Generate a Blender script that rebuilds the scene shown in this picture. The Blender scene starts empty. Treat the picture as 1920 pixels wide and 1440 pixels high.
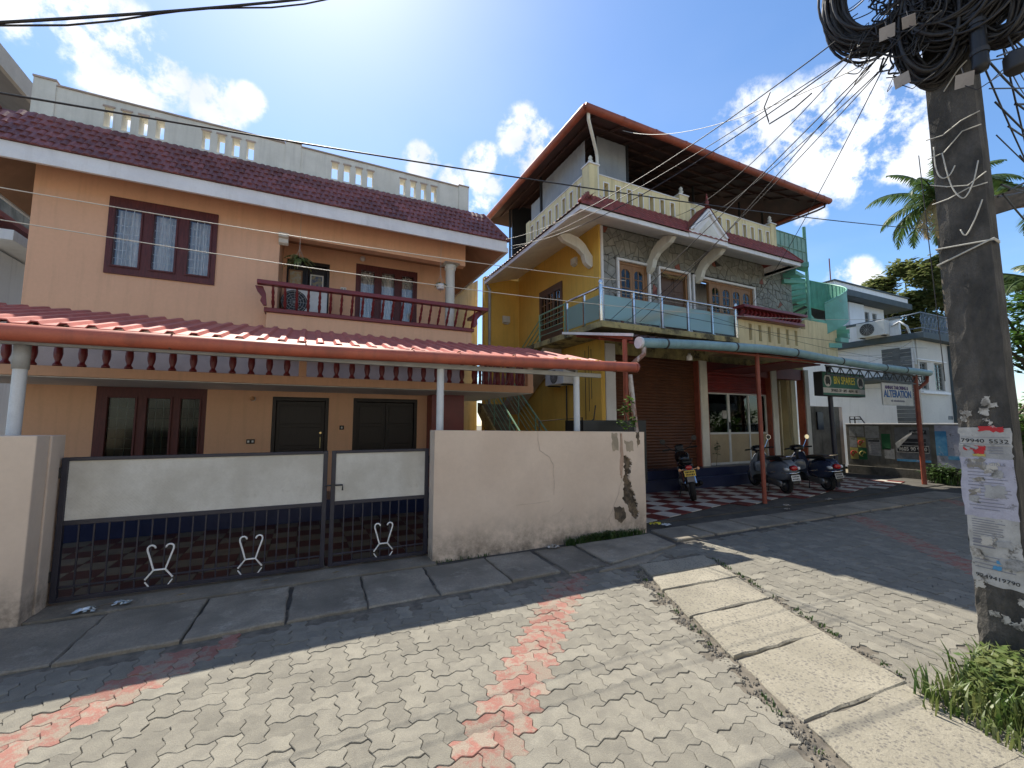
import bpy, math, random
from mathutils import Vector, Matrix
R = math.radians
random.seed(11)
rnd = random.uniform
S = bpy.context.scene
C = S.collection

# ---------------------------------------------------------------- camera, sky, sun, exposure
cam = bpy.data.cameras.new('camera'); camo = bpy.data.objects.new('camera', cam); C.objects.link(camo)
cam.sensor_fit = 'HORIZONTAL'; cam.sensor_width = 36; cam.lens = 799.14 / 1920 * 36
cam.clip_start = 0.05; cam.clip_end = 2000
camo.location = (0, 0, 1.6); camo.rotation_euler = (R(90 + 5.358), 0, R(-25.67))
S.camera = camo
SUN_EL, SUN_AZ = 55.8, -3.5          # azimuth from +Y towards +X
W = bpy.data.worlds.new('World'); S.world = W; W.use_nodes = True
def build_sky():
    nt = W.node_tree; N = nt.nodes; L = nt.links; N.clear()
    out = N.new('ShaderNodeOutputWorld'); bg = N.new('ShaderNodeBackground'); bg.inputs[1].default_value = 0.092
    sky = N.new('ShaderNodeTexSky'); sky.sky_type = 'NISHITA'; sky.sun_disc = False
    sky.sun_elevation = R(SUN_EL); sky.sun_rotation = R(SUN_AZ)
    sky.air_density = 1.0; sky.dust_density = 0.45; sky.ozone_density = 3.2
    tc = N.new('ShaderNodeTexCoord')
    nrm = N.new('ShaderNodeVectorMath'); nrm.operation = 'NORMALIZE'; L.new(tc.outputs['Generated'], nrm.inputs[0])
    total = None
    for az, el, r in [(-19.2,33.6,4.2),(-17.0,33.4,3.2),(-22.5,34.2,2.2),(-17.9,30.3,2.4),(-10.7,32.8,2.4),(-7.6,34.0,1.6),(27.6,35.5,3.1),(29.4,33.6,2.8),(21.9,31.9,2.8),(17.1,30.5,1.7),(21.2,27.4,2.2),(57.2,32.1,3.9),(61.3,29.9,5.0),(65.7,29.9,4.6),(58.1,29.3,3.5),(65.0,26.3,3.6),(69.6,29.7,3.8),(70.9,25.6,3.2),(-26.5,33.3,2.4),(65.1,15.0,2.2),(61.8,22.5,1.5),(13.0,32.4,2.0),(68.3,33.8,1.8),(-60,30,9),(-100,35,12),(110,30,11),(150,25,10),(-150,40,12),(90,55,9),(190,55,10)]:
        d = (math.sin(R(az))*math.cos(R(el)), math.cos(R(az))*math.cos(R(el)), math.sin(R(el)))
        dot = N.new('ShaderNodeVectorMath'); dot.operation = 'DOT_PRODUCT'; dot.inputs[1].default_value = d
        L.new(nrm.outputs[0], dot.inputs[0])
        mr = N.new('ShaderNodeMapRange'); mr.interpolation_type = 'SMOOTHSTEP'
        mr.inputs[1].default_value = math.cos(R(r*1.45)); mr.inputs[2].default_value = math.cos(R(r*0.15))
        L.new(dot.outputs['Value'], mr.inputs[0])
        if total is None: total = mr.outputs[0]
        else:
            ad = N.new('ShaderNodeMath'); ad.operation = 'MAXIMUM'; L.new(total, ad.inputs[0]); L.new(mr.outputs[0], ad.inputs[1]); total = ad.outputs[0]
    sep = N.new('ShaderNodeSeparateXYZ'); L.new(nrm.outputs[0], sep.inputs[0])
    zz = N.new('ShaderNodeMath'); zz.operation = 'MAXIMUM'; zz.inputs[1].default_value = 0.02; L.new(sep.outputs[2], zz.inputs[0])
    dv = N.new('ShaderNodeCombineXYZ')
    for i in range(2):
        q = N.new('ShaderNodeMath'); q.operation = 'DIVIDE'; L.new(sep.outputs[i], q.inputs[0]); L.new(zz.outputs[0], q.inputs[1]); L.new(q.outputs[0], dv.inputs[i])
    n1 = N.new('ShaderNodeTexNoise'); n1.inputs['Scale'].default_value = 15; n1.inputs['Detail'].default_value = 13; n1.inputs['Roughness'].default_value = 0.64; n1.inputs['Distortion'].default_value = 0.12
    L.new(nrm.outputs[0], n1.inputs['Vector'])
    nn = N.new('ShaderNodeMapRange'); nn.inputs[1].default_value = 0.34; nn.inputs[2].default_value = 0.66; nn.inputs[3].default_value = 0.02; nn.inputs[4].default_value = 1.2; L.new(n1.outputs['Fac'], nn.inputs[0])
    sm = N.new('ShaderNodeMath'); sm.operation = 'MULTIPLY'; L.new(total, sm.inputs[0]); L.new(nn.outputs[0], sm.inputs[1])
    cr = N.new('ShaderNodeMapRange'); cr.interpolation_type = 'SMOOTHSTEP'; cr.inputs[1].default_value = 0.16; cr.inputs[2].default_value = 0.72; cr.inputs[4].default_value = 0.95; L.new(sm.outputs[0], cr.inputs[0])
    # thin veil everywhere
    n2 = N.new('ShaderNodeTexNoise'); n2.inputs['Scale'].default_value = 0.9; n2.inputs['Detail'].default_value = 6; L.new(dv.outputs[0], n2.inputs['Vector'])
    v = N.new('ShaderNodeMapRange'); v.inputs[1].default_value = 0.48; v.inputs[2].default_value = 0.85; v.inputs[4].default_value = 0.10; L.new(n2.outputs['Fac'], v.inputs[0])
    mxm = N.new('ShaderNodeMath'); mxm.operation = 'MAXIMUM'; L.new(cr.outputs[0], mxm.inputs[0]); L.new(v.outputs[0], mxm.inputs[1])
    mix = N.new('ShaderNodeMix'); mix.data_type = 'RGBA'; L.new(mxm.outputs[0], mix.inputs[0])
    hs = N.new('ShaderNodeHueSaturation'); hs.inputs['Saturation'].default_value = 1.14; hs.inputs['Value'].default_value = 1.06
    L.new(sky.outputs[0], hs.inputs['Color']); L.new(hs.outputs[0], mix.inputs[6])
    cc = N.new('ShaderNodeMix'); cc.data_type = 'RGBA'; cc.inputs[6].default_value = (4.6, 4.85, 5.3, 1); cc.inputs[7].default_value = (6.6, 6.7, 6.9, 1)
    n3 = N.new('ShaderNodeTexNoise'); n3.inputs['Scale'].default_value = 7; n3.inputs['Detail'].default_value = 6; L.new(nrm.outputs[0], n3.inputs['Vector'])
    m3 = N.new('ShaderNodeMapRange'); m3.inputs[1].default_value = 0.38; m3.inputs[2].default_value = 0.6; L.new(n3.outputs['Fac'], m3.inputs[0]); L.new(m3.outputs[0], cc.inputs[0]); L.new(cc.outputs[2], mix.inputs[7])
    L.new(mix.outputs[2], bg.inputs[0]); L.new(bg.outputs[0], out.inputs[0])
build_sky()
sl = bpy.data.lights.new('sun', 'SUN'); sl.energy = 3.8; sl.angle = R(0.53); sl.color = (1.0, 0.935, 0.81)
so = bpy.data.objects.new('sun', sl); C.objects.link(so)
_sd = Vector((math.sin(R(SUN_AZ))*math.cos(R(SUN_EL)), math.cos(R(SUN_AZ))*math.cos(R(SUN_EL)), math.sin(R(SUN_EL))))
so.rotation_euler = _sd.to_track_quat('Z', 'Y').to_euler()
S.view_settings.view_transform = 'Standard'; S.view_settings.look = 'None'
S.view_settings.exposure = 1.13; S.view_settings.gamma = 1; S.view_settings.use_curve_mapping = False
S.render.engine = 'CYCLES'
S.cycles.use_denoising = True
S.cycles.max_bounces = 10; S.cycles.diffuse_bounces = 5; S.cycles.transparent_max_bounces = 16
S.cycles.sample_clamp_indirect = 8

# ---------------------------------------------------------------- materials
def mat(name, col, rough=0.65, col2=None, scale=3.0, lo=0.4, hi=0.6, metal=0.0, bump=0.0, bscale=60.0, rv=0.0, spec=0.4,
        grime=None, fine=0.12, streak=None, aniso=(1,1,1), wear=None, emit=None, cells=None):
    """procedural surface: two tones by noise, fine grain, per-object brightness, grime climbing from the ground, run-off streaks, worn patches"""
    m = bpy.data.materials.new(name); m.use_nodes = True
    nt = m.node_tree; N = nt.nodes; L = nt.links
    b = N['Principled BSDF']; b.inputs['Roughness'].default_value = rough; b.inputs['Metallic'].default_value = metal
    b.inputs['Specular IOR Level'].default_value = spec
    tc = N.new('ShaderNodeTexCoord'); mp = N.new('ShaderNodeMapping'); mp.inputs['Scale'].default_value = aniso
    L.new(tc.outputs['Object'], mp.inputs[0]); vec = mp.outputs[0]
    if rv:
        oi = N.new('ShaderNodeObjectInfo')
        off = N.new('ShaderNodeVectorMath'); off.operation = 'ADD'
        sc = N.new('ShaderNodeMath'); sc.operation = 'MULTIPLY'; sc.inputs[1].default_value = 37.0; L.new(oi.outputs['Random'], sc.inputs[0])
        L.new(vec, off.inputs[0]); L.new(sc.outputs[0], off.inputs[1]); vec = off.outputs[0]
    def noise(s, d=5, r=0.6, v=None):
        n = N.new('ShaderNodeTexNoise'); n.inputs['Scale'].default_value = s; n.inputs['Detail'].default_value = d; n.inputs['Roughness'].default_value = r
        L.new(v or vec, n.inputs['Vector']); return n.outputs['Fac']
    def mrange(x, a, bb, c=0, d=1):
        q = N.new('ShaderNodeMapRange'); q.inputs[1].default_value = a; q.inputs[2].default_value = bb; q.inputs[3].default_value = c; q.inputs[4].default_value = d
        L.new(x, q.inputs[0]); return q.outputs[0]
    def mixc(f, a, bcol):
        q = N.new('ShaderNodeMix'); q.data_type = 'RGBA'
        if isinstance(f, float): q.inputs[0].default_value = f
        else: L.new(f, q.inputs[0])
        for i, c in ((6, a), (7, bcol)):
            if isinstance(c, tuple): q.inputs[i].default_value = (*c, 1)
            else: L.new(c, q.inputs[i])
        return q.outputs[2]
    def math2(op, a, bb):
        q = N.new('ShaderNodeMath'); q.operation = op
        for i, c in ((0, a), (1, bb)):
            if isinstance(c, (int, float)): q.inputs[i].default_value = c
            else: L.new(c, q.inputs[i])
        return q.outputs[0]
    color = mixc(mrange(noise(scale), lo, hi), tuple(col), tuple(col2 or [c*0.86 for c in col]))
    if cells:
        vo = N.new('ShaderNodeTexVoronoi'); vo.inputs['Scale'].default_value = cells[0]; L.new(vec, vo.inputs['Vector'])
        color = mixc(math2('MULTIPLY', math2('MULTIPLY', mrange(vo.outputs['Distance'], 0.44, 0.30), mrange(noise(cells[0]*0.35, 2), 0.40, 0.52)), cells[2]), color, tuple(cells[1]))
    if wear:   # (colour, scale, lo, hi)
        color = mixc(mrange(noise(wear[1], 8, 0.7), wear[2], wear[3]), color, tuple(wear[0]))
    if streak:  # (colour, amount)
        mp2 = N.new('ShaderNodeMapping'); mp2.inputs['Scale'].default_value = (7, 7, 0.5); L.new(tc.outputs['Object'], mp2.inputs[0])
        color = mixc(math2('MULTIPLY', mrange(noise(1.3, 5, 0.65, mp2.outputs[0]), 0.5, 0.72), streak[1]), color, tuple(streak[0]))
    if grime:  # (colour, height, amount)
        sx = N.new('ShaderNodeSeparateXYZ'); L.new(tc.outputs['Object'], sx.inputs[0])
        g = mrange(sx.outputs[2], grime[1], -0.02)
        g = math2('MULTIPLY', math2('POWER', g, 1.4), mrange(noise(5.5, 7, 0.72), 0.36, 0.62)); g = math2('MULTIPLY', g, grime[2])
        color = mixc(g, color, tuple(grime[0]))
    if fine:
        color = mixc(mrange(noise(scale*22, 3), 0.3, 0.7, 0, fine*2), color, tuple(c*0.55 for c in col))
    if rv:
        hv = N.new('ShaderNodeHueSaturation'); L.new(color, hv.inputs['Color'])
        L.new(mrange(oi.outputs['Random'], 0, 1, 1-rv, 1+rv), hv.inputs['Value']); color = hv.outputs[0]
    L.new(color, b.inputs['Base Color'])
    if bump:
        bp = N.new('ShaderNodeBump'); bp.inputs['Strength'].default_value = bump; bp.inputs['Distance'].default_value = 0.01
        L.new(noise(bscale, 6, 0.65), bp.inputs['Height']); L.new(bp.outputs[0], b.inputs['Normal'])
    if emit:
        b.inputs['Emission Color'].default_value = (*emit[0], 1); b.inputs['Emission Strength'].default_value = emit[1]
    return m
def glass(name, tint=(1,1,1), base=0.06, rough=0.02, trans=1.0, frost=None):
    m = bpy.data.materials.new(name); m.use_nodes = True; nt = m.node_tree; N = nt.nodes; L = nt.links; N.clear()
    out = N.new('ShaderNodeOutputMaterial'); tr = N.new('ShaderNodeBsdfTransparent'); tr.inputs[0].default_value = (*[c*trans for c in tint], 1)
    gl = N.new('ShaderNodeBsdfGlossy'); gl.inputs['Roughness'].default_value = rough; gl.inputs[0].default_value = (0.9, 0.95, 0.95, 1)
    fr = N.new('ShaderNodeFresnel'); fr.inputs[0].default_value = 1.5
    ad = N.new('ShaderNodeMath'); ad.operation = 'ADD'; ad.use_clamp = True; ad.inputs[1].default_value = base; L.new(fr.outputs[0], ad.inputs[0])
    first = tr.outputs[0]
    if frost:
        df = N.new('ShaderNodeBsdfDiffuse'); df.inputs[0].default_value = (*frost[0], 1)
        tl = N.new('ShaderNodeBsdfTranslucent'); tl.inputs[0].default_value = (*frost[0], 1)
        a = N.new('ShaderNodeMixShader'); a.inputs[0].default_value = 0.5; L.new(df.outputs[0], a.inputs[1]); L.new(tl.outputs[0], a.inputs[2])
        q = N.new('ShaderNodeMixShader'); q.inputs[0].default_value = frost[1]; L.new(tr.outputs[0], q.inputs[1]); L.new(a.outputs[0], q.inputs[2]); first = q.outputs[0]
    mx = N.new('ShaderNodeMixShader'); L.new(ad.outputs[0], mx.inputs[0]); L.new(first, mx.inputs[1]); L.new(gl.outputs[0], mx.inputs[2]); L.new(mx.outputs[0], out.inputs[0])
    return m
def leafmat(name, col, col2, tl=0.35):
    m = bpy.data.materials.new(name); m.use_nodes = True; nt = m.node_tree; N = nt.nodes; L = nt.links
    b = N['Principled BSDF']; b.inputs['Roughness'].default_value = 0.45; out = N['Material Output']
    tc = N.new('ShaderNodeTexCoord'); n = N.new('ShaderNodeTexNoise'); n.inputs['Scale'].default_value = 9; n.inputs['Detail'].default_value = 4; L.new(tc.outputs['Object'], n.inputs['Vector'])
    mr = N.new('ShaderNodeMapRange'); mr.inputs[1].default_value = 0.35; mr.inputs[2].default_value = 0.65; L.new(n.outputs['Fac'], mr.inputs[0])
    mx = N.new('ShaderNodeMix'); mx.data_type = 'RGBA'; mx.inputs[6].default_value = (*col, 1); mx.inputs[7].default_value = (*col2, 1); L.new(mr.outputs[0], mx.inputs[0])
    L.new(mx.outputs[2], b.inputs['Base Color'])
    t = N.new('ShaderNodeBsdfTranslucent'); L.new(mx.outputs[2], t.inputs[0])
    q = N.new('ShaderNodeMixShader'); q.inputs[0].default_value = tl; L.new(b.outputs[0], q.inputs[1]); L.new(t.outputs[0], q.inputs[2]); L.new(q.outputs[0], out.inputs[0])
    return m
DIRT = (0.06, 0.05, 0.04)
m_orange = mat('orange_paint', (0.77, 0.455, 0.285), 0.8, (0.72, 0.42, 0.26), 0.9, lo=0.3, hi=0.7, bump=0.16, bscale=90, fine=0.06, streak=((0.56,0.33,0.21), 0.40))
m_cream = mat('cream_paint', (0.70, 0.67, 0.585), 0.8, (0.60, 0.575, 0.50), 1.6, bump=0.12, bscale=90, streak=((0.3,0.28,0.24), 0.3), fine=0.06)
m_palewall = mat('pale_grey_paint', (0.50, 0.405, 0.345), 0.8, bump=0.1)
m_white = mat('white_paint', (0.78, 0.76, 0.74), 0.7, (0.70, 0.68, 0.67), 2.0, bump=0.08, fine=0.05, streak=((0.45,0.42,0.38), 0.25))
m_soffit = mat('brown_soffit_paint', (0.46, 0.27, 0.17), 0.85, bump=0.1, bscale=90)
m_rosetile = mat('maroon_roof_tile', (0.215, 0.075, 0.07), 0.5, (0.165, 0.06, 0.058), 8, rv=0.3, bump=0.15, bscale=70, fine=0.15)
m_maroon = mat('maroon_gloss_paint', (0.20, 0.026, 0.030), 0.35, (0.16, 0.02, 0.024), 3, spec=0.5)
m_wood = mat('dark_red_wood', (0.12, 0.026, 0.024), 0.5, (0.08, 0.018, 0.018), 6, aniso=(8, 8, 1), bump=0.1, bscale=30)
m_darkwood = mat('near_black_wood', (0.018, 0.012, 0.011), 0.45, (0.012, 0.008, 0.008), 6, aniso=(8, 8, 1))
m_grille = mat('white_grille_metal', (0.6, 0.6, 0.58), 0.5)
m_darkgrille = mat('dark_grille_metal', (0.05, 0.06, 0.06), 0.5)
m_curtain = mat('white_lace_curtain', (0.80, 0.77, 0.74), 0.9, (0.52, 0.50, 0.48), 5, aniso=(9, 9, 1.2), lo=0.35, hi=0.65)
m_glass = glass('window_glass', base=0.01)
m_darkglass = glass('shop_glass', (0.75, 0.8, 0.78), base=0.01)
m_teal = glass('teal_frosted_glass', (0.62, 0.85, 0.82), base=0.03, rough=0.08, frost=((0.46, 0.66, 0.61), 0.82))
m_canopy = mat('red_sheet_roofing', (0.52, 0.14, 0.11), 0.5, (0.41, 0.11, 0.09), 2.5, bump=0.05, streak=((0.62,0.30,0.24), 0.35), fine=0.08)
m_gutter = mat('orange_red_gutter', (0.45, 0.115, 0.065), 0.45, (0.36, 0.09, 0.055), 3, streak=((0.18,0.07,0.05), 0.5))
m_bracket = mat('brown_gutter_bracket', (0.22, 0.10, 0.06), 0.6)
m_greysteel = mat('grey_painted_steel', (0.42, 0.42, 0.41), 0.5, (0.34, 0.34, 0.33), 4)
m_post = mat('white_painted_pipe', (0.68, 0.70, 0.72), 0.45, (0.60, 0.62, 0.63), 4, streak=((0.4,0.36,0.3), 0.3))
m_wall = mat('beige_boundary_paint', (0.67, 0.545, 0.435), 0.85, (0.60, 0.48, 0.38), 1.1, bump=0.14, bscale=60, grime=((0.10,0.085,0.065), 0.55, 0.95), fine=0.05)
m_wallcore = mat('broken_plaster_core', (0.07, 0.055, 0.042), 0.95, (0.20, 0.15, 0.10), 9, bump=0.6, bscale=25)
m_wallstain = mat('bare_plaster_patch', (0.42, 0.34, 0.25), 0.9, (0.30, 0.25, 0.18), 6, bump=0.3, bscale=40)
m_gateframe = mat('blue_black_gate_paint', (0.022, 0.022, 0.035), 0.42, (0.03, 0.03, 0.045), 6, fine=0.2)
m_gatepanel = mat('white_gate_sheet', (0.62, 0.61, 0.57), 0.55, (0.50, 0.485, 0.44), 2.2, wear=((0.30,0.27,0.23), 3.2, 0.60, 0.80), fine=0.1)
m_whitegloss = mat('white_gloss_metal', (0.80, 0.80, 0.78), 0.35)
m_navy = mat('navy_plinth_tile', (0.018, 0.025, 0.065), 0.3, (0.026, 0.034, 0.08), 4, spec=0.5)
m_redtile = mat('red_floor_tile', (0.17, 0.035, 0.03), 0.5, (0.13, 0.03, 0.027), 8, rv=0.15, fine=0.2)
m_whitetile = mat('white_floor_tile', (0.58, 0.55, 0.49), 0.5, (0.48, 0.45, 0.40), 5, rv=0.12, fine=0.2)
m_paver = mat('grey_paver', (0.255, 0.237, 0.193), 0.85, (0.197, 0.183, 0.152), 9, rv=0.14, bump=0.7, bscale=130, fine=0.32, wear=((0.30,0.278,0.22), 6, 0.6, 0.75))
m_redpaver = mat('red_paver', (0.335, 0.155, 0.122), 0.85, (0.285, 0.13, 0.103), 8, rv=0.16, bump=0.7, bscale=130, fine=0.28, wear=((0.29,0.255,0.20), 9, 0.45, 0.53))
m_joint = mat('sandy_joint', (0.17, 0.148, 0.118), 0.95, (0.10, 0.088, 0.07), 12, bump=0.4, bscale=70)
m_slab = mat('grey_concrete_slab', (0.30, 0.265, 0.21), 0.9, (0.145, 0.13, 0.105), 2.2, lo=0.36, hi=0.64, rv=0.16, bump=0.9, bscale=55, fine=0.35, wear=((0.36,0.33,0.27), 3.1, 0.55, 0.68))
m_exposed = mat('exposed_pebble_concrete', (0.335, 0.305, 0.24), 0.9, (0.25, 0.228, 0.178), 2.4, lo=0.36, hi=0.64, rv=0.08, bump=0.9, bscale=75, fine=0.25, cells=(44, (0.125, 0.115, 0.105), 0.85))
m_apron = mat('dark_apron_concrete', (0.10, 0.092, 0.08), 0.95, (0.06, 0.056, 0.05), 2.5, bump=0.5, bscale=40, fine=0.3)
m_earth = mat('earth', (0.20, 0.165, 0.115), 0.95, (0.13, 0.12, 0.075), 1.2, bump=0.6, bscale=20)
m_yellow = mat('yellow_ochre_paint', (0.75, 0.47, 0.10), 0.8, (0.67, 0.415, 0.085), 1.0, bump=0.1, streak=((0.28,0.2,0.07), 0.25), grime=((0.12,0.10,0.06), 1.2, 0.5), fine=0.05)
m_paleyellow = mat('pale_yellow_paint', (0.74, 0.63, 0.36), 0.8, (0.66, 0.55, 0.31), 1.5, bump=0.1, streak=((0.22,0.18,0.10), 0.55), fine=0.06)
m_mould = mat('mouldy_yellow_concrete', (0.46, 0.38, 0.17), 0.9, (0.22, 0.19, 0.10), 2.2, lo=0.42, hi=0.58, bump=0.3, wear=((0.03,0.028,0.022), 2.6, 0.52, 0.62), fine=0.2)
m_creamrear = mat('cream_rear_wall_paint', (0.62, 0.55, 0.36), 0.8, (0.54, 0.48, 0.32), 1.4, streak=((0.22,0.19,0.12), 0.5))
m_stone = mat('pale_granite_slab', (0.29, 0.28, 0.245), 0.6, (0.23, 0.222, 0.195), 7, rv=0.13, bump=0.15, bscale=60, fine=0.2)
m_redstone = mat('red_stone_slab', (0.24, 0.075, 0.05), 0.55, rv=0.2)
m_blackstone = mat('black_stone_slab', (0.035, 0.033, 0.03), 0.5, rv=0.2)
m_mortar = mat('dark_mortar', (0.075, 0.07, 0.06), 0.95, bump=0.3)
m_smalltile = mat('red_eave_tile', (0.30, 0.065, 0.052), 0.6, (0.20, 0.05, 0.042), 7, wear=((0.10,0.05,0.04), 5, 0.58, 0.72), bump=0.2, fine=0.2)
m_shutter = mat('brown_rolling_shutter', (0.115, 0.042, 0.019), 0.5, (0.09, 0.033, 0.016), 3, streak=((0.06,0.03,0.018), 0.5))
m_redshutter = mat('red_rolling_shutter', (0.19, 0.022, 0.020), 0.5, (0.15, 0.018, 0.017), 3)
m_redsteel = mat('red_oxide_steel', (0.30, 0.075, 0.042), 0.55, (0.22, 0.055, 0.034), 5, wear=((0.16,0.07,0.04), 9, 0.6, 0.72))
m_rust = mat('rusty_white_pipe', (0.55, 0.50, 0.46), 0.6, (0.22, 0.09, 0.05), 6, lo=0.44, hi=0.56, aniso=(1,1,0.35))
m_bluegutter = mat('blue_grey_gutter_pipe', (0.22, 0.36, 0.39), 0.45, (0.17, 0.29, 0.32), 3, streak=((0.10,0.14,0.12), 0.5), wear=((0.26,0.33,0.2), 4, 0.66, 0.75))
m_bluesheet = mat('blue_tarpaulin', (0.05, 0.13, 0.22), 0.5, (0.08, 0.18, 0.27), 4)
m_roofunder = mat('dark_rust_sheet', (0.085, 0.042, 0.034), 0.7, (0.06, 0.033, 0.028), 3)
m_roofedge = mat('red_oxide_roof_gutter', (0.34, 0.085, 0.045), 0.55, (0.25, 0.065, 0.038), 4, streak=((0.13,0.05,0.035), 0.5))
m_greypanel = mat('grey_corrugated_panel', (0.30, 0.32, 0.35), 0.6, (0.25, 0.27, 0.30), 2)
m_dark = mat('dark_steel', (0.03, 0.03, 0.032), 0.5)
m_teak = mat('teak_wood', (0.33, 0.17, 0.075), 0.5, (0.25, 0.125, 0.055), 5, aniso=(8, 8, 1))
m_brownwood = mat('brown_wood', (0.13, 0.07, 0.04), 0.5, (0.10, 0.05, 0.03), 5, aniso=(8, 8, 1))
m_steel = mat('stainless_steel', (0.72, 0.73, 0.74), 0.22, metal=1.0)
m_green = mat('sea_green_paint', (0.19, 0.46, 0.37), 0.5, (0.15, 0.38, 0.30), 3, wear=((0.26,0.34,0.28), 6, 0.58, 0.75), fine=0.1)
m_palegreen = mat('weathered_green_sheet', (0.24, 0.40, 0.33), 0.6, (0.19, 0.33, 0.27), 2.5, streak=((0.33,0.36,0.28), 0.6), fine=0.1)
m_railgreen = mat('green_rail_paint', (0.22, 0.40, 0.27), 0.45, (0.16, 0.30, 0.2), 4)
m_concrete = mat('weathered_concrete', (0.23, 0.21, 0.175), 0.95, (0.13, 0.12, 0.10), 2.2, bump=0.4, bscale=40, grime=((0.035,0.034,0.028), 0.9, 0.9), streak=((0.05,0.048,0.04), 0.6), fine=0.2)
m_step = mat('dirty_step_concrete', (0.24, 0.20, 0.13), 0.95, (0.14, 0.12, 0.085), 3, bump=0.3)
m_whouse = mat('white_house_paint', (0.84, 0.85, 0.86), 0.75, (0.78, 0.79, 0.81), 0.9, streak=((0.38,0.38,0.38), 0.22), fine=0.04)
m_slate = mat('slate_blue_band', (0.085, 0.11, 0.125), 0.7, (0.065, 0.088, 0.10), 3)
m_greytile = mat('grey_wall_tile', (0.16, 0.175, 0.185), 0.5, (0.12, 0.13, 0.14), 3, rv=0.15)
m_windark = mat('grey_window_frame', (0.20, 0.20, 0.19), 0.5)
m_ac = mat('ac_casing', (0.70, 0.70, 0.67), 0.5, (0.62, 0.62, 0.59), 4)
m_black = mat('black_plastic', (0.014, 0.014, 0.015), 0.4)
m_rubber = mat('tyre_rubber', (0.016, 0.016, 0.016), 0.8)
m_gloss = mat('black_vehicle_paint', (0.012, 0.013, 0.016), 0.16, spec=0.6, fine=0)
m_silver = mat('grey_vehicle_paint', (0.16, 0.18, 0.21), 0.2, spec=0.6, fine=0)
m_bluepaint = mat('dark_blue_vehicle_paint', (0.03, 0.04, 0.075), 0.2, spec=0.6, fine=0)
m_chrome = mat('chrome', (0.85, 0.85, 0.86), 0.08, metal=1.0, fine=0)
m_alu = mat('engine_alloy', (0.22, 0.22, 0.22), 0.45, metal=0.8)
m_redlens = mat('red_lamp_lens', (0.45, 0.012, 0.012), 0.12, spec=0.6, fine=0)
m_amber = mat('amber_lamp_lens', (0.75, 0.40, 0.20), 0.15, fine=0)
m_whitelens = mat('clear_lamp_lens', (0.7, 0.72, 0.72), 0.1, fine=0)
m_mirror = mat('mirror_glass', (0.95, 0.95, 0.95), 0.02, metal=1.0, fine=0)
m_yplate = mat('yellow_number_plate', (0.70, 0.47, 0.06), 0.5, fine=0.05)
m_wplate = mat('white_number_plate', (0.68, 0.68, 0.66), 0.5, fine=0.05)
m_ink = mat('black_ink', (0.02, 0.02, 0.022), 0.7, fine=0)
m_greyink = mat('faded_grey_ink', (0.22, 0.22, 0.25), 0.8, fine=0)
m_paper = mat('white_poster_paper', (0.50, 0.485, 0.46), 0.85, (0.36, 0.35, 0.325), 7, wear=((0.12,0.11,0.095), 9, 0.56, 0.63), bump=0.5, bscale=25, fine=0.15)
m_lilac = mat('lilac_poster_paper', (0.46, 0.45, 0.52), 0.85, (0.36, 0.35, 0.41), 6, wear=((0.13,0.12,0.11), 9, 0.58, 0.65), bump=0.5, bscale=25, fine=0.15)
m_oldpaper = mat('faded_poster_paper', (0.40, 0.395, 0.385), 0.85, (0.29, 0.285, 0.28), 7, wear=((0.10,0.095,0.08), 5, 0.55, 0.65), fine=0.2)
m_greypaper = mat('grey_poster_print', (0.22, 0.22, 0.225), 0.85, (0.15, 0.15, 0.155), 6, wear=((0.3,0.3,0.3), 5, 0.6, 0.66), fine=0.2)
m_darkprint = mat('black_poster_print', (0.025, 0.025, 0.028), 0.8, (0.04, 0.04, 0.045), 5, wear=((0.3,0.3,0.3), 4, 0.64, 0.68))
m_blueprint = mat('blue_poster_print', (0.05, 0.22, 0.42), 0.8, (0.12, 0.32, 0.5), 5, wear=((0.5,0.5,0.55), 4, 0.58, 0.64))
m_redprint = mat('red_poster_print', (0.50, 0.03, 0.035), 0.8, (0.42, 0.03, 0.035), 6, wear=((0.5,0.48,0.46), 8, 0.62, 0.68))
m_yellowprint = mat('yellow_poster_print', (0.48, 0.40, 0.12), 0.8)
m_greenprint = mat('green_poster_print', (0.03, 0.14, 0.055), 0.8)
m_signgreen = mat('green_sign_face', (0.03, 0.15, 0.095), 0.5, (0.025, 0.12, 0.08), 3)
m_signside = mat('dark_grey_sign_side', (0.04, 0.042, 0.045), 0.6)
m_signyellow = mat('yellow_sign_letter', (0.78, 0.64, 0.08), 0.5, fine=0)
m_signwhite = mat('white_sign_face', (0.62, 0.60, 0.57), 0.6, (0.52, 0.50, 0.46), 4)
m_signblue = mat('blue_sign_letter', (0.02, 0.10, 0.30), 0.6, fine=0.1)
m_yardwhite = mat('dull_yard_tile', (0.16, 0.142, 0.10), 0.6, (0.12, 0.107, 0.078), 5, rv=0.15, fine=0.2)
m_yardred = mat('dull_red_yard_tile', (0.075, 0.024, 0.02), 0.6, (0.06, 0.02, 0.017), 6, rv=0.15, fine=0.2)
m_dullglass = glass('dull_window_glass', (0.7,0.75,0.7), base=-0.02, rough=0.12)
m_pole = mat('pole_concrete', (0.115, 0.105, 0.092), 0.95, (0.042, 0.040, 0.036), 7, bump=1.0, bscale=55, wear=((0.15,0.138,0.12), 4.5, 0.60, 0.76), fine=0.35, aniso=(1,1,0.6), streak=((0.03,0.03,0.028), 0.6))
m_flake = mat('torn_paper_residue', (0.50, 0.47, 0.42), 0.9, (0.2, 0.18, 0.15), 14, lo=0.45, hi=0.55, bump=0.6, bscale=30)
m_cable = mat('black_cable', (0.028, 0.026, 0.026), 0.5, (0.018,0.017,0.018), 40)
m_cablegrey = mat('pale_cable', (0.50, 0.48, 0.42), 0.5)
m_tag = mat('grey_cable_tag', (0.36, 0.33, 0.31), 0.7)
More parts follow.
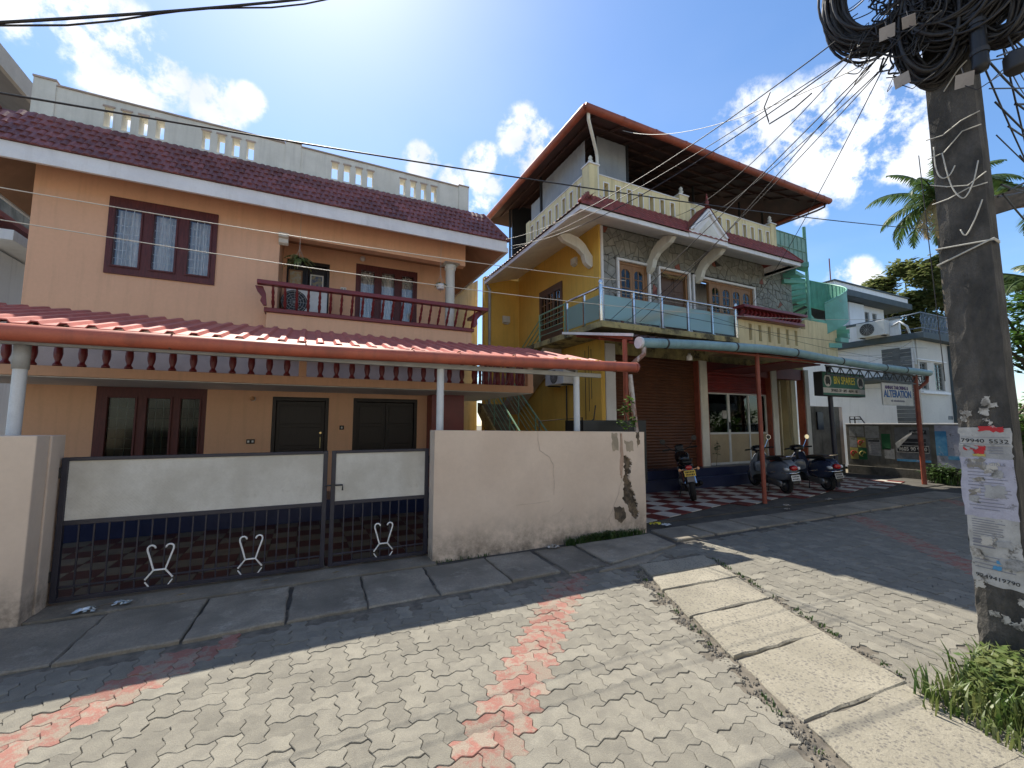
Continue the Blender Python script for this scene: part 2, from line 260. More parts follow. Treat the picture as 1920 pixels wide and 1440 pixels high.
m_leaf = leafmat('green_leaf', (0.055, 0.12, 0.022), (0.10, 0.18, 0.035))
m_darkleaf = leafmat('dark_green_leaf', (0.03, 0.07, 0.015), (0.065, 0.11, 0.028))
m_olive = leafmat('olive_leaf', (0.10, 0.15, 0.04), (0.26, 0.26, 0.11))
m_grass = leafmat('fresh_grass', (0.075, 0.135, 0.026), (0.19, 0.21, 0.075))
m_palm = leafmat('palm_leaflet', (0.05, 0.10, 0.025), (0.10, 0.15, 0.04))
m_drypalm = leafmat('dry_palm_leaflet', (0.38, 0.27, 0.12), (0.26, 0.19, 0.09))
m_yleaf = leafmat('yellow_leaf', (0.50, 0.44, 0.05), (0.30, 0.34, 0.06))
m_bark = mat('bark', (0.12, 0.095, 0.07), 0.95, (0.07, 0.06, 0.045), 8, bump=0.6, bscale=20)
m_litter = mat('silver_wrapper', (0.62, 0.68, 0.72), 0.25, (0.35, 0.42, 0.42), 14, metal=0.4)
m_yplastic = mat('yellow_plastic', (0.70, 0.62, 0.05), 0.5)
m_pebble = mat('pebble', (0.24, 0.215, 0.175), 0.9, (0.15, 0.135, 0.11), 15, bump=0.3)
m_terracotta = mat('terracotta_neighbour_tile', (0.26, 0.07, 0.045), 0.7)
m_picture = mat('picture_print', (0.05, 0.08, 0.16), 0.4, (0.35, 0.28, 0.12), 14)
m_picture2 = mat('gold_picture_print', (0.45, 0.30, 0.12), 0.4, (0.42, 0.40, 0.3), 16)
m_gold = mat('brass', (0.65, 0.5, 0.25), 0.25, metal=1.0)

# ---------------------------------------------------------------- mesh helpers
def woff(p):
    v = Vector((0, 0, 0))
    while p is not None: v += p.location; p = p.parent
    return v
class MB:
    def __init__(s): s.v = []; s.f = []; s.m = []; s.k = 0; s.g = []; s.gi = 0; s.lock = False
    def mi(s, k): s.k = k; return s
    def add(s, vs, fs):
        o = len(s.v); s.v += [tuple(p) for p in vs]
        if not s.lock: s.gi += 1
        for f in fs: s.f.append([i+o for i in f]); s.m.append(s.k); s.g.append(s.gi)
        return s
    def face(s, *pts): return s.add(pts, [list(range(len(pts)))])
    def box(s, x0, x1, y0, y1, z0, z1):
        return s.add([(x0,y0,z0),(x1,y0,z0),(x1,y1,z0),(x0,y1,z0),(x0,y0,z1),(x1,y0,z1),(x1,y1,z1),(x0,y1,z1)],
                     [[0,3,2,1],[4,5,6,7],[0,1,5,4],[1,2,6,5],[2,3,7,6],[3,0,4,7]])
    def obox(s, c, sx, sy, sz, rot):
        M3 = rot if isinstance(rot, Matrix) else Matrix.Rotation(rot, 3, 'Z'); c = Vector(c)
        vs = [c + M3 @ Vector((a*sx/2, b*sy/2, d*sz/2)) for d in (-1,1) for a, b in ((-1,-1),(1,-1),(1,1),(-1,1))]
        return s.add(vs, [[0,3,2,1],[4,5,6,7],[0,1,5,4],[1,2,6,5],[2,3,7,6],[3,0,4,7]])
    def bar(s, a, b, w, h, up=(0,0,1)):
        a = Vector(a); b = Vector(b); t = (b-a).normalized(); u = Vector(up)
        x = t.cross(u); x = x.normalized() if x.length > 1e-5 else Vector((1,0,0)); y = x.cross(t)
        vs = [p + x*i*w/2 + y*j*h/2 for p in (a, b) for i, j in ((-1,-1),(1,-1),(1,1),(-1,1))]
        return s.add(vs, [[0,3,2,1],[4,5,6,7],[0,1,5,4],[1,2,6,5],[2,3,7,6],[3,0,4,7]])
    def tube(s, pts, r, n=8, closed=False, cap=True):
        P = [Vector(p) for p in pts]; K = len(P); rings = []; prev = None
        for i, p in enumerate(P):
            if closed: t = P[(i+1) % K] - P[i-1]
            else: t = P[min(i+1, K-1)] - P[max(i-1, 0)]
            t = t.normalized() if t.length > 1e-9 else Vector((0,0,1))
            if prev is None:
                a = Vector((0,0,1)) if abs(t.z) < 0.9 else Vector((1,0,0)); x = t.cross(a).normalized()
            else:
                x = prev - t*prev.dot(t); x = x.normalized() if x.length > 1e-6 else t.orthogonal().normalized()
            prev = x; y = t.cross(x); rr = r[i] if isinstance(r, (list, tuple)) else r
            rings.append([p + x*math.cos(2*math.pi*j/n)*rr + y*math.sin(2*math.pi*j/n)*rr for j in range(n)])
        vs = [q for g in rings for q in g]; fs = []
        for i in range(K if closed else K-1):
            for j in range(n):
                a = i*n+j; b = i*n+(j+1) % n; c = ((i+1) % K)*n+(j+1) % n; d = ((i+1) % K)*n+j; fs.append([a,b,c,d])
        if cap and not closed: fs.append(list(range(n))[::-1]); fs.append([(K-1)*n+j for j in range(n)])
        return s.add(vs, fs)
    def lathe(s, prof, o=(0,0,0), n=12, axis='z', cap=True):
        o = Vector(o); vs = []; fs = []
        for r, h in prof:
            for j in range(n):
                c, d = math.cos(2*math.pi*j/n)*r, math.sin(2*math.pi*j/n)*r
                vs.append(o + Vector({'z': (c, d, h), 'x': (h, c, d), 'y': (d, h, c)}[axis]))
        for i in range(len(prof)-1):
            for j in range(n): fs.append([i*n+j, i*n+(j+1) % n, (i+1)*n+(j+1) % n, (i+1)*n+j])
        if cap: fs.append(list(range(n))[::-1]); fs.append([(len(prof)-1)*n+j for j in range(n)])
        return s.add(vs, fs)
    def prism(s, poly, axis, a, b):
        f = {'y': lambda u, v, t: (u, t, v), 'x': lambda u, v, t: (t, u, v), 'z': lambda u, v, t: (u, v, t)}[axis]
        n = len(poly); vs = [f(u, v, a) for u, v in poly] + [f(u, v, b) for u, v in poly]
        return s.add(vs, [list(range(n)), [n+i for i in range(n)][::-1]] + [[i, n+i, n+(i+1) % n, (i+1) % n] for i in range(n)])
    def loft(s, secs, n=16, cap=True):
        """rings in XZ planes: (y, cx, cz, half_w, half_h, exponent)"""
        vs = []; fs = []
        for (y, cx, cz, hw, hh, e) in secs:
            for j in range(n):
                t = 2*math.pi*j/n; c, d = math.cos(t), math.sin(t)
                vs.append((cx + hw*math.copysign(abs(c)**(2/e), c), y, cz + hh*math.copysign(abs(d)**(2/e), d)))
        for i in range(len(secs)-1):
            for j in range(n): fs.append([i*n+j, (i+1)*n+j, (i+1)*n+(j+1) % n, i*n+(j+1) % n])
        if cap: fs.append(list(range(n))); fs.append([(len(secs)-1)*n+j for j in range(n)][::-1])
        return s.add(vs, fs)
    def wall(s, axis, a0, a1, z0, z1, t0, t1, holes=()):
        """upright slab with rectangular openings; axis is the thickness direction"""
        us = sorted({a0, a1, *[h[0] for h in holes], *[h[1] for h in holes]}); vs_ = sorted({z0, z1, *[h[2] for h in holes], *[h[3] for h in holes]})
        us = [u for u in us if a0 <= u <= a1]; vs_ = [v for v in vs_ if z0 <= v <= z1]
        def solid(i, j):
            if i < 0 or j < 0 or i >= len(us)-1 or j >= len(vs_)-1: return False
            cu = (us[i]+us[i+1])/2; cv = (vs_[j]+vs_[j+1])/2
            return not any(h[0] < cu < h[1] and h[2] < cv < h[3] for h in holes)
        P = (lambda u, t, v: (u, t, v)) if axis == 'y' else (lambda u, t, v: (t, u, v))
        s.gi += 1; s.lock = True
        for i in range(len(us)-1):
            for j in range(len(vs_)-1):
                if not solid(i, j): continue
                u0, u1, v0, v1 = us[i], us[i+1], vs_[j], vs_[j+1]
                s.face(P(u0,t0,v0), P(u1,t0,v0), P(u1,t0,v1), P(u0,t0,v1)); s.face(P(u0,t1,v0), P(u0,t1,v1), P(u1,t1,v1), P(u1,t1,v0))
                if not solid(i-1, j): s.face(P(u0,t0,v0), P(u0,t0,v1), P(u0,t1,v1), P(u0,t1,v0))
                if not solid(i+1, j): s.face(P(u1,t0,v0), P(u1,t1,v0), P(u1,t1,v1), P(u1,t0,v1))
                if not solid(i, j-1): s.face(P(u0,t0,v0), P(u0,t1,v0), P(u1,t1,v0), P(u1,t0,v0))
                if not solid(i, j+1): s.face(P(u0,t0,v1), P(u1,t0,v1), P(u1,t1,v1), P(u0,t1,v1))
        s.lock = False
        return s
    def mesh(s, name, mats, off=Vector((0,0,0)), smooth=False):
        me = bpy.data.meshes.new(name); me.from_pydata([tuple(Vector(v)-off) for v in s.v], [], s.f)
        for m in (mats if isinstance(mats, (list, tuple)) else [mats]): me.materials.append(m)
        me.polygons.foreach_set('material_index', s.m)
        if smooth: me.polygons.foreach_set('use_smooth', [True]*len(me.polygons))
        me.update(); return me
    def build(s, name, mats, parent=None, smooth=False, bevel=0, local=False, label=None, each=False):
        if each:      # every shape added becomes a part of its own
            out = []
            for gid in sorted(set(s.g)):
                q = MB(); idx = {}
                for f, mi, gg in zip(s.f, s.m, s.g):
                    if gg != gid: continue
                    for i in f:
                        if i not in idx: idx[i] = len(q.v); q.v.append(s.v[i])
                    q.f.append([idx[i] for i in f]); q.m.append(mi); q.g.append(0)
                out.append(q.build(name, mats, parent, smooth, bevel, local, label))
            return out
        off = Vector((0,0,0)) if local else woff(parent)
        o = bpy.data.objects.new(name, s.mesh(name, mats, off, smooth)); C.objects.link(o)
        if parent is not None: o.parent = parent
        if bevel:
            b = o.modifiers.new('bevel', 'BEVEL'); b.width = bevel; b.segments = 2; b.limit_method = 'ANGLE'; b.angle_limit = R(50)
        if smooth:
            try:
                w = o.modifiers.new('normals', 'WEIGHTED_NORMAL'); w.keep_sharp = True
            except Exception: pass
        if label: o['label'] = label
        return o
def tag(o, label, cat, group=None, kind=None):
    o['label'] = label; o['category'] = cat
    if group: o['group'] = group
    if kind: o['kind'] = kind
    return o
def thing(name, label, cat, loc=(0,0,0), rz=0, group=None):
    o = bpy.data.objects.new(name, None); C.objects.link(o); o.location = loc; o.rotation_euler = (0,0,rz); o.empty_display_size = 0.1
    return tag(o, label, cat, group)
def piece(name, me, parent, loc, rot=(0,0,0)):
    o = bpy.data.objects.new(name, me); C.objects.link(o); o.parent = parent; o.location = Vector(loc) - woff(parent); o.rotation_euler = rot; return o
def structure(o): o['kind'] = 'structure'; return o
def stuff(o): o['kind'] = 'stuff'; return o
def text(body, loc, size, rot, m, parent, name='lettering', align='CENTER', ext=0.002, sx=1.0, bold=0.0):
    cu = bpy.data.curves.new(name, 'FONT'); cu.body = body; cu.size = size; cu.align_x = align; cu.align_y = 'CENTER'; cu.extrude = ext; cu.offset = bold
    cu.materials.append(m); cu.resolution_u = 3
    tmp = bpy.data.objects.new(name, cu); me = bpy.data.meshes.new_from_object(tmp); bpy.data.objects.remove(tmp)
    o = bpy.data.objects.new(name, me); C.objects.link(o); o.parent = parent
    o.location = Vector(loc) - woff(parent); o.rotation_euler = rot; o.scale = (sx, 1, 1); return o
def sag(a, b, d, n=14):
    a = Vector(a); b = Vector(b)
    return [a.lerp(b, i/n) - Vector((0,0,d*4*(i/n)*(1-i/n))) for i in range(n+1)]
def leaves(mb, centre, spread, n, size, seed=0, droop=0.3):
    rg = random.Random(seed); c = Vector(centre)
    for _ in range(n):
        while True:
            d = Vector((rg.uniform(-1,1), rg.uniform(-1,1), rg.uniform(-1,1)))
            if d.length < 1: break
        d *= 0.45 + 0.55*rg.random()
        p = c + Vector((d.x*spread[0], d.y*spread[1], d.z*spread[2])); q = size*rg.uniform(0.6, 1.3)
        a = rg.uniform(0, 6.28); t = Vector((math.cos(a), math.sin(a), rg.uniform(-droop-0.3, 0.4))).normalized(); sd = t.cross(Vector((rg.uniform(-.4,.4), rg.uniform(-.4,.4), 1))).normalized()
        mb.face(p, p + t*q*0.5 + sd*q*0.28, p + t*q, p + t*q*0.5 - sd*q*0.28)
    return mb
# ---------------------------------------------------------------- ground, road, pavement
g = MB(); g.face((-400,-400,-0.09),(400,-400,-0.09),(400,400,-0.09),(-400,400,-0.09))
structure(g.build('ground', m_earth))
road = structure(MB().box(-30, 40, -6, 4.35, -0.08, -0.009).build('road', m_joint))
U = 0.115; AMP = 0.012
def edge(p, q):   # zigzag cell edge, the same for both neighbours
    p = Vector((*p, 0)); q = Vector((*q, 0)); fl = False
    if (q - p).dot(Vector((1, 1, 0))) < 0: p, q = q, p; fl = True
    t = (q-p); nrm = Vector((-t.y, t.x, 0)).normalized(); out = []
    for f, a in ((0, 0), (0.24, 1), (0.32, 1), (0.68, -1), (0.76, -1)): out.append(p + t*f + nrm*AMP*a)
    out.append(q)
    if fl: out.reverse()
    return out[:-1]
def outline(nx, ny):
    pts = []
    for i in range(nx): pts += edge((i*U, 0), ((i+1)*U, 0))
    for j in range(ny): pts += edge((nx*U, j*U), (nx*U, (j+1)*U))
    for i in range(nx, 0, -1): pts += edge((i*U, ny*U), ((i-1)*U, ny*U))
    for j in range(ny, 0, -1): pts += edge((0, j*U), (0, (j-1)*U))
    c = Vector((nx*U/2, ny*U/2, 0))
    def inset(d): 
        o = []; n = len(pts)
        for i, p in enumerate(pts):
            t = (pts[(i+1) % n] - pts[i-1]).normalized(); o.append(p + Vector((-t.y, t.x, 0))*d - c)
        return o
    return inset(0.0011), inset(0.0034), c
def paver_shape(nx, ny):
    a, b, c = outline(nx, ny); n = len(a)
    vs = [(p.x, p.y, -0.05) for p in a] + [(p.x, p.y, -0.0025) for p in a] + [(p.x, p.y, 0.0) for p in b]
    fs = [[i, (i+1) % n, n+(i+1) % n, n+i] for i in range(n)] + [[n+i, n+(i+1) % n, 2*n+(i+1) % n, 2*n+i] for i in range(n)] + [[2*n+i for i in range(n)]]
    return vs, fs, c
shapes = {k: paver_shape(*k) for k in ((2,1),(1,2))}
def pav_mesh(k, m):
    mb = MB(); mb.add(shapes[k][0], shapes[k][1]); return mb.mesh('paver', m)
pmesh = {(k, r): pav_mesh(k, m_redpaver if r else m_paver) for k in shapes for r in (0, 1)}
def drain_l(y): return 2.12 + (y-0.8)*0.415       # slanting drain across the road: left and right edges
def drain_r(y): return 3.12 + (y-0.8)*0.435
cand = []
CO, SI = math.cos(R(2)), math.sin(R(2))
for i in range(-70, 190):
    for j in range(-30, 60):
        r4 = (i - j) % 4
        if r4 == 0: k = (2, 1)
        elif r4 == 3: k = (1, 2)
        else: continue
        x0, y0 = i*U + k[0]*U/2, j*U + k[1]*U/2
        x, y = x0*CO - y0*SI + 0.09, x0*SI + y0*CO
        lim = 3.92 if x < 3.0 else (3.92 + min(1, (x-3.0)/1.0)*0.38)
        if y > lim or y < -2.5 or x < -6.5 or x > 19: continue
        if drain_l(y) - 0.10 < x < drain_r(y) + 0.06 and y < 3.95: continue
        if 3.98 < x < 4.42 and 0.98 < y < 1.46: continue
        m4 = (i - j) // 4
        red = m4 in (-3, -10, 10, 18) or (abs(x-3.86) < .07 and abs(y-1.95) < .07)
        cand.append((x, y, k, red, rnd(0, 1)))
fx, fy = math.sin(R(25.67)), math.cos(R(25.67))
def visible(x, y):
    z = x*fx + y*fy; u = x*fy - y*fx
    return z > 1.2 and abs(u/z) < 1.25 and z > 2.0 - 0.0*u
vis = sorted([c for c in cand if visible(c[0], c[1])], key=lambda c: c[0]**2 + c[1]**2)[:298]
vs_ = set(id(c) for c in vis)
for c in vis:
    piece('paver', pmesh[(c[2], int(c[3]))], road, (c[0], c[1], rnd(-0.004, 0.003)), (rnd(-.012,.012), rnd(-.012,.012), R(2)+rnd(-.02,.02)))
# the remaining pavers, one joined mesh with its own colour spread
mb = MB(); hues = []
for c in cand:
    if id(c) in vs_: continue
    vs0, fs0, cc = shapes[c[2]]; dz = rnd(-0.004, 0.003); a = R(2)+rnd(-.015,.015); ca, sa = math.cos(a), math.sin(a); tx, ty = rnd(-.012,.012), rnd(-.012,.012)
    mb.mi(3 if c[3] else (0 if c[4] < 0.4 else 1 if c[4] < 0.75 else 2))
    mb.add([(c[0]+p[0]*ca-p[1]*sa, c[1]+p[0]*sa+p[1]*ca, p[2]+dz+p[0]*tx+p[1]*ty) for p in vs0], fs0)
pv = [m_paver] + [mat('grey_paver_tone', tuple(c*f for c in (0.255, 0.237, 0.193)), 0.85, tuple(c*f for c in (0.197, 0.183, 0.152)), 9, bump=0.7, bscale=130, fine=0.32, wear=((0.30,0.278,0.22), 6, 0.6, 0.75)) for f in (0.9, 1.1)] + [m_redpaver]
stuff(mb.build('paving', pv, road))
# pavement of precast drain covers along the walls
pav = structure(MB().box(-30, 16.3, 4.34, 5.35, -0.10, -0.008).build('pavement', m_apron))
def irregular(mb, pts, z0, z1, tilt=(0,0), jag=0.012, rg=random):
    out = []; n = len(pts)
    for i in range(n):
        a = Vector((*pts[i], 0)); b = Vector((*pts[(i+1) % n], 0)); L_ = (b-a).length; s = max(2, int(L_/0.10)); nn = Vector((-(b-a).y, (b-a).x, 0)).normalized()
        for q in range(s): out.append(a.lerp(b, q/s) + nn*(rg.uniform(-jag, jag) if q else 0))
    c = sum(out, Vector((0,0,0)))/len(out); n = len(out)
    zt = lambda p: z1 + (p.x-c.x)*tilt[0] + (p.y-c.y)*tilt[1]
    inn = [p + (c-p).normalized()*0.012 for p in out]
    vs = [(p.x, p.y, z0) for p in out] + [(p.x, p.y, zt(p)-0.010) for p in out] + [(p.x, p.y, zt(p)) for p in inn]
    fs = [[i, (i+1) % n, n+(i+1) % n, n+i] for i in range(n)] + [[n+i, n+(i+1) % n, 2*n+(i+1) % n, 2*n+i] for i in range(n)] + [[2*n+i for i in range(n)]]
    mb.add(vs, fs); return mb
xs = [-6.2,-5.5,-4.8,-4.15,-3.5,-2.85,-2.15,-1.47,-0.77,-0.09,0.55,1.2,1.95,2.55]
ys1 = [4.86]*len(xs)
for i in range(len(xs)-1):
    a, b = xs[i], xs[i+1]; y0 = 3.97 + rnd(-.02,.03) + 0.006*i
    irregular(MB(), [(a+0.008+rnd(0,.008), y0), (b-0.006, y0+rnd(-.02,.02)), (b+0.02+rnd(-.02,.01), 4.86+rnd(-.02,.01)), (a+0.04+rnd(-.01,.01), 4.85)], -0.06, 0.016+rnd(-.008,.010), (rnd(-.014,.014), rnd(-.01,.01)), 0.010).build('drain_cover', m_slab, pav)
for p in ([(2.62,4.02),(3.12,4.05),(3.22,4.86),(2.66,4.88)], [(3.2,4.06),(4.45,4.28),(4.55,4.85),(3.28,4.88)], [(2.92,3.90),(3.6,3.92),(4.1,4.14),(3.2,4.0)],
          [(4.62,4.42),(5.38,4.44),(5.42,5.02),(4.7,5.0)], [(5.44,4.44),(6.3,4.44),(6.34,5.0),(5.48,5.02)], [(6.36,4.43),(7.3,4.42),(7.32,5.0),(6.4,5.0)], [(7.36,4.42),(8.3,4.40),(8.32,5.0),(7.38,5.0)], [(8.36,4.40),(9.4,4.38),(9.42,5.0),(8.38,5.0)], [(9.46,4.38),(10.6,4.36),(10.6,5.0),(9.48,5.0)], [(10.66,4.36),(12.0,4.34),(12.0,4.98),(10.66,5.0)], [(12.05,4.34),(13.6,4.32),(13.6,4.98),(12.05,4.98)]):
    irregular(MB(), p, -0.06, 0.015+rnd(-.006,.008), (rnd(-.01,.01), rnd(-.01,.01)), 0.006).build('drain_cover', m_slab, pav)
# slanting row of pebbled concrete covers across the road
cross = structure(MB().prism([(drain_l(-2.2)-0.1,-2.2),(drain_r(-2.2)+0.08,-2.2),(drain_r(3.9)+0.08,3.9),(drain_l(3.9)-0.1,3.9)], 'z', -0.078, -0.012).build('drain_channel', m_joint))
yl = [-2.1,-1.2,-0.35,0.35,0.98,1.52,2.1,2.68,3.2,3.52,3.86]
for i in range(len(yl)-1):
    a, b = yl[i], yl[i+1]
    q = [(drain_l(a)+0.02+rnd(0,.05), a+0.015), (drain_r(a)-0.01-rnd(0,.03), a+0.015+rnd(-.03,.02)-0.04), (drain_r(b)-0.02-rnd(0,.03), b-0.035+rnd(-.02,.01)), (drain_l(b)+0.03+rnd(0,.04), b-0.004)]
    irregular(MB(), q, -0.06, 0.012+rnd(-.006,.010), (rnd(-.012,.012), rnd(-.01,.01)), 0.011).build('drain_cover', m_exposed, cross)
mb = MB(); rg = random.Random(3)
for _ in range(1500):
    y = rg.uniform(-0.2, 3.8); left = rg.random() < 0.75
    x = (drain_l(y) - 0.05 + rg.gauss(0, 0.045)) if left else (drain_r(y) + 0.04 + rg.gauss(0, 0.03))
    s = rg.uniform(0.004, 0.014) * (1.5 if rg.random() < 0.08 else 1)
    p = [Vector((rg.uniform(-1,1), rg.uniform(-1,1), rg.uniform(-.6,.6))).normalized()*s*rg.uniform(.7,1.2) for _ in range(0)]
    r3 = rg.uniform(0, 6.28); c, d = math.cos(r3)*s, math.sin(r3)*s; z = -0.004
    mb.add([(x+c, y+d, z), (x-d*0.8, y+c*0.8, z), (x-c, y-d, z), (x+d*0.8, y-c*0.8, z), (x+c*.4, y+d*.4, z+s*0.9), (x-c*.5, y-d*.4, z+s*0.8)],
           [[0,1,4],[1,2,5],[1,5,4],[2,3,5],[3,0,4],[3,4,5]])
stuff(tag(mb.build('gravel', m_pebble), 'loose gravel along the edges of the slanting drain covers', 'gravel'))
# shop forecourt of diagonal red and white tiles, and the dark apron before it
fore = structure(MB().add([(4.7,5.36,-0.06),(16.0,5.36,-0.06),(16.0,8.0,-0.06),(4.7,8.0,-0.06),(4.7,5.36,0.014),(16.0,5.36,0.014),(16.0,8.0,0.02),(4.7,8.0,0.02)],
     [[0,3,2,1],[4,5,6,7],[0,1,5,4],[1,2,6,5],[2,3,7,6],[3,0,4,7]]).build('forecourt', m_apron))
T = 0.352; ang = R(12); ca, sa = math.cos(ang), math.sin(ang)
tm = [MB().box(-T/2+.003, T/2-.003, -T/2+.003, T/2-.003, -0.012, 0.0).mesh('floor_tile', m) for m in (m_whitetile, m_redtile)]
for i in range(-6, 42):
    for j in range(-14, 14):
        lx, ly = (i+.5)*T, (j+.5)*T; x, y = 4.92 + lx*ca - ly*sa, 5.36 + lx*sa + ly*ca
        front = 5.50 + min(max((x-5)/3.2, 0), 1)*0.30
        if not (4.75 < x < 14.7 and front < y < 7.62): continue
        if x < 5.0 and y < 5.3: continue
        piece('floor_tile', tm[(i+j) % 2], fore, (x, y, 0.034 + rnd(-.001,.001)), (rnd(-.003,.003), rnd(-.003,.003), ang))
# tiled yard behind the gate
yard = structure(MB().box(-4.6, 4.55, 5.36, 8.0, -0.085, -0.004).build('yard', m_apron))
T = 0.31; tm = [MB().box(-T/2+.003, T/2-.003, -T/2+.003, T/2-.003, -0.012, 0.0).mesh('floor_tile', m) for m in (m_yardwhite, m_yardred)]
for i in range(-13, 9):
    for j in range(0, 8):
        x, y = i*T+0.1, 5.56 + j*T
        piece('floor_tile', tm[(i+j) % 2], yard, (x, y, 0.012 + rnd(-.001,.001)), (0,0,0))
structure(MB().box(-1.98, 1.40, 4.90, 5.355, -0.09, 0.018).build('gate_sill', m_slab))
# ---------------------------------------------------------------- orange house
H1 = thing('orange_house', 'two storey orange house with maroon tiled eave, upper balcony and cream roof parapet', 'house', (-0.4, 8.9, 0))
MB().wall('y', -3.92, -0.58, 2.99, 6.0, 8.80, 9.0, [(-3.02,-1.55,4.01,5.29)]).wall('y', -0.578, 3.07, 5.12, 6.0, 8.803, 9.0).build('wall', m_orange, H1)
MB().wall('y', -3.98, 2.97, 0.0, 2.205, 8.90, 9.1, [(-3.01,-1.56,0.75,2.2),(-0.57,0.38,0.35,2.10),(0.82,2.08,0.35,2.11)]).build('wall', m_orange, H1)
MB().wall('y', -3.98, 3.0, 2.345, 2.99, 8.90, 9.1).build('wall', m_palewall, H1, label='pale grey wall strip behind the baluster row')
MB().box(-3.98,-3.75,9.103,14,0,6.0).box(2.77,2.97,9.103,14,0,3.0).box(-3.75,2.77,13.8,14,0,6.0).build('wall', m_palewall, H1, each=True)
MB().box(-0.72, 3.16, 8.6, 8.78, 2.9, 3.585).build('balcony_wall', m_orange, H1, bevel=.006)
MB().box(-0.72, 3.16, 8.785, 10.1, 2.86, 2.985).build('balcony_floor', m_white, H1)
MB().box(-0.78,-0.58,9.003,9.9,2.99,6.0).box(2.87,3.07,9.91,14,2.99,6.0).build('wall', m_orange, H1, each=True)
MB().wall('y', -0.575, 3.065, 2.99, 5.95, 9.9, 10.1, [(-0.50,0.33,2.99,5.08),(0.87,2.25,3.3,5.20)]).build('balcony_back_wall', m_orange, H1)
MB().box(-0.575, 3.065, 9.003, 9.895, 5.42, 5.5).build('balcony_ceiling', m_soffit, H1)
MB().box(-4.6, 3.7, 8.66, 14.2, 6.003, 6.1).build('roof_slab', m_cream, H1)
# sloping eave, three sides, with fascia
def ring(d, z):    # corners of the hipped eave band, d inward from the fascia
    return [(-4.75+d, 13.9, z), (-4.75+d, 8.2+d, z), (3.85-d, 8.2+d, z), (3.85-d, 13.9, z)]
mb = MB(); a, b = ring(0.03, 5.36), ring(0.62, 6.0); c, d = ring(0.0, 5.60), ring(0.43, 6.30)
for i in range(3): mb.face(a[i], b[i], b[i+1], a[i+1])
mb.build('soffit', m_soffit, H1)
mb = MB()
for z0, z1, o in ((5.35, 5.455, 0.0), (5.46, 5.60, 0.022)):
    q = [ring(o, z0), ring(o, z1), ring(o+0.05, z0), ring(o+0.05, z1)]
    for i in range(3):
        mb.face(q[0][i], q[0][i+1], q[1][i+1], q[1][i]); mb.face(q[0][i], q[2][i], q[2][i+1], q[0][i+1]); mb.face(q[1][i], q[1][i+1], q[3][i+1], q[3][i]); mb.face(q[2][i], q[3][i], q[3][i+1], q[2][i+1])
mb.build('fascia', m_white, H1)
mb = MB(); c2, d2 = ring(0.03, 5.585), ring(0.45, 6.29)
for i in range(3): mb.face(c2[i], c2[i+1], d2[i+1], d2[i])
roof1 = mb.build('eave_roof', m_rosetile, H1)
sl_len = math.hypot(0.43, 0.70); rows = 6; rh = sl_len/rows; tw = 0.215
sdir = Vector((0, 0.43, 0.70)).normalized(); sn = Vector((0, -0.70, 0.43)).normalized()
def tile_mesh():
    mb = MB(); prof = [(-tw/2, 0.004), (-tw*0.36, 0.018), (-tw*0.2, 0.022), (-tw*0.08, 0.008), (tw*0.1, 0.006), (tw*0.25, 0.020), (tw*0.4, 0.020), (tw/2, 0.006)]
    L_ = rh*1.18; vs = []
    for k, (t, h) in enumerate(((0, 0.012), (L_, -0.004))):
        for x, z in prof: p = sdir*t + sn*(z+h); vs.append((x, p.y, p.z))
    for x, z in prof: p = sn*(-0.004); vs.append((x, p.y, p.z))
    n = len(prof); fs = [[i, i+1, n+i+1, n+i] for i in range(n-1)] + [[2*n+i, 2*n+i+1, i+1, i] for i in range(n-1)]
    mb.add(vs, fs); return mb.mesh('roof_tile', m_rosetile)
tmesh = tile_mesh(); cnt = 0
for r in range(rows):
    dd = 0.43*r/rows; xa, xb = -4.75+dd+0.1, 3.85-dd-0.06
    n = int((xb-xa)/tw)
    for i in range(n):
        x = xb - tw*(i+0.5) - (r % 2)*0.0
        if x < -4.55 + dd: continue
        p = Vector((x, 8.2, 5.60)) + sdir*(rh*r) + sn*0.004
        if cnt < 298: piece('roof_tile', tmesh, roof1, p, (rnd(-.01,.01), 0, rnd(-.012,.012))); cnt += 1
mb = MB()   # side slope rows (right), joined; ridge caps on the hip
for r in range(rows):
    dd = 0.43*r/rows; z = 5.60+0.70*r/rows; n = 26
    for k in range(n):
        y0 = 8.2+dd+0.05+k*0.21
        A = Vector((3.85-dd+0.012, y0, z+0.006)); B = Vector((3.85-dd-0.09, y0, z+0.006+0.135)); mb.add([A, A+Vector((0,.2,0)), B+Vector((0,.2,-.01)), B+Vector((0,0,-.01)), A+Vector((0.012,.1,.018)), B+Vector((0,.1,.012))], [[0,4,5,3],[4,1,2,5]])
stuff(mb.build('side_tiles', m_rosetile, roof1))
mb = MB(); mb.tube([(3.86,8.19,5.61),(3.64,8.41,5.96),(3.42,8.64,6.31)], 0.045, 8).tube([(-4.76,8.19,5.61),(-4.31,8.64,6.31)], 0.045, 8)
mb.build('hip_ridge', m_rosetile, roof1, smooth=True)
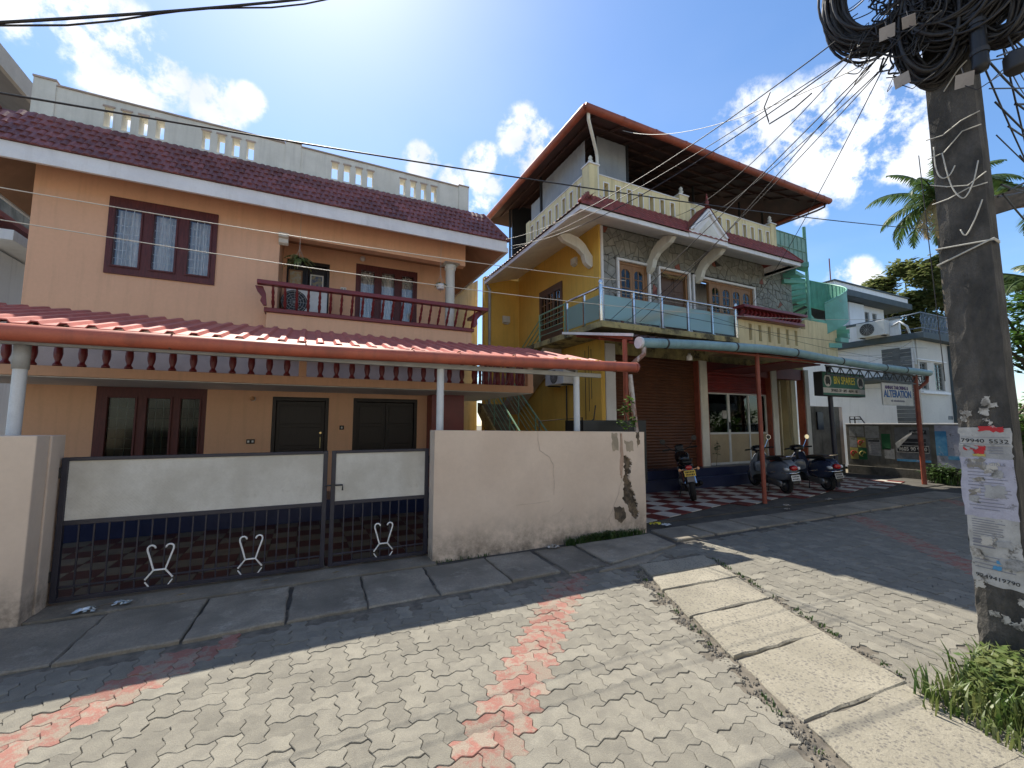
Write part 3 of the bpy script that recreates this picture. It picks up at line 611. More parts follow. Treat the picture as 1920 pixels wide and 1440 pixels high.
# parapet with slots
slots = []
for s0 in (-3.16, -1.85, 0.25, 1.57):
    for k in range(4): slots.append((s0+k*0.223, s0+k*0.223+0.115, 6.40, 6.735))
par = MB().wall('y', -3.98, 3.08, 6.103, 6.87, 8.70, 8.94, slots).box(-4.0,-3.74,8.68,8.96,6.103,6.93).box(-0.56,-0.30,8.68,8.96,6.103,6.91).box(2.86,3.09,8.68,8.96,6.103,6.90).box(-3.98,-3.86,8.965,13.9,6.103,6.85).box(2.96,3.08,8.965,13.9,6.103,6.85)
parapet = par.build('parapet', m_cream, H1)
MB().box(-4.01,-3.73,8.66,8.98,6.931,6.965).box(-3.73,-0.57,8.675,8.965,6.871,6.90).box(-0.57,-0.29,8.66,8.98,6.911,6.94).box(-0.29,2.85,8.675,8.965,6.871,6.90).box(2.85,3.10,8.66,8.98,6.901,6.93).build('coping', mat('pink_brown_coping', (0.45,0.36,0.31), 0.85, (0.33,0.27,0.23), 3), parapet, bevel=.008)
mb = MB()
for s in slots: mb.box(s[0]-0.02, s[1]+0.02, 8.685, 8.70-0.002, 6.737, 6.765)
mb.build('slot_lintel', mat('pink_brown_lintel', (0.46,0.36,0.30), 0.85), parapet, each=True)
# upper window with three casements
def window(parent, name, x0, x1, z0, z1, y, panes, mframe, mgr, curtain=True, depth=0.10, gl=None, rows_=7, cols=3, jut=0.03):
    """one frame with a glazed, grilled casement per opening"""
    holes = [p for p in panes]
    fr = MB().wall('y', x0, x1, z0, z1, y-jut, y+depth, holes)
    f = fr.build(name, mframe, parent, bevel=.004)
    sh = MB()
    for (a, b, c, d) in panes:
        w = 0.028
        sh.box(a-w,a-0.001,y-jut-0.022,y-jut-0.001,c-w,d+w).box(b+0.001,b+w,y-jut-0.022,y-jut-0.001,c-w,d+w).box(a,b,y-jut-0.022,y-jut-0.001,c-w,c-0.001).box(a,b,y-jut-0.022,y-jut-0.001,d+0.001,d+w)
    sh.build('sash', mframe, f, bevel=.003)
    for (a, b, c, d) in panes:
        MB().box(a+.001,b-.001,y+0.005,y+0.010,c+.001,d-.001).build('pane', gl or m_glass, f)
        gr = MB()
        for k in range(1, cols): gr.box(a+(b-a)*k/cols-0.005, a+(b-a)*k/cols+0.005, y+0.022, y+0.032, c, d)
        for k in range(1, rows_): gr.box(a, b, y+0.0325, y+0.040, c+(d-c)*k/rows_-0.005, c+(d-c)*k/rows_+0.005)
        gr.build('grille', mgr, f)
        if curtain:
            cu = MB(); n = 22; y1 = y+0.12; top = d+0.02
            pts = [(a-0.03+(b-a+0.06)*k/n, y1+0.025*math.sin(k*1.9+a*7)+0.012*math.sin(k*4.1)) for k in range(n+1)]
            for k in range(n): cu.face((pts[k][0],pts[k][1],c-0.05),(pts[k+1][0],pts[k+1][1],c-0.05),(pts[k+1][0],pts[k+1][1],top),(pts[k][0],pts[k][1],top))
            cu.build('curtain', m_curtain, f, smooth=True)
    return f
window(H1, 'window', -3.019, -1.551, 4.011, 5.289, 8.80, [(-2.93,-2.60,4.15,5.12),(-2.43,-2.13,4.15,5.12),(-1.95,-1.65,4.15,5.12)], m_wood, m_grille)
window(H1, 'window', -3.009, -1.561, 0.751, 2.199, 8.93, [(-2.86,-2.52,0.88,2.02),(-2.37,-2.06,0.88,2.02),(-1.92,-1.66,0.88,2.02)], m_wood, m_darkgrille, curtain=False, gl=m_dullglass)
window(H1, 'window', 0.871, 2.249, 3.301, 5.199, 9.92, [(0.98,1.27,3.4,5.06),(1.43,1.72,3.4,5.06),(1.89,2.15,3.4,5.06)], m_wood, m_grille, rows_=10)
MB().box(0.95, 2.2, 10.06, 10.075, 3.4, 4.5).build('half_curtain', m_curtain, H1)
def panel_door(parent, x0, x1, z0, z1, y, m, leaves_=2, handle=False):
    d = MB().box(x0,x0+.06,y-.03,y+.1,z0,z1).box(x1-.06,x1,y-.03,y+.1,z0,z1).box(x0+.06,x1-.06,y-.03,y+.1,z1-.07,z1).build('door', m, parent, bevel=.004)
    w = (x1-x0-.12)/leaves_
    for k in range(leaves_):
        a = x0+.06+k*w; q = MB().box(a+.003,a+w-.003,y+.03,y+.06,z0,z1-.075)
        n = 4; h = (z1-z0-.15)/n
        for r in range(n): q.box(a+.06,a+w-.06,y+.012,y+.029,z0+.05+r*h,z0+r*h+h-.01)
        q.build('leaf', m, d, bevel=.006)
    if handle: MB().tube([(x1-.13,y-.0,z0+1.0),(x1-.13,y-.05,z0+1.0),(x1-.13,y-.05,z0+.8),(x1-.13,y,z0+.8)], .009).lathe([(.02,-.006),(.02,.0)], (x1-.13,y-.0,z0+1.08), 10, 'y').build('handle', m_gold, d)
    return d
panel_door(H1, -0.568, 0.378, 0.351, 2.098, 8.93, m_darkwood, 1, True)
panel_door(H1, 0.822, 2.078, 0.351, 2.108, 8.93, m_darkwood, 2)
panel_door(H1, -0.498, 0.328, 2.99, 5.078, 9.92, m_darkwood, 2)
MB().box(2.28, 2.97, 8.5, 8.89, 0.0, 2.2).build('pillar', m_maroon, H1, bevel=.01, label='maroon painted pillar at the right end of the ground floor wall')
MB().box(-3.98, 2.97, 7.9, 8.895, -0.06, 0.34).build('plinth', m_navy, H1, bevel=.01)
# round column of the balcony
MB().lathe([(.12,3.59),(.12,3.66),(.10,3.69),(.10,4.95),(.105,4.99),(.125,5.0),(.125,5.03),(.115,5.05),(.15,5.11)], (2.74,8.86,0), 24).box(2.57,2.91,8.69,9.0,5.10,5.118).build('column', m_cream, H1, smooth=True)
MB().prism([(8.80,5.118),(8.65,5.118),(8.66,5.05),(8.72,5.03),(8.735,4.96),(8.80,4.93)], 'x', -0.60, -0.44).build('corbel', m_cream, H1, bevel=.006)
# leaning balcony railing
rl = MB().box(-0.76, 3.2, 8.555, 8.80, 3.588, 3.665).box(-0.86, 3.42, 8.27, 8.40, 4.0, 4.075)
rail1 = rl.build('railing', m_maroon, H1, bevel=.008)
mb = MB().prism([(-0.72,3.665),(-0.60,3.665),(-0.66,3.76),(-0.72,3.80),(-0.74,3.9),(-0.85,4.0),(-0.78,3.92)], 'y', 8.33, 8.56)
mb2 = MB()
for x, sgn in ((-0.76, -1), (3.18, 1)):
    prof = [(0,3.665),(0.05*sgn,3.74),(0.03*sgn,3.82),(0.10*sgn,3.90),(0.14*sgn,4.0),(0.02*sgn,4.0),(-0.03*sgn,3.88),(-0.05*sgn,3.665)]
    mb2.prism([(x+u, v) for u, v in prof], 'y', 8.42, 8.50)
mb2.build('railing_bracket', m_maroon, rail1, bevel=.006, each=True)
mb = MB().box(3.30,3.42,8.405,9.3,4.0,4.07).box(3.10,3.2,8.805,9.3,3.588,3.66); mb.build('side_rail', m_maroon, rail1, bevel=.006)
bal = MB(); A = Vector((0, 0.17, 0)); 
def slat(h=0.335, lean=-0.22):
    mb = MB(); n = [(0,.020),(.12,.020),(.16,.028),(.3,.030),(.42,.018),(.5,.026),(.58,.018),(.72,.028),(.86,.018),(1,.020)]
    return mb.tube([(0, lean*t, h*t) for t, r in n], [r for t, r in n], 8).mesh('baluster', m_maroon, smooth=True)
sm = slat()
for k in range(21): piece('baluster', sm, rail1, (-0.62+k*0.188, 8.57, 3.664))
# lintel level slab with its row of turned balusters
slab1 = MB().box(-4.7, 4.03, 7.4, 8.897, 2.21, 2.34).box(2.98, 4.03, 8.9, 10.6, 2.212, 2.338).build('sunshade_slab', m_orange, H1, bevel=.006)
MB().box(-4.7, 4.0, 7.44, 8.89, 2.197, 2.208).box(2.98, 4.0, 8.895, 10.57, 2.197, 2.2085).build('slab_soffit', m_white, slab1)
MB().box(3.90,4.025,7.405,7.53,2.341,3.0).box(-0.14,-0.03,7.405,7.52,2.341,3.0).box(-4.7,4.025,7.40,7.53,3.001,3.07).box(3.9,4.025,7.535,10.5,3.001,3.07).build('baluster_rail', m_orange, slab1, bevel=.006)
prof = [(.046,0),(.046,.03),(.030,.05),(.027,.07),(.042,.12),(.048,.17),(.043,.24),(.028,.38),(.024,.46),(.034,.49),(.026,.52),(.040,.60),(.040,.66)]
tb = MB().lathe(prof, n=12).mesh('turned_baluster', m_maroon, smooth=True)
k = 0; x = -4.36
while x < 3.82:
    if abs(x+0.08) > 0.1: piece('turned_baluster', tb, slab1, (x, 7.46, 2.34))
    x += 0.2385
for i in range(12): piece('turned_baluster', tb, slab1, (3.96, 7.75+i*0.24, 2.34))
# small fittings
def switch_plate(x, y, z, w=0.12, h=0.075, m=m_black, lab='', n=2):
    t = thing('switch_plate', lab, 'switch plate', (x, y, z)); MB().box(x-w/2,x+w/2,y-.018,y-.001,z-h/2,z+h/2).build('plate', m, t, bevel=.004)
    mk = MB()
    for i in range(n): mk.box(x-w/2+w*(i+.5)/n-.015,x-w/2+w*(i+.5)/n+.015,y-.023,y-.0185,z-.018,z+.018)
    mk.build('rocker', m_white if m is m_black else m_greysteel, t)
switch_plate(-0.88, 8.9, 1.29, lab='dark switch plate low on the wall left of the front door', w=.13, h=.08)
switch_plate(0.62, 8.9, 1.53, lab='small dark switch plate between the front door and the dark double door', w=.08, h=.08, n=1)
switch_plate(0.62, 9.9, 4.57, lab='white switch plate on the upper balcony wall beside the tall window', m=m_white)
t = thing('wall_lamp', 'small round wall lamp between ground floor window and front door', 'lamp', (-0.88, 8.9, 2.05))
MB().lathe([(.045,0),(.045,-.02),(.02,-.03),(.02,-.06)], (-0.88,8.899,2.05), 12, 'y').build('base', m_white, t); MB().lathe([(.01,-.06),(.035,-.075),(.042,-.10),(.03,-.13),(.0,-.14)], (-0.88,8.899,2.05), 12, 'y').build('bulb', m_amber, t, smooth=True)
t = thing('ceiling_lamp', 'round white lamp on the upper balcony beam', 'lamp', (0.95, 9.9, 5.28))
MB().lathe([(.05,0),(.06,-.02),(.05,-.05),(.0,-.065)], (1.0,9.899,5.32), 14, 'y').build('globe', m_white, t, smooth=True)
def picture(x, z, w, h, lab, m):
    t = thing('framed_picture', lab, 'picture', (x, 9.88, z)); MB().wall('y', x-w/2,x+w/2,z-h/2,z+h/2,9.855,9.88,[(x-w/2+.025,x+w/2-.025,z-h/2+.025,z+h/2-.025)]).build('frame', m_cream if m is m_picture else m_teak, t)
    MB().box(x-w/2+.026,x+w/2-.026,9.866,9.879,z-h/2+.026,z+h/2-.026).build('print', m, t)
picture(-0.33, 4.68, 0.26, 0.32, 'gold toned framed picture on the balcony door below the fern', m_picture2)
picture(0.08, 4.63, 0.26, 0.32, 'blue framed picture on the right leaf of the balcony door', m_picture)
def aircon(x0, x1, y0, y1, z0, z1, face, lab, fan=None, group=None):
    """outdoor unit: casing, round dark fan grille, side louvres, feet; face is the axis and sign the fan looks to"""
    t = thing('air_conditioner', lab, 'air conditioner', ((x0+x1)/2, (y0+y1)/2, z0), 0, group)
    MB().box(x0,x1,y0,y1,z0+.03,z1).build('casing', m_ac, t, bevel=.012)
    r = min((z1-z0)*0.40, 0.24); cz = (z0+z1)/2+.01
    fan_mb, gr = MB(), MB()
    if face == '-y':
        c = (x0 + (x1-x0)*fan, y0, cz); fan_mb.lathe([(r,-.004),(r,-.012),(r*.96,-.014)], c, 28, 'y')
        for q in (.3,.5,.7,.9): gr.tube([(c[0]+r*q*math.cos(a*.26), y0-.022, cz+r*q*math.sin(a*.26)) for a in range(24)], .004, 5, True)
        for a in range(12): gr.bar((c[0],y0-.020,cz),(c[0]+r*math.cos(a*.5236),y0-.020,cz+r*math.sin(a*.5236)),.005,.005,(0,1,0))
        MB().box(x0+.08,x0+.13,y0+.02,y1-.02,z0,z0+.029).box(x1-.13,x1-.08,y0+.02,y1-.02,z0,z0+.029).build('foot', m_dark, t)
    else:
        c = (x0, y0+(y1-y0)*fan, cz); fan_mb.lathe([(r,-.004),(r,-.012),(r*.96,-.014)], c, 28, 'x')
        for q in (.3,.5,.7,.9): gr.tube([(x0-.022, c[1]+r*q*math.cos(a*.26), cz+r*q*math.sin(a*.26)) for a in range(24)], .004, 5, True)
        for a in range(12): gr.bar((x0-.020,c[1],cz),(x0-.020,c[1]+r*math.cos(a*.5236),cz+r*math.sin(a*.5236)),.005,.005,(1,0,0))
        MB().box(x0+.02,x1-.02,y0+.08,y0+.13,z0,z0+.029).box(x0+.02,x1-.02,y1-.13,y1-.08,z0,z0+.029).build('foot', m_dark, t)
    fan_mb.build('fan', m_black, t); gr.build('grille', m_greysteel, t); return t
aircon(-0.50, 0.28, 9.3, 9.58, 3.68, 4.30, '-y', 'grey white outdoor cooling unit behind the maroon balcony railing', 0.24)
MB().box(-0.5, 0.28, 9.28, 9.62, 2.99, 3.675).build('balcony_stand', m_greysteel, H1)
# hanging planters
def planter(x, y, z, top, nfr, ln, lab, mpot, m):
    t = thing('hanging_planter', lab, 'hanging plant', (x, y, z))
    MB().lathe([(.05,-.10),(.075,-.08),(.095,.0),(.10,.01),(.08,.01)], (x,y,z), 14).build('pot', mpot, t, smooth=True)
    MB().tube([(x,y,top),(x,y,z+.22)], .004, 5).tube([(x,y,z+.22),(x-.095,y,z)], .003, 4).tube([(x,y,z+.22),(x+.095,y,z)], .003, 4).tube([(x,y,z+.22),(x,y-.095,z)], .003, 4).build('hanger', m_cablegrey, t)
    mb = MB(); rg = random.Random(int(x*100))
    for i in range(nfr):
        a = rg.uniform(0, 6.28); L_ = ln*rg.uniform(.6,1.1); up = rg.uniform(.2,.9); P = []
        for k in range(9):
            s = k/8; P.append(Vector((x+math.cos(a)*L_*s, y+math.sin(a)*L_*s*.8, z+.02+L_*(up*s*1.2-1.15*s*s))))
        for k in range(8):
            d = (P[k+1]-P[k]).normalized(); sd = d.cross(Vector((0,0,1))).normalized(); w = ln*.18*math.sin(math.pi*min(1,(k+1)/9+.08))
            for sg in (-1,1): mb.face(P[k], P[k+1], P[k+1]+sd*sg*w*.4+Vector((0,0,-w*.25)), (P[k]+P[k+1])/2+sd*sg*w+Vector((0,0,-w*.35)))
    mb.build('foliage', m, t)
planter(-0.24, 8.62, 4.62, 5.75, 34, 0.30, 'bushy fern hanging at the left end of the upper balcony', m_black, m_olive)
planter(2.42, 8.50, 4.50, 5.68, 26, 0.17, 'small white hanging pot with spiky plant beside the balcony column', m_white, m_leaf)
# ---------------------------------------------------------------- sheet canopy over the yard
CN = thing('sheet_canopy', 'lean-to canopy of red corrugated sheets with orange gutter on white pipe posts', 'canopy', (1.0, 6.3, 0))
def corrugated(x0, x1, yb, zb, yf, zf, pitch, hgt, cut=None, t=0.012):
    """trapezoid ribs running down the slope; cut(x) gives the rear y where the sheet is trimmed"""
    mb = MB(); prof = []; x = x0
    while x < x1 - 1e-6:
        for f, h in ((0,0),(.50,0),(.62,1),(.86,1),(.98,0)): prof.append((min(x+f*pitch, x1), h*hgt))
        x += pitch
    prof.append((x1, 0)); vs = []; n = len(prof)
    for x, h in prof:
        y = cut(x) if cut else yb; z = zf + (zb-zf)*(y-yf)/(yb-yf); vs.append((x, y, z+h))
    for x, h in prof: vs.append((x, yf, zf+h))
    mb.add(vs, [[i, i+1, n+i+1, n+i][::-1] for i in range(n-1)])
    mb.add([(a,b,c-t) for a,b,c in vs], [[i, i+1, n+i+1, n+i] for i in range(n-1)])
    mb.add([vs[n+i] for i in range(n)] + [(vs[n+i][0], vs[n+i][1], vs[n+i][2]-t) for i in range(n)], [[i, i+1, n+i+1, n+i][::-1] for i in range(n-1)])
    return mb
corrugated(-3.6, 4.78, 7.4, 3.07, 5.30, 2.505, 0.198, 0.030, lambda x: 7.4 if x < 3.85 else max(5.36, 7.4 - (x-3.85)*2.2)).build('roof_sheet', m_canopy, CN)
gp = [(-3.6,5.25,2.40),(-2.4,5.25,2.405),(0,5.25,2.42),(2.4,5.25,2.455),(4.74,5.25,2.50)]
MB().tube(gp, 0.078, 14).lathe([(.082,-.03),(.082,.025)], (4.72,5.25,2.50), 14, 'x').build('gutter', m_gutter, CN, smooth=True)
bk = MB()
for x in (-3.0,-1.25,-0.05,1.15,1.75,2.55,3.4,4.3):
    z = 2.405+(x+2.4)*0.0133; bk.tube([(x+.012*math.sin(a), 5.25+.083*math.cos(a*.5236-2.2), z+.083*math.sin(a*.5236-2.2)) for a in range(9)], .009, 6)
bk.build('gutter_bracket', m_bracket, CN, each=True)
MB().box(-3.6, 4.15, 5.40, 5.46, 2.325, 2.385).box(-3.6, 3.9, 7.33, 7.38, 2.95, 3.0).build('beam', m_greysteel, CN, each=True)
rf = MB()
for x in (-3.4,-2.38,-0.4,1.57,2.64,3.71): rf.bar((x,5.43,2.41),(x,7.36,2.97),.04,.05)
rf.build('rafter', m_greysteel, CN, each=True)
for x in (-2.38, 1.57, 3.71): MB().lathe([(.048,-0.03),(.048,2.322)], (x,5.44,0), 14).build('post', m_post, CN, smooth=True)
MB().lathe([(.057,2.10),(.057,2.323)], (-2.38,5.44,0), 14).build('post_sleeve', m_greysteel, CN, smooth=True)
# ---------------------------------------------------------------- boundary walls
BW = thing('boundary_wall', 'long beige boundary wall with broken mouldy plaster at its right end', 'wall', (3.0, 5.1, 0))
mb = MB(); rg = random.Random(5)
# front face as a fine grid so that the broken strip can be sunk below the paint
hole = [(4.20,1.13),(4.25,1.14),(4.33,1.10),(4.36,1.02),(4.35,.92),(4.31,.86),(4.32,.78),(4.36,.66),(4.40,.58),(4.44,.46),(4.48,.30),(4.44,.20),(4.36,.25),(4.30,.38),(4.24,.46),(4.20,.52),(4.22,.66),(4.21,.80),(4.24,.93),(4.22,1.04)]
def inside(x, z, poly=hole):
    c = False; n = len(poly)
    for i in range(n):
        (x1,z1),(x2,z2) = poly[i], poly[i-1]
        if (z1 > z) != (z2 > z) and x < (x2-x1)*(z-z1)/(z2-z1)+x1: c = not c
    return c
top = lambda x: 1.525 - max(0, (x-1.38))*0.014
nx, nz = 260, 120; X = [1.38+3.24*i/nx for i in range(nx+1)]
def ybow(x, z): return 5.0 + 0.006*math.sin(x*2.1+z)+0.004*math.sin(x*7.3+z*5.1)
V = {}
mb.mi(0)
for i in range(nx):
    for j in range(nz):
        q = []
        for a, b in ((i,j),(i+1,j),(i+1,j+1),(i,j+1)):
            z = -0.06 + (top(X[a])+0.06)*b/nz; jx = 0.010*math.sin(z*41)+0.007*math.sin(z*97+1) if X[a] > 4.05 and a < nx else 0
            ins = inside(X[a]+jx, z); q.append((X[a], ybow(X[a], z) + (0.030+0.010*math.sin(a*.7+b*.45)+.006*math.sin(a*2.1-b*1.3) if ins else 0), z))
        cx = sum(p[0] for p in q)/4; cz = sum(p[2] for p in q)/4
        jx = 0.010*math.sin(cz*41)+0.007*math.sin(cz*97+1); mb.mi(1 if cx > 4.05 and inside(cx+jx, cz) else 0); mb.face(*q)
mb.mi(0)
t0, t1 = top(1.38), top(4.62)
mb.face((1.38,5.0,t0),(4.62,5.0,t1),(4.62,5.2,t1),(1.38,5.2,t0)); mb.face((1.38,5.2,-.06),(1.38,5.0,-.06),(1.38,5.0,t0),(1.38,5.2,t0)); mb.face((4.62,5.0,-.06),(4.62,5.2,-.06),(4.62,5.2,t1),(4.62,5.0,t1)); mb.face((4.62,5.2,-.06),(1.38,5.2,-.06),(1.38,5.2,t0),(4.62,5.2,t1))
mb.build('masonry', [m_wall, m_wallcore], BW)
def patch(pts, m, name, y=4.992, parent=BW, d=0.004):
    n = len(pts); c = (sum(p[0] for p in pts)/n, sum(p[1] for p in pts)/n); out = []
    for i in range(n):
        a, b = pts[i], pts[(i+1) % n]
        for k in range(5): t = k/5; out.append((a[0]+(b[0]-a[0])*t+rnd(-.012,.012), a[1]+(b[1]-a[1])*t+rnd(-.014,.014)))
    return MB().prism(out, 'y', y-d, y).build(name, m, parent)
patch([(4.00,1.47),(4.12,1.47),(4.12,1.22),(4.02,1.20)], m_wallstain, 'plaster_patch', 4.996, d=.003)
patch([(4.24,1.36),(4.40,1.34),(4.42,1.20),(4.28,1.19)], m_wallstain, 'plaster_patch', 4.997, d=.003)
patch([(4.02,.42),(4.20,.40),(4.24,.26),(4.14,.18),(4.04,.24)], m_wallcore, 'mould_patch', 4.998, d=.003)
patch([(4.46,1.47),(4.52,1.475),(4.53,1.32),(4.50,1.26),(4.48,1.36)], m_wallcore, 'mould_patch', 4.997, d=.003)
patch([(4.155,1.47),(4.20,1.46),(4.21,.95),(4.17,.80),(4.14,.90),(4.16,1.2)], mat('rose_bare_plaster', (0.52,0.36,0.27), 0.9, (0.40,0.28,0.20), 8), 'plaster_patch', 4.996, d=.004)
ck = MB()
for pts in ([(2.78,1.5),(2.80,1.25),(2.95,1.16),(3.02,1.05),(3.03,.8),(3.02,.6)], [(4.22,.95),(4.12,.6),(3.98,.35),(3.86,.2),(3.80,.08)], [(3.92,.28),(3.96,.16),(3.94,.05)], [(2.45,.565),(2.75,.57),(3.02,.585)], [(2.95,.36),(3.10,.42),(3.22,.50)]):
    q = []
    for i in range(len(pts)-1):
        for k in range(4): t = k/4; q.append((pts[i][0]+(pts[i+1][0]-pts[i][0])*t+rnd(-.012,.012), 4.9975, pts[i][1]+(pts[i+1][1]-pts[i][1])*t))
    ck.tube(q, [0.0028 if i % 3 else .0018 for i in range(len(q))], 4)
ck.build('crack', mat('hairline_crack', (0.56,0.46,0.38), 0.9), BW, each=True)
LW = thing('gate_pillar', 'plain beige wall end left of the gate with grimy foot', 'wall', (-2.4, 5.0, 0))
MB().box(-4.8, -1.985, 4.86, 5.06, -0.06, 1.505).build('masonry', m_wall, LW, bevel=.008)
MB().box(-2.14, -1.972, 5.063, 5.30, -0.06, 1.50).build('return_wall', m_wall, LW, bevel=.008)
# ---------------------------------------------------------------- gate
def gate_leaf(x0, x1, lab, orn, y=5.24, latch=False):
    G = thing('gate_leaf', lab, 'gate', ((x0+x1)/2, y, 0.05), 0, 'steel gate leaves')
    MB().box(x0,x0+.045,y-.022,y+.022,.045,1.30).box(x1-.045,x1,y-.022,y+.022,.045,1.30).box(x0+.045,x1-.045,y-.021,y+.021,1.268,1.30).box(x0+.045,x1-.045,y-.021,y+.021,.70,.742).box(x0+.045,x1-.045,y-.021,y+.021,.045,.082).box(x0+.045,x1-.045,y-.010,y+.010,.158,.176).build('frame', m_gateframe, G, bevel=.004)
    MB().box(x0+.045,x1-.045,y-.004,y+.002,.742,1.268).build('panel', m_gatepanel, G)
    ms = MB(); p = 0.030; w = x1-x0-.09; h = .526; n = int((w+h)/p)
    for k in range(n):
        a = k*p
        for sgn in (1, -1):
            xa, za = (a-h, 0) if a > h else (0, h-a); xb, zb = (a, h) if a < w else (w, h-(a-w))
            if sgn < 0: xa, xb = w-xa, w-xb
            ms.bar((x0+.045+max(xa,0), y-.006-.0015*sgn, .742+za), (x0+.045+xb, y-.006-.0015*sgn, .742+zb), .003, .0022, (0,1,0))
    stuff(ms.build('wire_mesh', m_gatepanel, G))
    n = round((x1-x0-.09)/.105); bm_ = MB().box(-.006,.006,-.006,.006,0,.618).mesh('bar', m_gateframe)
    for k in range(1, n): piece('bar', bm_, G, (x0+.045+(x1-x0-.09)*k/n, y, .082))
    for ox in orn:
        q = MB()
        for s in (-1, 1):
            P = [(ox+s*.105, .145), (ox+s*.045, .225), (ox+s*.075, .33), (ox+s*.098, .405)]
            P += [(ox+s*(.070+.030*math.cos(a*.45)), .425+.030*math.sin(a*.45)) for a in range(0, 8)]
            q.tube([(u, y-.014, v) for u, v in P], .0085, 8)
            q.tube([(ox+s*.105, y-.014, .125), (ox+s*.06, y-.014, .06)], .0065, 6)
        q.tube([(ox-.045,y-.014,.225),(ox+.045,y-.014,.225)], .0085, 8)
        q.build('scroll_ornament', m_whitegloss, G, smooth=True)
    hg = MB()
    for z in (.22, 1.12): hg.lathe([(.016,z),(.016,z+.09)], ((x0-.012) if not latch else (x1+.012),y,0), 10)
    hg.build('hinge', m_dark, G, each=True)
    if latch: MB().tube([(x0-.06,y-.03,.92),(x0+.12,y-.03,.92),(x0+.12,y-.03,.86)], .009, 8).box(x0+.005,x0+.04,y-.04,y-.023,.90,.94).build('latch', m_dark, G)
    return G
gate_leaf(-1.955, 0.235, 'wide gate leaf of blue black bars and long white sheet with two white scrolls', [-1.20, -0.46])
gate_leaf(0.275, 1.375, 'narrow gate leaf of blue black bars and white sheet with one white scroll', [0.86], latch=True)
# ---------------------------------------------------------------- litter and weeds by the gate
def scrap(x, y, w, m, lab, seed, cat='litter', z=0.03, grp=None, name='paper_scrap'):
    rg = random.Random(seed); mb = MB(); n = 6
    P = [[Vector((x+(i/n-.5)*w*1.5+rg.uniform(-.2,.2)*w/3, y+(j/n-.5)*w+rg.uniform(-.2,.2)*w/3, z+rg.uniform(0,.28)*w*(1 if 0<i<n and 0<j<n else .4))) for j in range(n+1)] for i in range(n+1)]
    for i in range(n):
        for j in range(n):
            if rg.random() < .82: mb.face(P[i][j],P[i+1][j],P[i+1][j+1],P[i][j+1])
    return tag(mb.build(name, m), lab, cat, grp)
scrap(-1.62, 4.95, .10, m_litter, 'crumpled silver wrapper nearest the left gate pillar', 1)
scrap(-1.40, 5.02, .085, m_litter, 'crumpled wrapper with green tinge below the wide gate leaf', 2)
scrap(2.92, 4.86, .10, m_flake, 'flat grey paper scrap before the boundary wall', 3)
scrap(5.02, 5.22, .13, m_yplastic, 'bright yellow plastic scrap at the corner of the boundary wall', 4)
scrap(5.14, 5.12, .10, mat('pale_plastic', (0.55,0.58,0.6), 0.4), 'pale plastic scrap beside the bright yellow one', 5)
scrap(8.45, 5.3, .09, m_flake, 'white paper scrap on the dark apron at the foot of the middle red post', 6)
scrap(9.9, 5.32, .11, m_flake, 'white paper scrap on the dark apron before the parked scooters', 7)
scrap(8.1, 5.08, .07, m_flake, 'small pale scrap on the dark apron left of the middle red post', 8)
mb = MB(); mb.tube([(-1.58,4.96,.035),(-1.5,4.98,.05),(-1.44,5.01,.04)], .004, 4); tag(mb.build('twig', m_bark), 'thin twig between the two silver wrappers', 'twig')
for k, (x, y) in enumerate(((-1.02,5.0),(-.35,5.06),(.3,5.02))):
    tag(MB().face((x,y,.035),(x+.05,y+.012,.045),(x+.09,y,.04),(x+.05,y-.018,.05)).build('dry_leaf', m_drypalm), ['dry brown leaf nearest the wide gate leaf\'s left scroll','dry brown leaf under the wide gate leaf\'s right scroll','dry brown leaf at the meeting of the two gate leaves'][k], 'leaf')
def tuft(mb, x, y, n, h, spread, seed, z=0.0):
    rg = random.Random(seed)
    for _ in range(n):
        a = rg.uniform(0,6.28); r = spread*math.sqrt(rg.random()); bx, by = x+r*math.cos(a), y+r*math.sin(a)*.7
        hh = h*rg.uniform(.4,1.1); b = rg.uniform(0,6.28); ln = rg.uniform(.15,.75)*hh; w = rg.uniform(.003,.007)*(1+hh*2)
        d = Vector((math.cos(b),math.sin(b),0)); s = Vector((-d.y,d.x,0))*w; P0 = Vector((bx,by,z)); P1 = P0+d*ln*.35+Vector((0,0,hh*.65)); P2 = P0+d*ln+Vector((0,0,hh*rg.uniform(.75,1)))
        mb.face(P0-s,P0+s,P1+s*.8,P1-s*.8); mb.face(P1-s*.8,P1+s*.8,P2)
wd = MB()
for k in range(26): 
    x = 3.15+1.25*(k/25)+rnd(-.04,.04); tuft(wd, x, 4.92+rnd(-.04,.05), 26, .12, .07, k)
leaves(wd, (3.8,4.93,.07), (.65,.07,.06), 900, .035, 4)
for k in range(6): tuft(wd, 1.45+k*.12, 4.95, 8, .05, .05, 60+k)
stuff(tag(wd.build('weeds', m_darkleaf), 'low green weeds along the foot of the boundary wall', 'weeds'))
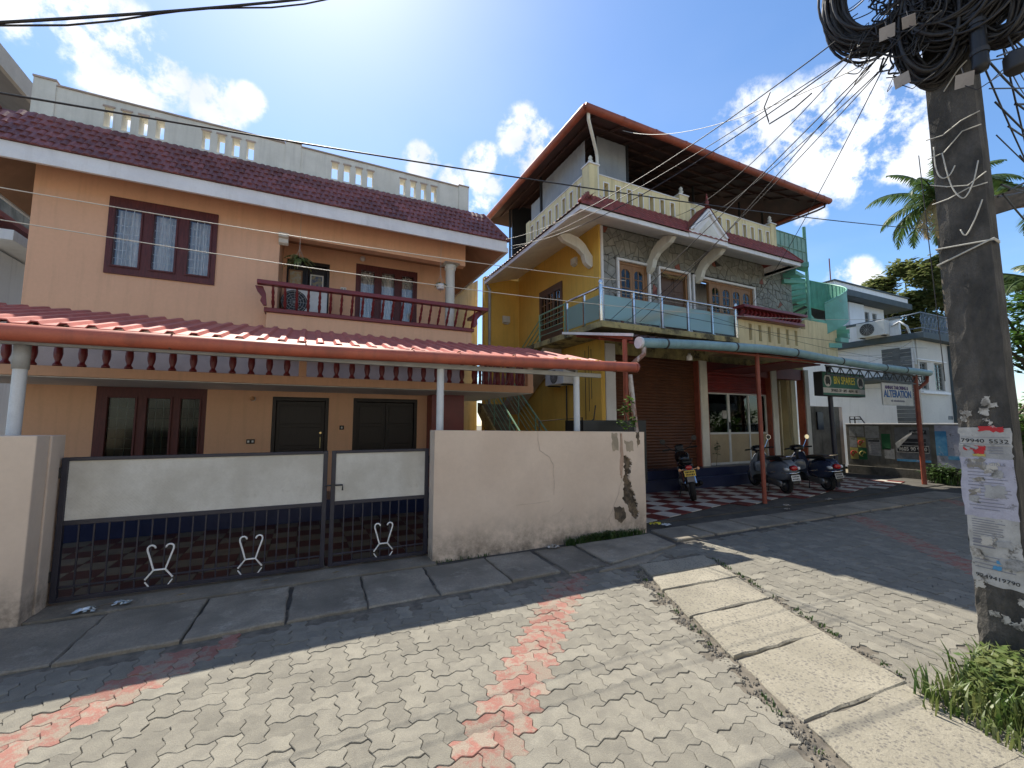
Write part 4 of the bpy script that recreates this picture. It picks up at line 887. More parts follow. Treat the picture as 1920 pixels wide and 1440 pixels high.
# plant and black trough behind the wall's right end
TR = thing('black_trough', 'black plastic trough standing behind the right end of the boundary wall', 'trough', (4.85, 5.9, 0))
MB().wall('y', 3.95, 5.25, .6, 1.66, 5.62, 5.66).wall('y', 3.95, 5.25, .6, 1.66, 6.1, 6.14).box(3.95,3.99,5.665,6.095,.6,1.66).box(5.21,5.25,5.665,6.095,.6,1.66).box(3.99,5.21,5.665,6.095,.6,.64).build('tub', m_black, TR, bevel=.01)
MB().box(4.0,4.1,5.7,6.05,-.03,.598).box(5.1,5.2,5.7,6.05,-.03,.598).build('foot', m_concrete, TR)
PL = thing('climbing_plant', 'leafy green plant growing up beside the rusty downpipe', 'plant', (4.62, 5.42, 0))
MB().tube([(4.62,5.4,0),(4.6,5.38,.8),(4.64,5.36,1.5),(4.58,5.40,1.95)], .009, 6).tube([(4.62,5.38,1.2),(4.75,5.33,1.5),(4.78,5.36,1.75)], .006, 6).tube([(4.62,5.4,1.4),(4.45,5.33,1.62)], .005, 5).build('stem', m_bark, PL)
lf = MB()
for c, s, n in (((4.60,5.38,1.85),(.10,.09,.14),60),((4.74,5.36,1.66),(.10,.09,.13),55),((4.52,5.36,1.60),(.10,.08,.10),45),((4.68,5.36,2.0),(.07,.06,.08),24)): leaves(lf, c, s, n, .075, n)
lf.build('foliage', m_leaf, PL)
ml = MB(); rg = random.Random(9)
for _ in range(60):
    x = 3.2 + 1.45*rg.random()**.7; y = 5.30+rg.uniform(0,.10); z = 2.53+(y-5.3)*.27
    a = rg.uniform(0,6.28); d = Vector((math.cos(a)*.04,math.sin(a)*.04,.012)); s = Vector((-d.y,d.x,.02))*.4; P = Vector((x,y,z+.03)); ml.face(P-d,P+s,P+d,P-s)
stuff(tag(ml.build('fallen_leaves', m_yleaf), 'yellow fallen leaves caught along the right end of the red canopy gutter', 'leaves'))
# ---------------------------------------------------------------- yellow three storey building with shops
B2 = thing('yellow_building', 'three storey yellow building with stone clad front, glass balcony and shops below', 'building', (9.0, 9.0, 0))
wins2 = [(6.74,7.68,4.62,5.60),(8.08,9.10,3.78,5.60),(9.31,11.77,4.62,5.57)]
MB().wall('y', 6.266, 13.65, 3.60, 6.42, 8.02, 8.22, wins2).build('front_wall', m_mortar, B2)
MB().wall('x', 8.225, 12.3, 0.0, 6.42, 6.15, 6.35, [(9.61,10.86,3.78,5.50)]).build('side_wall', m_yellow, B2)
MB().box(6.15,6.265,8.0,8.222,0,6.42).build('corner_wall', m_yellow, B2)
MB().box(4.95, 6.145, 12.3, 12.5, 0, 6.3).build('rear_wing_wall', m_yellow, B2)
MB().box(13.45,13.65,8.225,13,0,6.42).box(6.35,13.45,12.8,13,0,6.42).build('rear_wall', m_paleyellow, B2)
MB().box(5.36, 12.03, 7.32, 12.9, 6.43, 6.52).build('terrace_slab', m_paleyellow, B2)
MB().box(6.352, 13.448, 8.225, 12.79, 3.4, 3.58).build('floor_slab', m_white, B2)
MB().box(6.20,6.262,7.965,8.0,3.76,6.375).build('corner_trim', m_white, B2)
# crazy stone cladding: straight cuts through rectangles around the openings
def cutpoly(poly, p, d):
    a, b = [], []; n = len(poly)
    s = [(q[0]-p[0])*d[1]-(q[1]-p[1])*d[0] for q in poly]
    for i in range(n):
        j = (i+1) % n
        if s[i] >= 0: a.append(poly[i])
        if s[i] <= 0: b.append(poly[i])
        if s[i]*s[j] < 0:
            t = s[i]/(s[i]-s[j]); q = (poly[i][0]+(poly[j][0]-poly[i][0])*t, poly[i][1]+(poly[j][1]-poly[i][1])*t); a.append(q); b.append(q)
    return a, b
def area(P): return abs(sum(P[i-1][0]*P[i][1]-P[i][0]*P[i-1][1] for i in range(len(P))))/2
rg = random.Random(21)
def crack(P, target, out):
    if len(P) < 3 or area(P) < 1e-4: return
    if area(P) < target*rg.uniform(.55, 1.7): out.append(P); return
    n = len(P); L_ = [math.hypot(P[(i+1)%n][0]-P[i][0], P[(i+1)%n][1]-P[i][1]) for i in range(n)]; i = max(range(n), key=lambda k: L_[k])
    t = rg.uniform(.35,.65); p = (P[i][0]+(P[(i+1)%n][0]-P[i][0])*t, P[i][1]+(P[(i+1)%n][1]-P[i][1])*t)
    e = math.atan2(P[(i+1)%n][1]-P[i][1], P[(i+1)%n][0]-P[i][0]) + math.pi/2 + rg.gauss(0, .42)
    a, b = cutpoly(P, p, (math.cos(e), math.sin(e))); crack(a, target, out); crack(b, target, out)
polys = []
# the cladding above and between openings: first big slanting cuts, then each piece is trimmed to the free rectangles
free = [(6.27,13.64,5.68,6.39),(6.27,6.66,3.76,5.68),(7.76,8.0,3.76,5.68),(9.18,9.23,3.76,5.68),(11.85,13.64,3.76,5.68),(6.66,7.76,3.76,4.55),(9.23,11.85,3.76,4.55)]
big = []; crack([(6.27,3.76),(13.64,3.76),(13.64,6.39),(6.27,6.39)], .044, big)
def clip(P, r):
    for p, d in (((r[0],0),(0,1)),((r[1],0),(0,-1)),((0,r[2]),(-1,0)),((0,r[3]),(1,0))):
        if len(P) < 3: return []
        P = cutpoly(P, p, d)[0]
    return P
for P in big:
    cx = sum(p[0] for p in P)/len(P); cz = sum(p[1] for p in P)/len(P)
    for r in free:
        q = clip(P, r)
        if len(q) >= 3 and area(q) > .004: polys.append(q)
polys.sort(key=area, reverse=True)
def inset(P, d):
    c = (sum(p[0] for p in P)/len(P), sum(p[1] for p in P)/len(P)); o = []
    for p in P:
        v = (c[0]-p[0], c[1]-p[1]); l = math.hypot(*v) or 1; k = min(d*1.35, l*.5)/l; o.append((p[0]+v[0]*k, p[1]+v[1]*k))
    return o
wall2 = [o for o in B2.children if o.name.startswith('front_wall')][0]
wk = MB()
for i, P in enumerate(polys):
    a, b = inset(P, .0075), inset(P, .013); n = len(P); y0 = 8.02; y1 = 7.998 + rg.uniform(-.004,.004)
    vs = [(u, y0, v) for u, v in a] + [(u, y1+.004, v) for u, v in a] + [(u, y1, v) for u, v in b]
    fs = [[k, (k+1)%n, n+(k+1)%n, n+k] for k in range(n)] + [[n+k, n+(k+1)%n, 2*n+(k+1)%n, 2*n+k] for k in range(n)] + [[2*n+k for k in range(n)]]
    s = rg.random(); m = m_stone
    if area(P) < .024: m = m_redstone if s < .17 else m_blackstone if s < .30 else m_stone
    if i < 298: MB().add(vs, fs).build('stone', m, wall2)
    else: wk.add(vs, fs)
if wk.v: stuff(wk.build('small_stones', m_stone, wall2))
# openings of the upper floor
def arched_leaf(parent, x0, x1, z0, z1, y, m, thick=.035):
    """timber casement with an arched pane crossed by glazing bars"""
    w = x1-x0; a, b = x0+w*.17, x1-w*.17; zt = z1-.10; zs = zt-(b-a)*.32; zb = z0+.09
    mb = MB(); N_ = 8
    arc = [(a+(b-a)*k/N_, zs+(zt-zs)*math.sin(math.pi*k/N_)**.7) for k in range(N_+1)]
    mb.box(x0+.003,a,y,y+thick,z0,z1).box(b,x1-.003,y,y+thick,z0,z1).box(a,b,y,y+thick,z0,zb)
    for k in range(N_): mb.prism([arc[k],arc[k+1],(arc[k+1][0],z1),(arc[k][0],z1)], 'y', y, y+thick)
    lf = mb.build('casement', m, parent)
    MB().prism([(a,zb)] + [(b,zb)] + arc[::-1], 'y', y+.016, y+.020).build('pane', m_glass, parent)
    gb = MB()
    gb.box((a+b)/2-.009,(a+b)/2+.009,y+.004,y+.03,zb,zt-.004)
    for k in (1,2): gb.box(a,b,y+.005,y+.029,zb+(zs-zb)*k/2.6-.009,zb+(zs-zb)*k/2.6+.009)
    gb.build('glazing_bar', m, parent)
def surround(x0,x1,z0,z1,y,w,name,open_bottom=False):
    mb = MB().box(x0-w,x0,y-.05,y+.04,z0,z1).box(x1,x1+w,y-.05,y+.04,z0,z1).box(x0-w,x1+w,y-.05,y+.04,z1,z1+w)
    if not open_bottom: mb.box(x0-w,x1+w,y-.05,y+.04,z0-w,z0-.001)
    return mb.build(name, m_white, B2, bevel=.005)
w1 = surround(6.74,7.68,4.62,5.60,8.01,.06,'window')
MB().box(6.741,6.80,8.03,8.12,4.621,5.599).box(7.62,7.679,8.03,8.12,4.621,5.599).box(6.80,7.62,8.03,8.12,5.54,5.599).build('frame', m_teak, w1)
arched_leaf(w1,6.80,7.21,4.63,5.54,8.05,m_teak); arched_leaf(w1,7.21,7.62,4.63,5.54,8.05,m_teak)
w2 = surround(8.08,9.10,3.78,5.60,8.01,.06,'door',True)
MB().box(8.081,8.15,8.03,8.12,3.781,5.599).box(9.03,9.099,8.03,8.12,3.781,5.599).box(8.15,9.03,8.03,8.12,5.52,5.599).build('frame', m_teak, w2)
q = MB()
for i in range(2):
    a = 8.155+i*.437; q.box(a,a+.432,8.09,8.115,3.79,5.515)
    for r in range(4): q.box(a+.06,a+.37,8.075,8.089,3.86+r*.41,4.2+r*.41)
q.build('leaf', m_brownwood, w2, bevel=.005)
fr = MB()
for r in range(5): fr.tube([(8.13+rnd(0,.1),7.98,5.50-r*.0),(8.4+r*.12,7.975,5.42+rnd(-.04,.02)),(8.95,7.98,5.5)], .012, 5)
for k in range(18): fr.lathe([(.0,.03),(.022,.0),(.0,-.03)], (8.14+k*.052,7.975,5.44-.05*math.sin(k*.35)+rnd(-.015,.015)), 6)
fr.build('garland', m_drypalm, w2)
w3 = surround(9.31,11.77,4.62,5.57,8.01,.06,'window')
MB().box(9.311,9.36,8.03,8.12,4.621,5.569).box(11.72,11.769,8.03,8.12,4.621,5.569).box(9.36,11.72,8.03,8.12,5.52,5.569).box(9.93,10.0,8.03,8.12,4.621,5.52).build('frame', m_teak, w3)
for k in range(4): arched_leaf(w3,10.0+k*.43,10.43+k*.43,4.63,5.52,8.05,m_teak)
sd = MB().wall('x',9.611,10.859,3.781,5.499,6.12,6.22,[(9.72,10.02,4.3,5.3),(10.10,10.37,4.3,5.3),(10.46,10.76,4.3,5.3)]).build('side_window', m_brownwood, B2)
for a, b in ((9.72,10.02),(10.10,10.37),(10.46,10.76)):
    MB().box(6.16,6.165,a,b,4.3,5.3).build('pane', m_glass, sd)
    gb = MB().box(6.14,6.159,(a+b)/2-.01,(a+b)/2+.01,4.3,5.3)
    for k in (1,2,3): gb.box(6.141,6.158,a,b,4.3+k*.25-.01,4.3+k*.25+.01)
    gb.build('glazing_bar', m_teak, sd)
# curtains deep inside so that the panes are not void
MB().box(6.5,13.3,8.75,8.77,3.6,5.8).build('inner_curtain', m_curtain, B2)
# eave with tile band, fascia, gable
fa = MB().box(4.92,12.40,6.98,7.06,6.025,6.132).box(4.92,5.0,7.06,12.3,6.025,6.132).box(12.32,12.40,7.06,8.0,6.025,6.132).build('fascia', m_white, B2, bevel=.006)
MB().face((5.0,7.06,6.04),(12.32,7.06,6.04),(12.32,7.995,6.40),(6.145,7.995,6.40)).face((5.0,7.06,6.04),(6.145,7.995,6.40),(6.145,12.295,6.40),(5.0,12.295,6.04)).face((12.32,7.06,6.04),(12.32,7.995,6.04),(12.32,7.995,6.40)).build('soffit', m_white, B2)
tl = MB()
E1 = [(4.88,12.35,6.137),(4.88,6.94,6.137),(12.46,6.94,6.137),(12.46,8.1,6.137)]; E2 = [(5.345,12.35,6.50),(5.345,7.29,6.50),(5.35,7.29,6.62),(12.05,7.29,6.62),(12.05,8.1,6.62)]
tl.face(E1[0],E1[1],E2[1],E2[0]); tl.face(E1[1],E1[2],E2[3],E2[2]); tl.face(E1[1],E2[2],E2[1]); tl.face(E1[2],E1[3],E2[4],E2[3])
for i in range(3): tl.face(E1[i],(E1[i][0],E1[i][1],6.134),(E1[i+1][0],E1[i+1][1],6.134),E1[i+1])
eave2 = tl.build('eave_roof', m_smalltile, B2)
tt = MB(); rows = 5
for r in range(rows):
    n = 42
    for k in range(n):
        f = (r+.0)/rows; x0 = 4.88+.47*f; x1 = 12.46-.42*f
        a = x0+(x1-x0)*k/n; b = x0+(x1-x0)*(k+.92)/n; y0 = 6.94+.34*f; z0 = 6.137+.483*f; y1 = y0+.34/rows*1.1; z1 = z0+.483/rows*1.1; h = rnd(.012,.022)
        tt.add([(a,y0,z0+h*.3),((a+b)/2,y0,z0+h*1.6),(b,y0,z0+h*.3),(b,y1,z1),((a+b)/2,y1,z1+h),(a,y1,z1),(a,y0,z0-.004),(b,y0,z0-.004)], [[0,1,4,5],[1,2,3,4],[6,7,2,1,0]])
    n = 34
    for k in range(n):
        f = r/rows; a = 7.0+5.3*k/n; b = a+5.3/n*.92; x0 = 4.88+.465*f; z0 = 6.137+.363*f; x1 = x0+.465/rows*1.1; z1 = z0+.363/rows*1.1; h = rnd(.010,.018)
        tt.add([(x0,a,z0+h*.3),(x0,(a+b)/2,z0+h*1.6),(x0,b,z0+h*.3),(x1,b,z1),(x1,(a+b)/2,z1+h),(x1,a,z1)], [[1,0,5,4],[2,1,4,3]])
stuff(tt.build('roof_tiles', m_smalltile, eave2))
MB().tube([(4.87,6.93,6.15),(5.35,7.29,6.63)], .04, 8).tube([(12.46,6.94,6.15),(12.05,7.28,6.63)], .03, 8).build('hip_ridge', m_smalltile, eave2, smooth=True)
gb = MB().prism([(8.02,6.03),(9.36,6.03),(9.36,6.20),(8.69,6.88),(8.02,6.20)], 'y', 6.955, 7.05)
gable = gb.build('gable', m_white, B2, bevel=.006)
for i, (w, t) in enumerate(((.05,.025),(.035,.05))):
    q = MB()
    o = .03+i*.09
    for s in (-1, 1): q.bar((8.69+s*(.67-o*.9),6.945-t/2,6.215+o*.1),(8.69,6.945-t/2,6.87-o),w,t,(0,1,0))
    q.build('gable_moulding', m_white, gable, bevel=.004, each=True)
MB().prism([(8.32,6.2),(9.06,6.2),(8.69,6.58)], 'y', 6.948, 6.954).build('gable_panel', m_cream, gable)
MB().face((7.96,6.93,6.20),(8.69,6.93,6.95),(8.69,7.29,6.95),(7.96,7.29,6.20)).face((9.42,6.93,6.20),(9.42,7.29,6.20),(8.69,7.29,6.95),(8.69,6.93,6.95)).build('gable_roof', m_smalltile, gable)
MB().lathe([(.05,6.93),(.035,7.0),(.05,7.05),(.02,7.1),(.03,7.14),(.0,7.30)], (8.69,6.98,0), 10).build('finial', m_smalltile, gable, smooth=True)
# S-shaped consoles under the eave
def console(c, ax):
    prof_o = [(0,5.50),(-.03,5.44),(-.14,5.50),(-.20,5.56),(-.26,5.74),(-.40,5.86),(-.62,5.93),(-.78,5.98),(-.86,6.05),(-.90,6.08)]
    prof_i = [(-.82,6.15),(-.62,6.19),(-.40,6.14),(-.2,6.0),(-.09,5.84),(0,5.74)]
    P = [(a, b-.052) for a, b in prof_o + prof_i]
    if ax == 'x': MB().prism([(8.0+a, b) for a, b in P], 'x', c-.07, c+.07).build('console', m_cream, B2, bevel=.012)
    else: MB().prism([(6.148+a*1.05, b) for a, b in P], 'y', c-.07, c+.07).build('console', m_cream, B2, bevel=.012)
console(7.70,'x'); console(9.42,'x'); console(8.3,'y')
# pierced roof parapet
sl = [5.79+.335*k for k in range(7)] + [8.50+.325*k for k in range(10)]
h = [(a, a+.125, 6.60, 6.985) for a in sl if not (8.02 < a < 8.45)]
hs = [(7.58+.32*k, 7.70+.32*k, 6.60, 6.985) for k in range(8)]
par2 = MB().wall('y',5.60,11.62,6.53,7.13,7.30,7.42,h).wall('x',7.49,9.98,6.53,7.13,5.36,5.48,hs).box(5.34,5.60,7.22,7.49,6.53,7.28).box(8.10,8.40,7.28,7.46,6.53,7.26).box(11.62,11.86,7.28,7.5,6.53,7.26).box(5.34,5.50,9.98,10.2,6.53,7.2).build('parapet', m_paleyellow, B2, bevel=.004)
MB().box(5.61,8.09,7.285,7.435,7.131,7.155).box(8.41,11.61,7.285,7.435,7.131,7.155).box(5.345,5.495,7.50,9.97,7.131,7.155).box(5.32,5.62,7.20,7.51,7.281,7.315).box(8.08,8.42,7.26,7.48,7.261,7.29).box(11.6,11.88,7.26,7.52,7.261,7.29).build('coping', m_white, par2, bevel=.004)
tr = MB()
for a,b,c,d in h: tr.wall('y',a-.022,b+.022,c-.022,d+.022,7.290,7.2995,[(a,b,c,d)])
for a,b,c,d in hs: tr.wall('x',a-.022,b+.022,c-.022,d+.022,5.350,5.3595,[(a,b,c,d)])
tr.build('slot_trim', m_white, par2, each=True)
MB().box(5.62,11.6,7.425,7.44,6.55,7.1).box(5.485,5.50,7.5,9.97,6.55,7.1).build('slot_backing', mat('pale_grey_board',(0.55,0.55,0.56),.8), par2, each=True)
for x, y, z in ((5.47,7.35,7.315),(8.25,7.37,7.29),(11.74,7.38,7.29)):
    MB().lathe([(.08,0),(.06,.03),(.03,.05),(.055,.09),(.06,.12),(.03,.15),(.05,.19),(.03,.23),(.0,.26)], (x,y,z), 12).build('finial', m_cream, par2, smooth=True)
# roof terrace: sheet panels, posts, hipped sheet roof with gutter
pn = MB()
def panel(x0,y0,x1,y1,z0,z1,mb):
    n = max(2, int(math.hypot(x1-x0,y1-y0)/.09)); d = Vector((x1-x0,y1-y0,0))/n; nn = Vector((-d.y,d.x,0)).normalized()
    for k in range(n):
        a = Vector((x0,y0,0))+d*k; o0 = nn*(.012 if k % 2 else 0); o1 = nn*(.012 if (k+1) % 2 else 0)
        p, q = a+o0, a+d+o1; mb.face((p.x,p.y,z0),(q.x,q.y,z0),(q.x,q.y,z1),(p.x,p.y,z1))
panel(5.62,7.75,5.62,9.75,6.55,8.22,pn); panel(5.62,9.85,5.62,10.4,6.55,7.9,pn); panel(5.92,7.70,6.80,7.70,6.55,8.40,pn)
pn.build('wall_panel', m_greypanel, B2)
pn = MB(); panel(6.8,8.9,13.2,8.9,6.55,7.65,pn); panel(11.4,7.9,12.2,8.5,6.55,7.9,pn); pn.build('back_panel', m_greypanel, B2)
MB().box(5.7,13.2,11.8,11.9,6.55,8.9).build('dark_back', m_dark, B2)
ps = MB()
for x, y in ((5.6,9.8),(5.6,11.8),(8.0,8.4),(9.9,8.4),(11.9,8.4),(13.0,8.4),(6.85,7.72)): ps.tube([(x,y,6.53),(x,y,8.5)], .035, 8)
ps.build('roof_post', m_dark, B2, each=True)
rc = [(4.98,12.4,8.16),(4.98,6.82,8.16),(13.62,6.82,8.16),(13.62,12.4,8.16)]; ridge = [(8.2,10.6,9.55),(10.4,10.6,9.55)]
rm = MB()
for zo, flip in ((0,False),(.03,True)):
    q = [(a,b,c+zo) for a,b,c in rc]; w = [(a,b,c+zo) for a,b,c in ridge]
    for f in ((q[1],q[2],w[1],w[0]),(q[0],q[1],w[0]),(q[2],q[3],w[1]),(q[3],q[0],w[0],w[1])): rm.face(*(f[::-1] if flip else f))
top_roof = rm.build('top_roof', m_roofunder, B2)
pr = MB()
for k in range(1,7):
    f = k/7; a = [rc[1][i]+(ridge[0][i]-rc[1][i])*f for i in range(3)]; b = [rc[2][i]+(ridge[1][i]-rc[2][i])*f for i in range(3)]
    pr.bar((a[0],a[1],a[2]-.04),(b[0],b[1],b[2]-.04),.04,.05)
    a2 = [rc[0][i]+(ridge[0][i]-rc[0][i])*f for i in range(3)]; pr.bar((a[0],a[1],a[2]-.04),(a2[0],a2[1],a2[2]-.04),.04,.05)
for k in range(12):
    x = 5.3+k*.73; t = min(1,(x-4.98)/3.2,(13.62-x)/3.2); pr.bar((x,6.85,8.12),(x,6.85+3.75*t,8.12+1.39*t),.03,.05)
pr.build('purlin', m_roofunder, top_roof, each=True)
MB().tube([(4.96,12.4,8.14),(4.96,6.78,8.14)], .085, 10).tube([(4.94,6.78,8.145),(13.66,6.78,8.145)], .085, 10).tube([(13.64,6.8,8.14),(13.64,12,8.14)], .06, 8).build('roof_gutter', m_roofedge, top_roof, smooth=True)
gj = MB()
for k in range(9): gj.tube([(5.9+k*.92,6.78,8.145),(5.96+k*.92,6.78,8.145)], .092, 10)
gj.build('gutter_joint', m_roofedge, top_roof, each=True)
MB().tube([(5.06,6.84,8.1),(5.08,6.86,7.95),(5.55,7.24,7.62),(5.58,7.25,7.5),(5.58,7.25,6.58),(5.66,7.2,6.53)], .036, 10).build('downpipe', m_cream, B2, smooth=True)
MB().tube([(13.58,6.86,8.1),(13.58,6.88,8.0),(13.4,7.0,7.9),(12.0,7.6,7.3)], .028, 8).build('downpipe', m_roofunder, B2, smooth=True)
MB().tube([(5.02,12.25,6.02),(5.1,12.25,5.85),(5.1,12.25,0)], .045, 8).build('downpipe', m_greysteel, B2, smooth=True)
# balcony with stainless rail and teal glass
MB().box(5.40,9.62,6.97,7.96,3.60,3.735).box(5.40,6.145,7.965,10.95,3.60,3.735).build('balcony_slab', m_mould, B2, bevel=.01)
rail2 = MB().tube([(5.43,8.32,4.46),(5.43,7.02,4.46),(9.60,7.02,4.46)], .028, 10).build('balcony_rail', m_steel, B2, smooth=True)
posts = [(5.47,7.04),(6.30,7.02),(7.12,7.02),(7.93,7.02),(8.74,7.02),(9.58,7.02),(5.43,7.62),(5.43,8.31)]
pm = MB().box(-.022,.022,-.022,.022,0,.70).box(-.05,.05,-.05,.05,0,.012).mesh('post', m_steel)
for x, y in posts[1:-3]+posts[-2:]: piece('post', pm, rail2, (x,y,3.737))
for x, y in ((5.43,7.02),(9.60,7.02)): MB().lathe([(.042,3.737),(.042,4.5),(.03,4.52),(.05,4.56),(.03,4.61),(.0,4.63)], (x,y,0), 12).build('newel_post', m_steel, rail2, smooth=True)
xs = [5.47,6.30,7.12,7.93,8.74,9.56]
for a, b in zip(xs, xs[1:]): MB().box(a+.05,b-.05,7.015,7.025,3.79,4.30).build('glass_panel', m_teal, rail2)
for a, b in ((7.08,7.60),(7.66,8.28)): MB().box(5.425,5.435,a,b,3.79,4.30).build('glass_panel', m_teal, rail2)
rods = MB()
for a, b in zip(xs, xs[1:]): rods.tube([(a+.02,7.02,4.385),(b-.02,7.02,4.385)], .007, 6)
rods.build('rail_rod', m_steel, rail2, each=True)
gr = MB().tube([(5.43,8.40,4.44),(5.43,9.62,4.44)], .02, 8)
for y in (8.40,9.62): gr.tube([(5.43,y,3.735),(5.43,y,4.46)], .02, 8)
for k in range(1,5): gr.tube([(5.43,8.40,3.74+k*.14),(5.43,9.62,3.74+k*.14)], .010, 6)
gr.build('green_rail', m_railgreen, B2)
# parapet bay right of the balcony with maroon screen
hh = [(10.02+.378*k, 10.14+.378*k, 3.72, 4.14) for k in range(6)]
MB().wall('y',9.64,12.42,3.45,4.22,6.98,7.10,hh).box(12.42,13.95,6.985,7.105,3.45,4.50).box(13.80,13.95,7.106,8.6,3.45,4.50).build('bay_parapet', m_paleyellow, B2, bevel=.005)
MB().box(9.65,12.40,7.102,7.12,3.605,4.2).build('slot_backing', mat('pale_slot_board',(0.6,0.6,0.58),.8), B2)
MB().box(9.63,13.95,7.105,8.0,3.45,3.6).build('bay_slab', m_paleyellow, B2)
sc = MB().box(9.60,12.10,6.80,7.06,4.225,4.30).box(9.56,12.14,6.74,7.08,4.47,4.54).build('screen', m_maroon, B2, bevel=.008)
pk = MB().prism([(6.93,4.301),(6.98,4.301),(6.97,4.36),(6.93,4.40),(6.95,4.468),(6.88,4.468),(6.86,4.40),(6.90,4.35)], 'x', -.035, .035).mesh('bracket', m_maroon)
for k in range(16): piece('bracket', pk, sc, (9.72+k*.155,0+woff(sc).y*0,0))
MB().box(9.66,12.05,6.985,7.0,4.301,4.469).build('screen_back', m_wood, sc)
# wall lamps
for i,(x,y,z,ax) in enumerate(((6.15,8.98,5.8,'x'),(5.68,12.3,4.95,'y'))):
    t = thing('wall_lamp', ['small cream box lamp on the ochre side wall below the eave','small cream box lamp on the rear wing wall below the eave'][i], 'lamp', (x,y,z))
    if ax == 'x': MB().prism([(6.148,z-.11),(6.148,z+.11),(6.06,z+.09),(6.06,z-.07)], 'y', y-.10, y+.10).build('shade', m_cream, t, bevel=.008); MB().box(6.08,6.14,y-.05,y+.05,z-.125,z-.112).build('bulb', m_whitelens, t)
    else: MB().prism([(12.298,z-.13),(12.298,z+.13),(12.2,z+.11),(12.2,z-.09)], 'x', x-.12, x+.12).build('shade', m_cream, t, bevel=.008); MB().box(x-.06,x+.06,12.22,12.28,z-.15,z-.132).build('bulb', m_whitelens, t)
# ---- shops
MB().box(6.352,14.14,8.1,8.3,3.28,3.598).build('lintel', m_mould, B2)
MB().box(6.28,6.56,7.98,8.09,0.5,3.5).build('white_pilaster', m_white, B2)
for x0, x1 in ((9.34,9.60),(12.30,12.54),(13.92,14.12)): MB().box(x0,x1,7.94,8.16,0.5,3.28).build('pilaster', m_cream, B2, bevel=.006)
tr = MB()
for x in (9.29,9.605,12.25,12.545,13.87,14.125): tr.box(x,x+.045,7.97,8.17,0.5,3.27)
tr.build('pilaster_trim', m_redsteel, B2, each=True)
MB().box(6.2,14.3,7.70,8.095,0.25,0.50).box(6.2,14.3,7.58,7.698,-.06,0.30).build('plinth_step', m_navy, B2, bevel=.008)
MB().box(6.352,14.1,8.1,11,-.06,.49).build('shop_floor', m_apron, B2)
def shutter(x0, x1, z0, z1, y, m, name='rolling_shutter'):
    mb = MB(); z = z0; p = .075
    while z < z1-.01:
        h = min(p, z1-z); mb.add([(x0,y,z),(x1,y,z),(x1,y-.018,z+h*.4),(x0,y-.018,z+h*.4),(x0,y-.012,z+h*.85),(x1,y-.012,z+h*.85),(x1,y,z+h),(x0,y,z+h)], [[0,1,2,3],[3,2,5,4],[4,5,6,7]]); z += p
    mb.box(x0,x1,y-.03,y+.02,z0-.045,z0-.001)
    return mb.build(name, m, B2)
shutter(6.57,9.285,.55,3.279,8.12,m_shutter); shutter(9.655,12.245,2.50,2.95,8.12,m_redshutter)
MB().box(9.652,12.248,8.0,8.18,2.95,3.275).box(12.6,13.86,8.0,8.2,2.95,3.275).build('shutter_box', m_redshutter, B2, bevel=.01)
fx0 = [9.68,10.62,11.52,12.22]
sf = MB().box(9.66,12.24,8.10,8.15,2.42,2.47).box(9.66,12.24,8.10,8.15,1.32,1.37).box(9.66,12.24,8.10,8.15,.501,.56)
for i, x in enumerate((9.66,10.56,11.42,12.19)): sf.box(x,x+.05+(.03 if i == 1 else 0),8.099,8.151,.56,2.42)
shopf = sf.build('shopfront', mat('white_aluminium', (0.62,0.62,0.60), 0.4), B2)
for a, b in ((9.71,10.56),(10.64,11.42),(11.47,12.19)):
    MB().box(a,b,8.122,8.128,1.37,2.42).build('glass_pane', m_darkglass, shopf); MB().box(a,b,8.12,8.13,.56,1.32).build('kick_panel', mat('beige_board', (0.40,0.32,0.20), 0.6, (0.34,0.27,0.17), 2), shopf)
MB().box(10.35,10.52,8.112,8.116,1.75,1.97).box(9.73,9.83,8.112,8.116,1.38,1.50).build('notice', m_paper, shopf)
MB().box(10.575,10.60,8.06,8.099,1.45,1.65).build('handle', m_black, shopf)
# shelves and goods inside the shop
shv = MB().box(9.7,12.2,9.6,9.65,.5,2.9)
for z in (1.0,1.5,2.0,2.5): shv.box(9.7,12.2,9.3,9.595,z,z+.03)
shv.build('shelf', m_brownwood, B2)
gd = MB(); rg = random.Random(6)
for z in (1.03,1.53,2.03):
    x = 9.75
    while x < 12.1: w = rg.uniform(.08,.22); gd.mi(rg.randrange(4)).box(x,x+w*.9,9.35,9.55,z+.002,z+rg.uniform(.15,.38)); x += w
stuff(gd.build('shop_goods', [m_oldpaper, m_redprint, m_blueprint, m_yellowprint], B2))
MB().box(12.6,13.86,9.0,9.05,.5,3.2).build('inner_partition', m_creamrear, B2)
dq = MB().box(13.05,13.10,8.2,8.25,.5,2.9).box(12.62,12.66,8.3,8.95,.5,2.3).box(13.38,13.60,8.05,8.10,.5,2.94); dq.build('door_frame', m_creamrear, B2)
MB().box(13.16,13.32,8.85,8.99,2.0,2.3).build('meter_box', m_ac, B2)
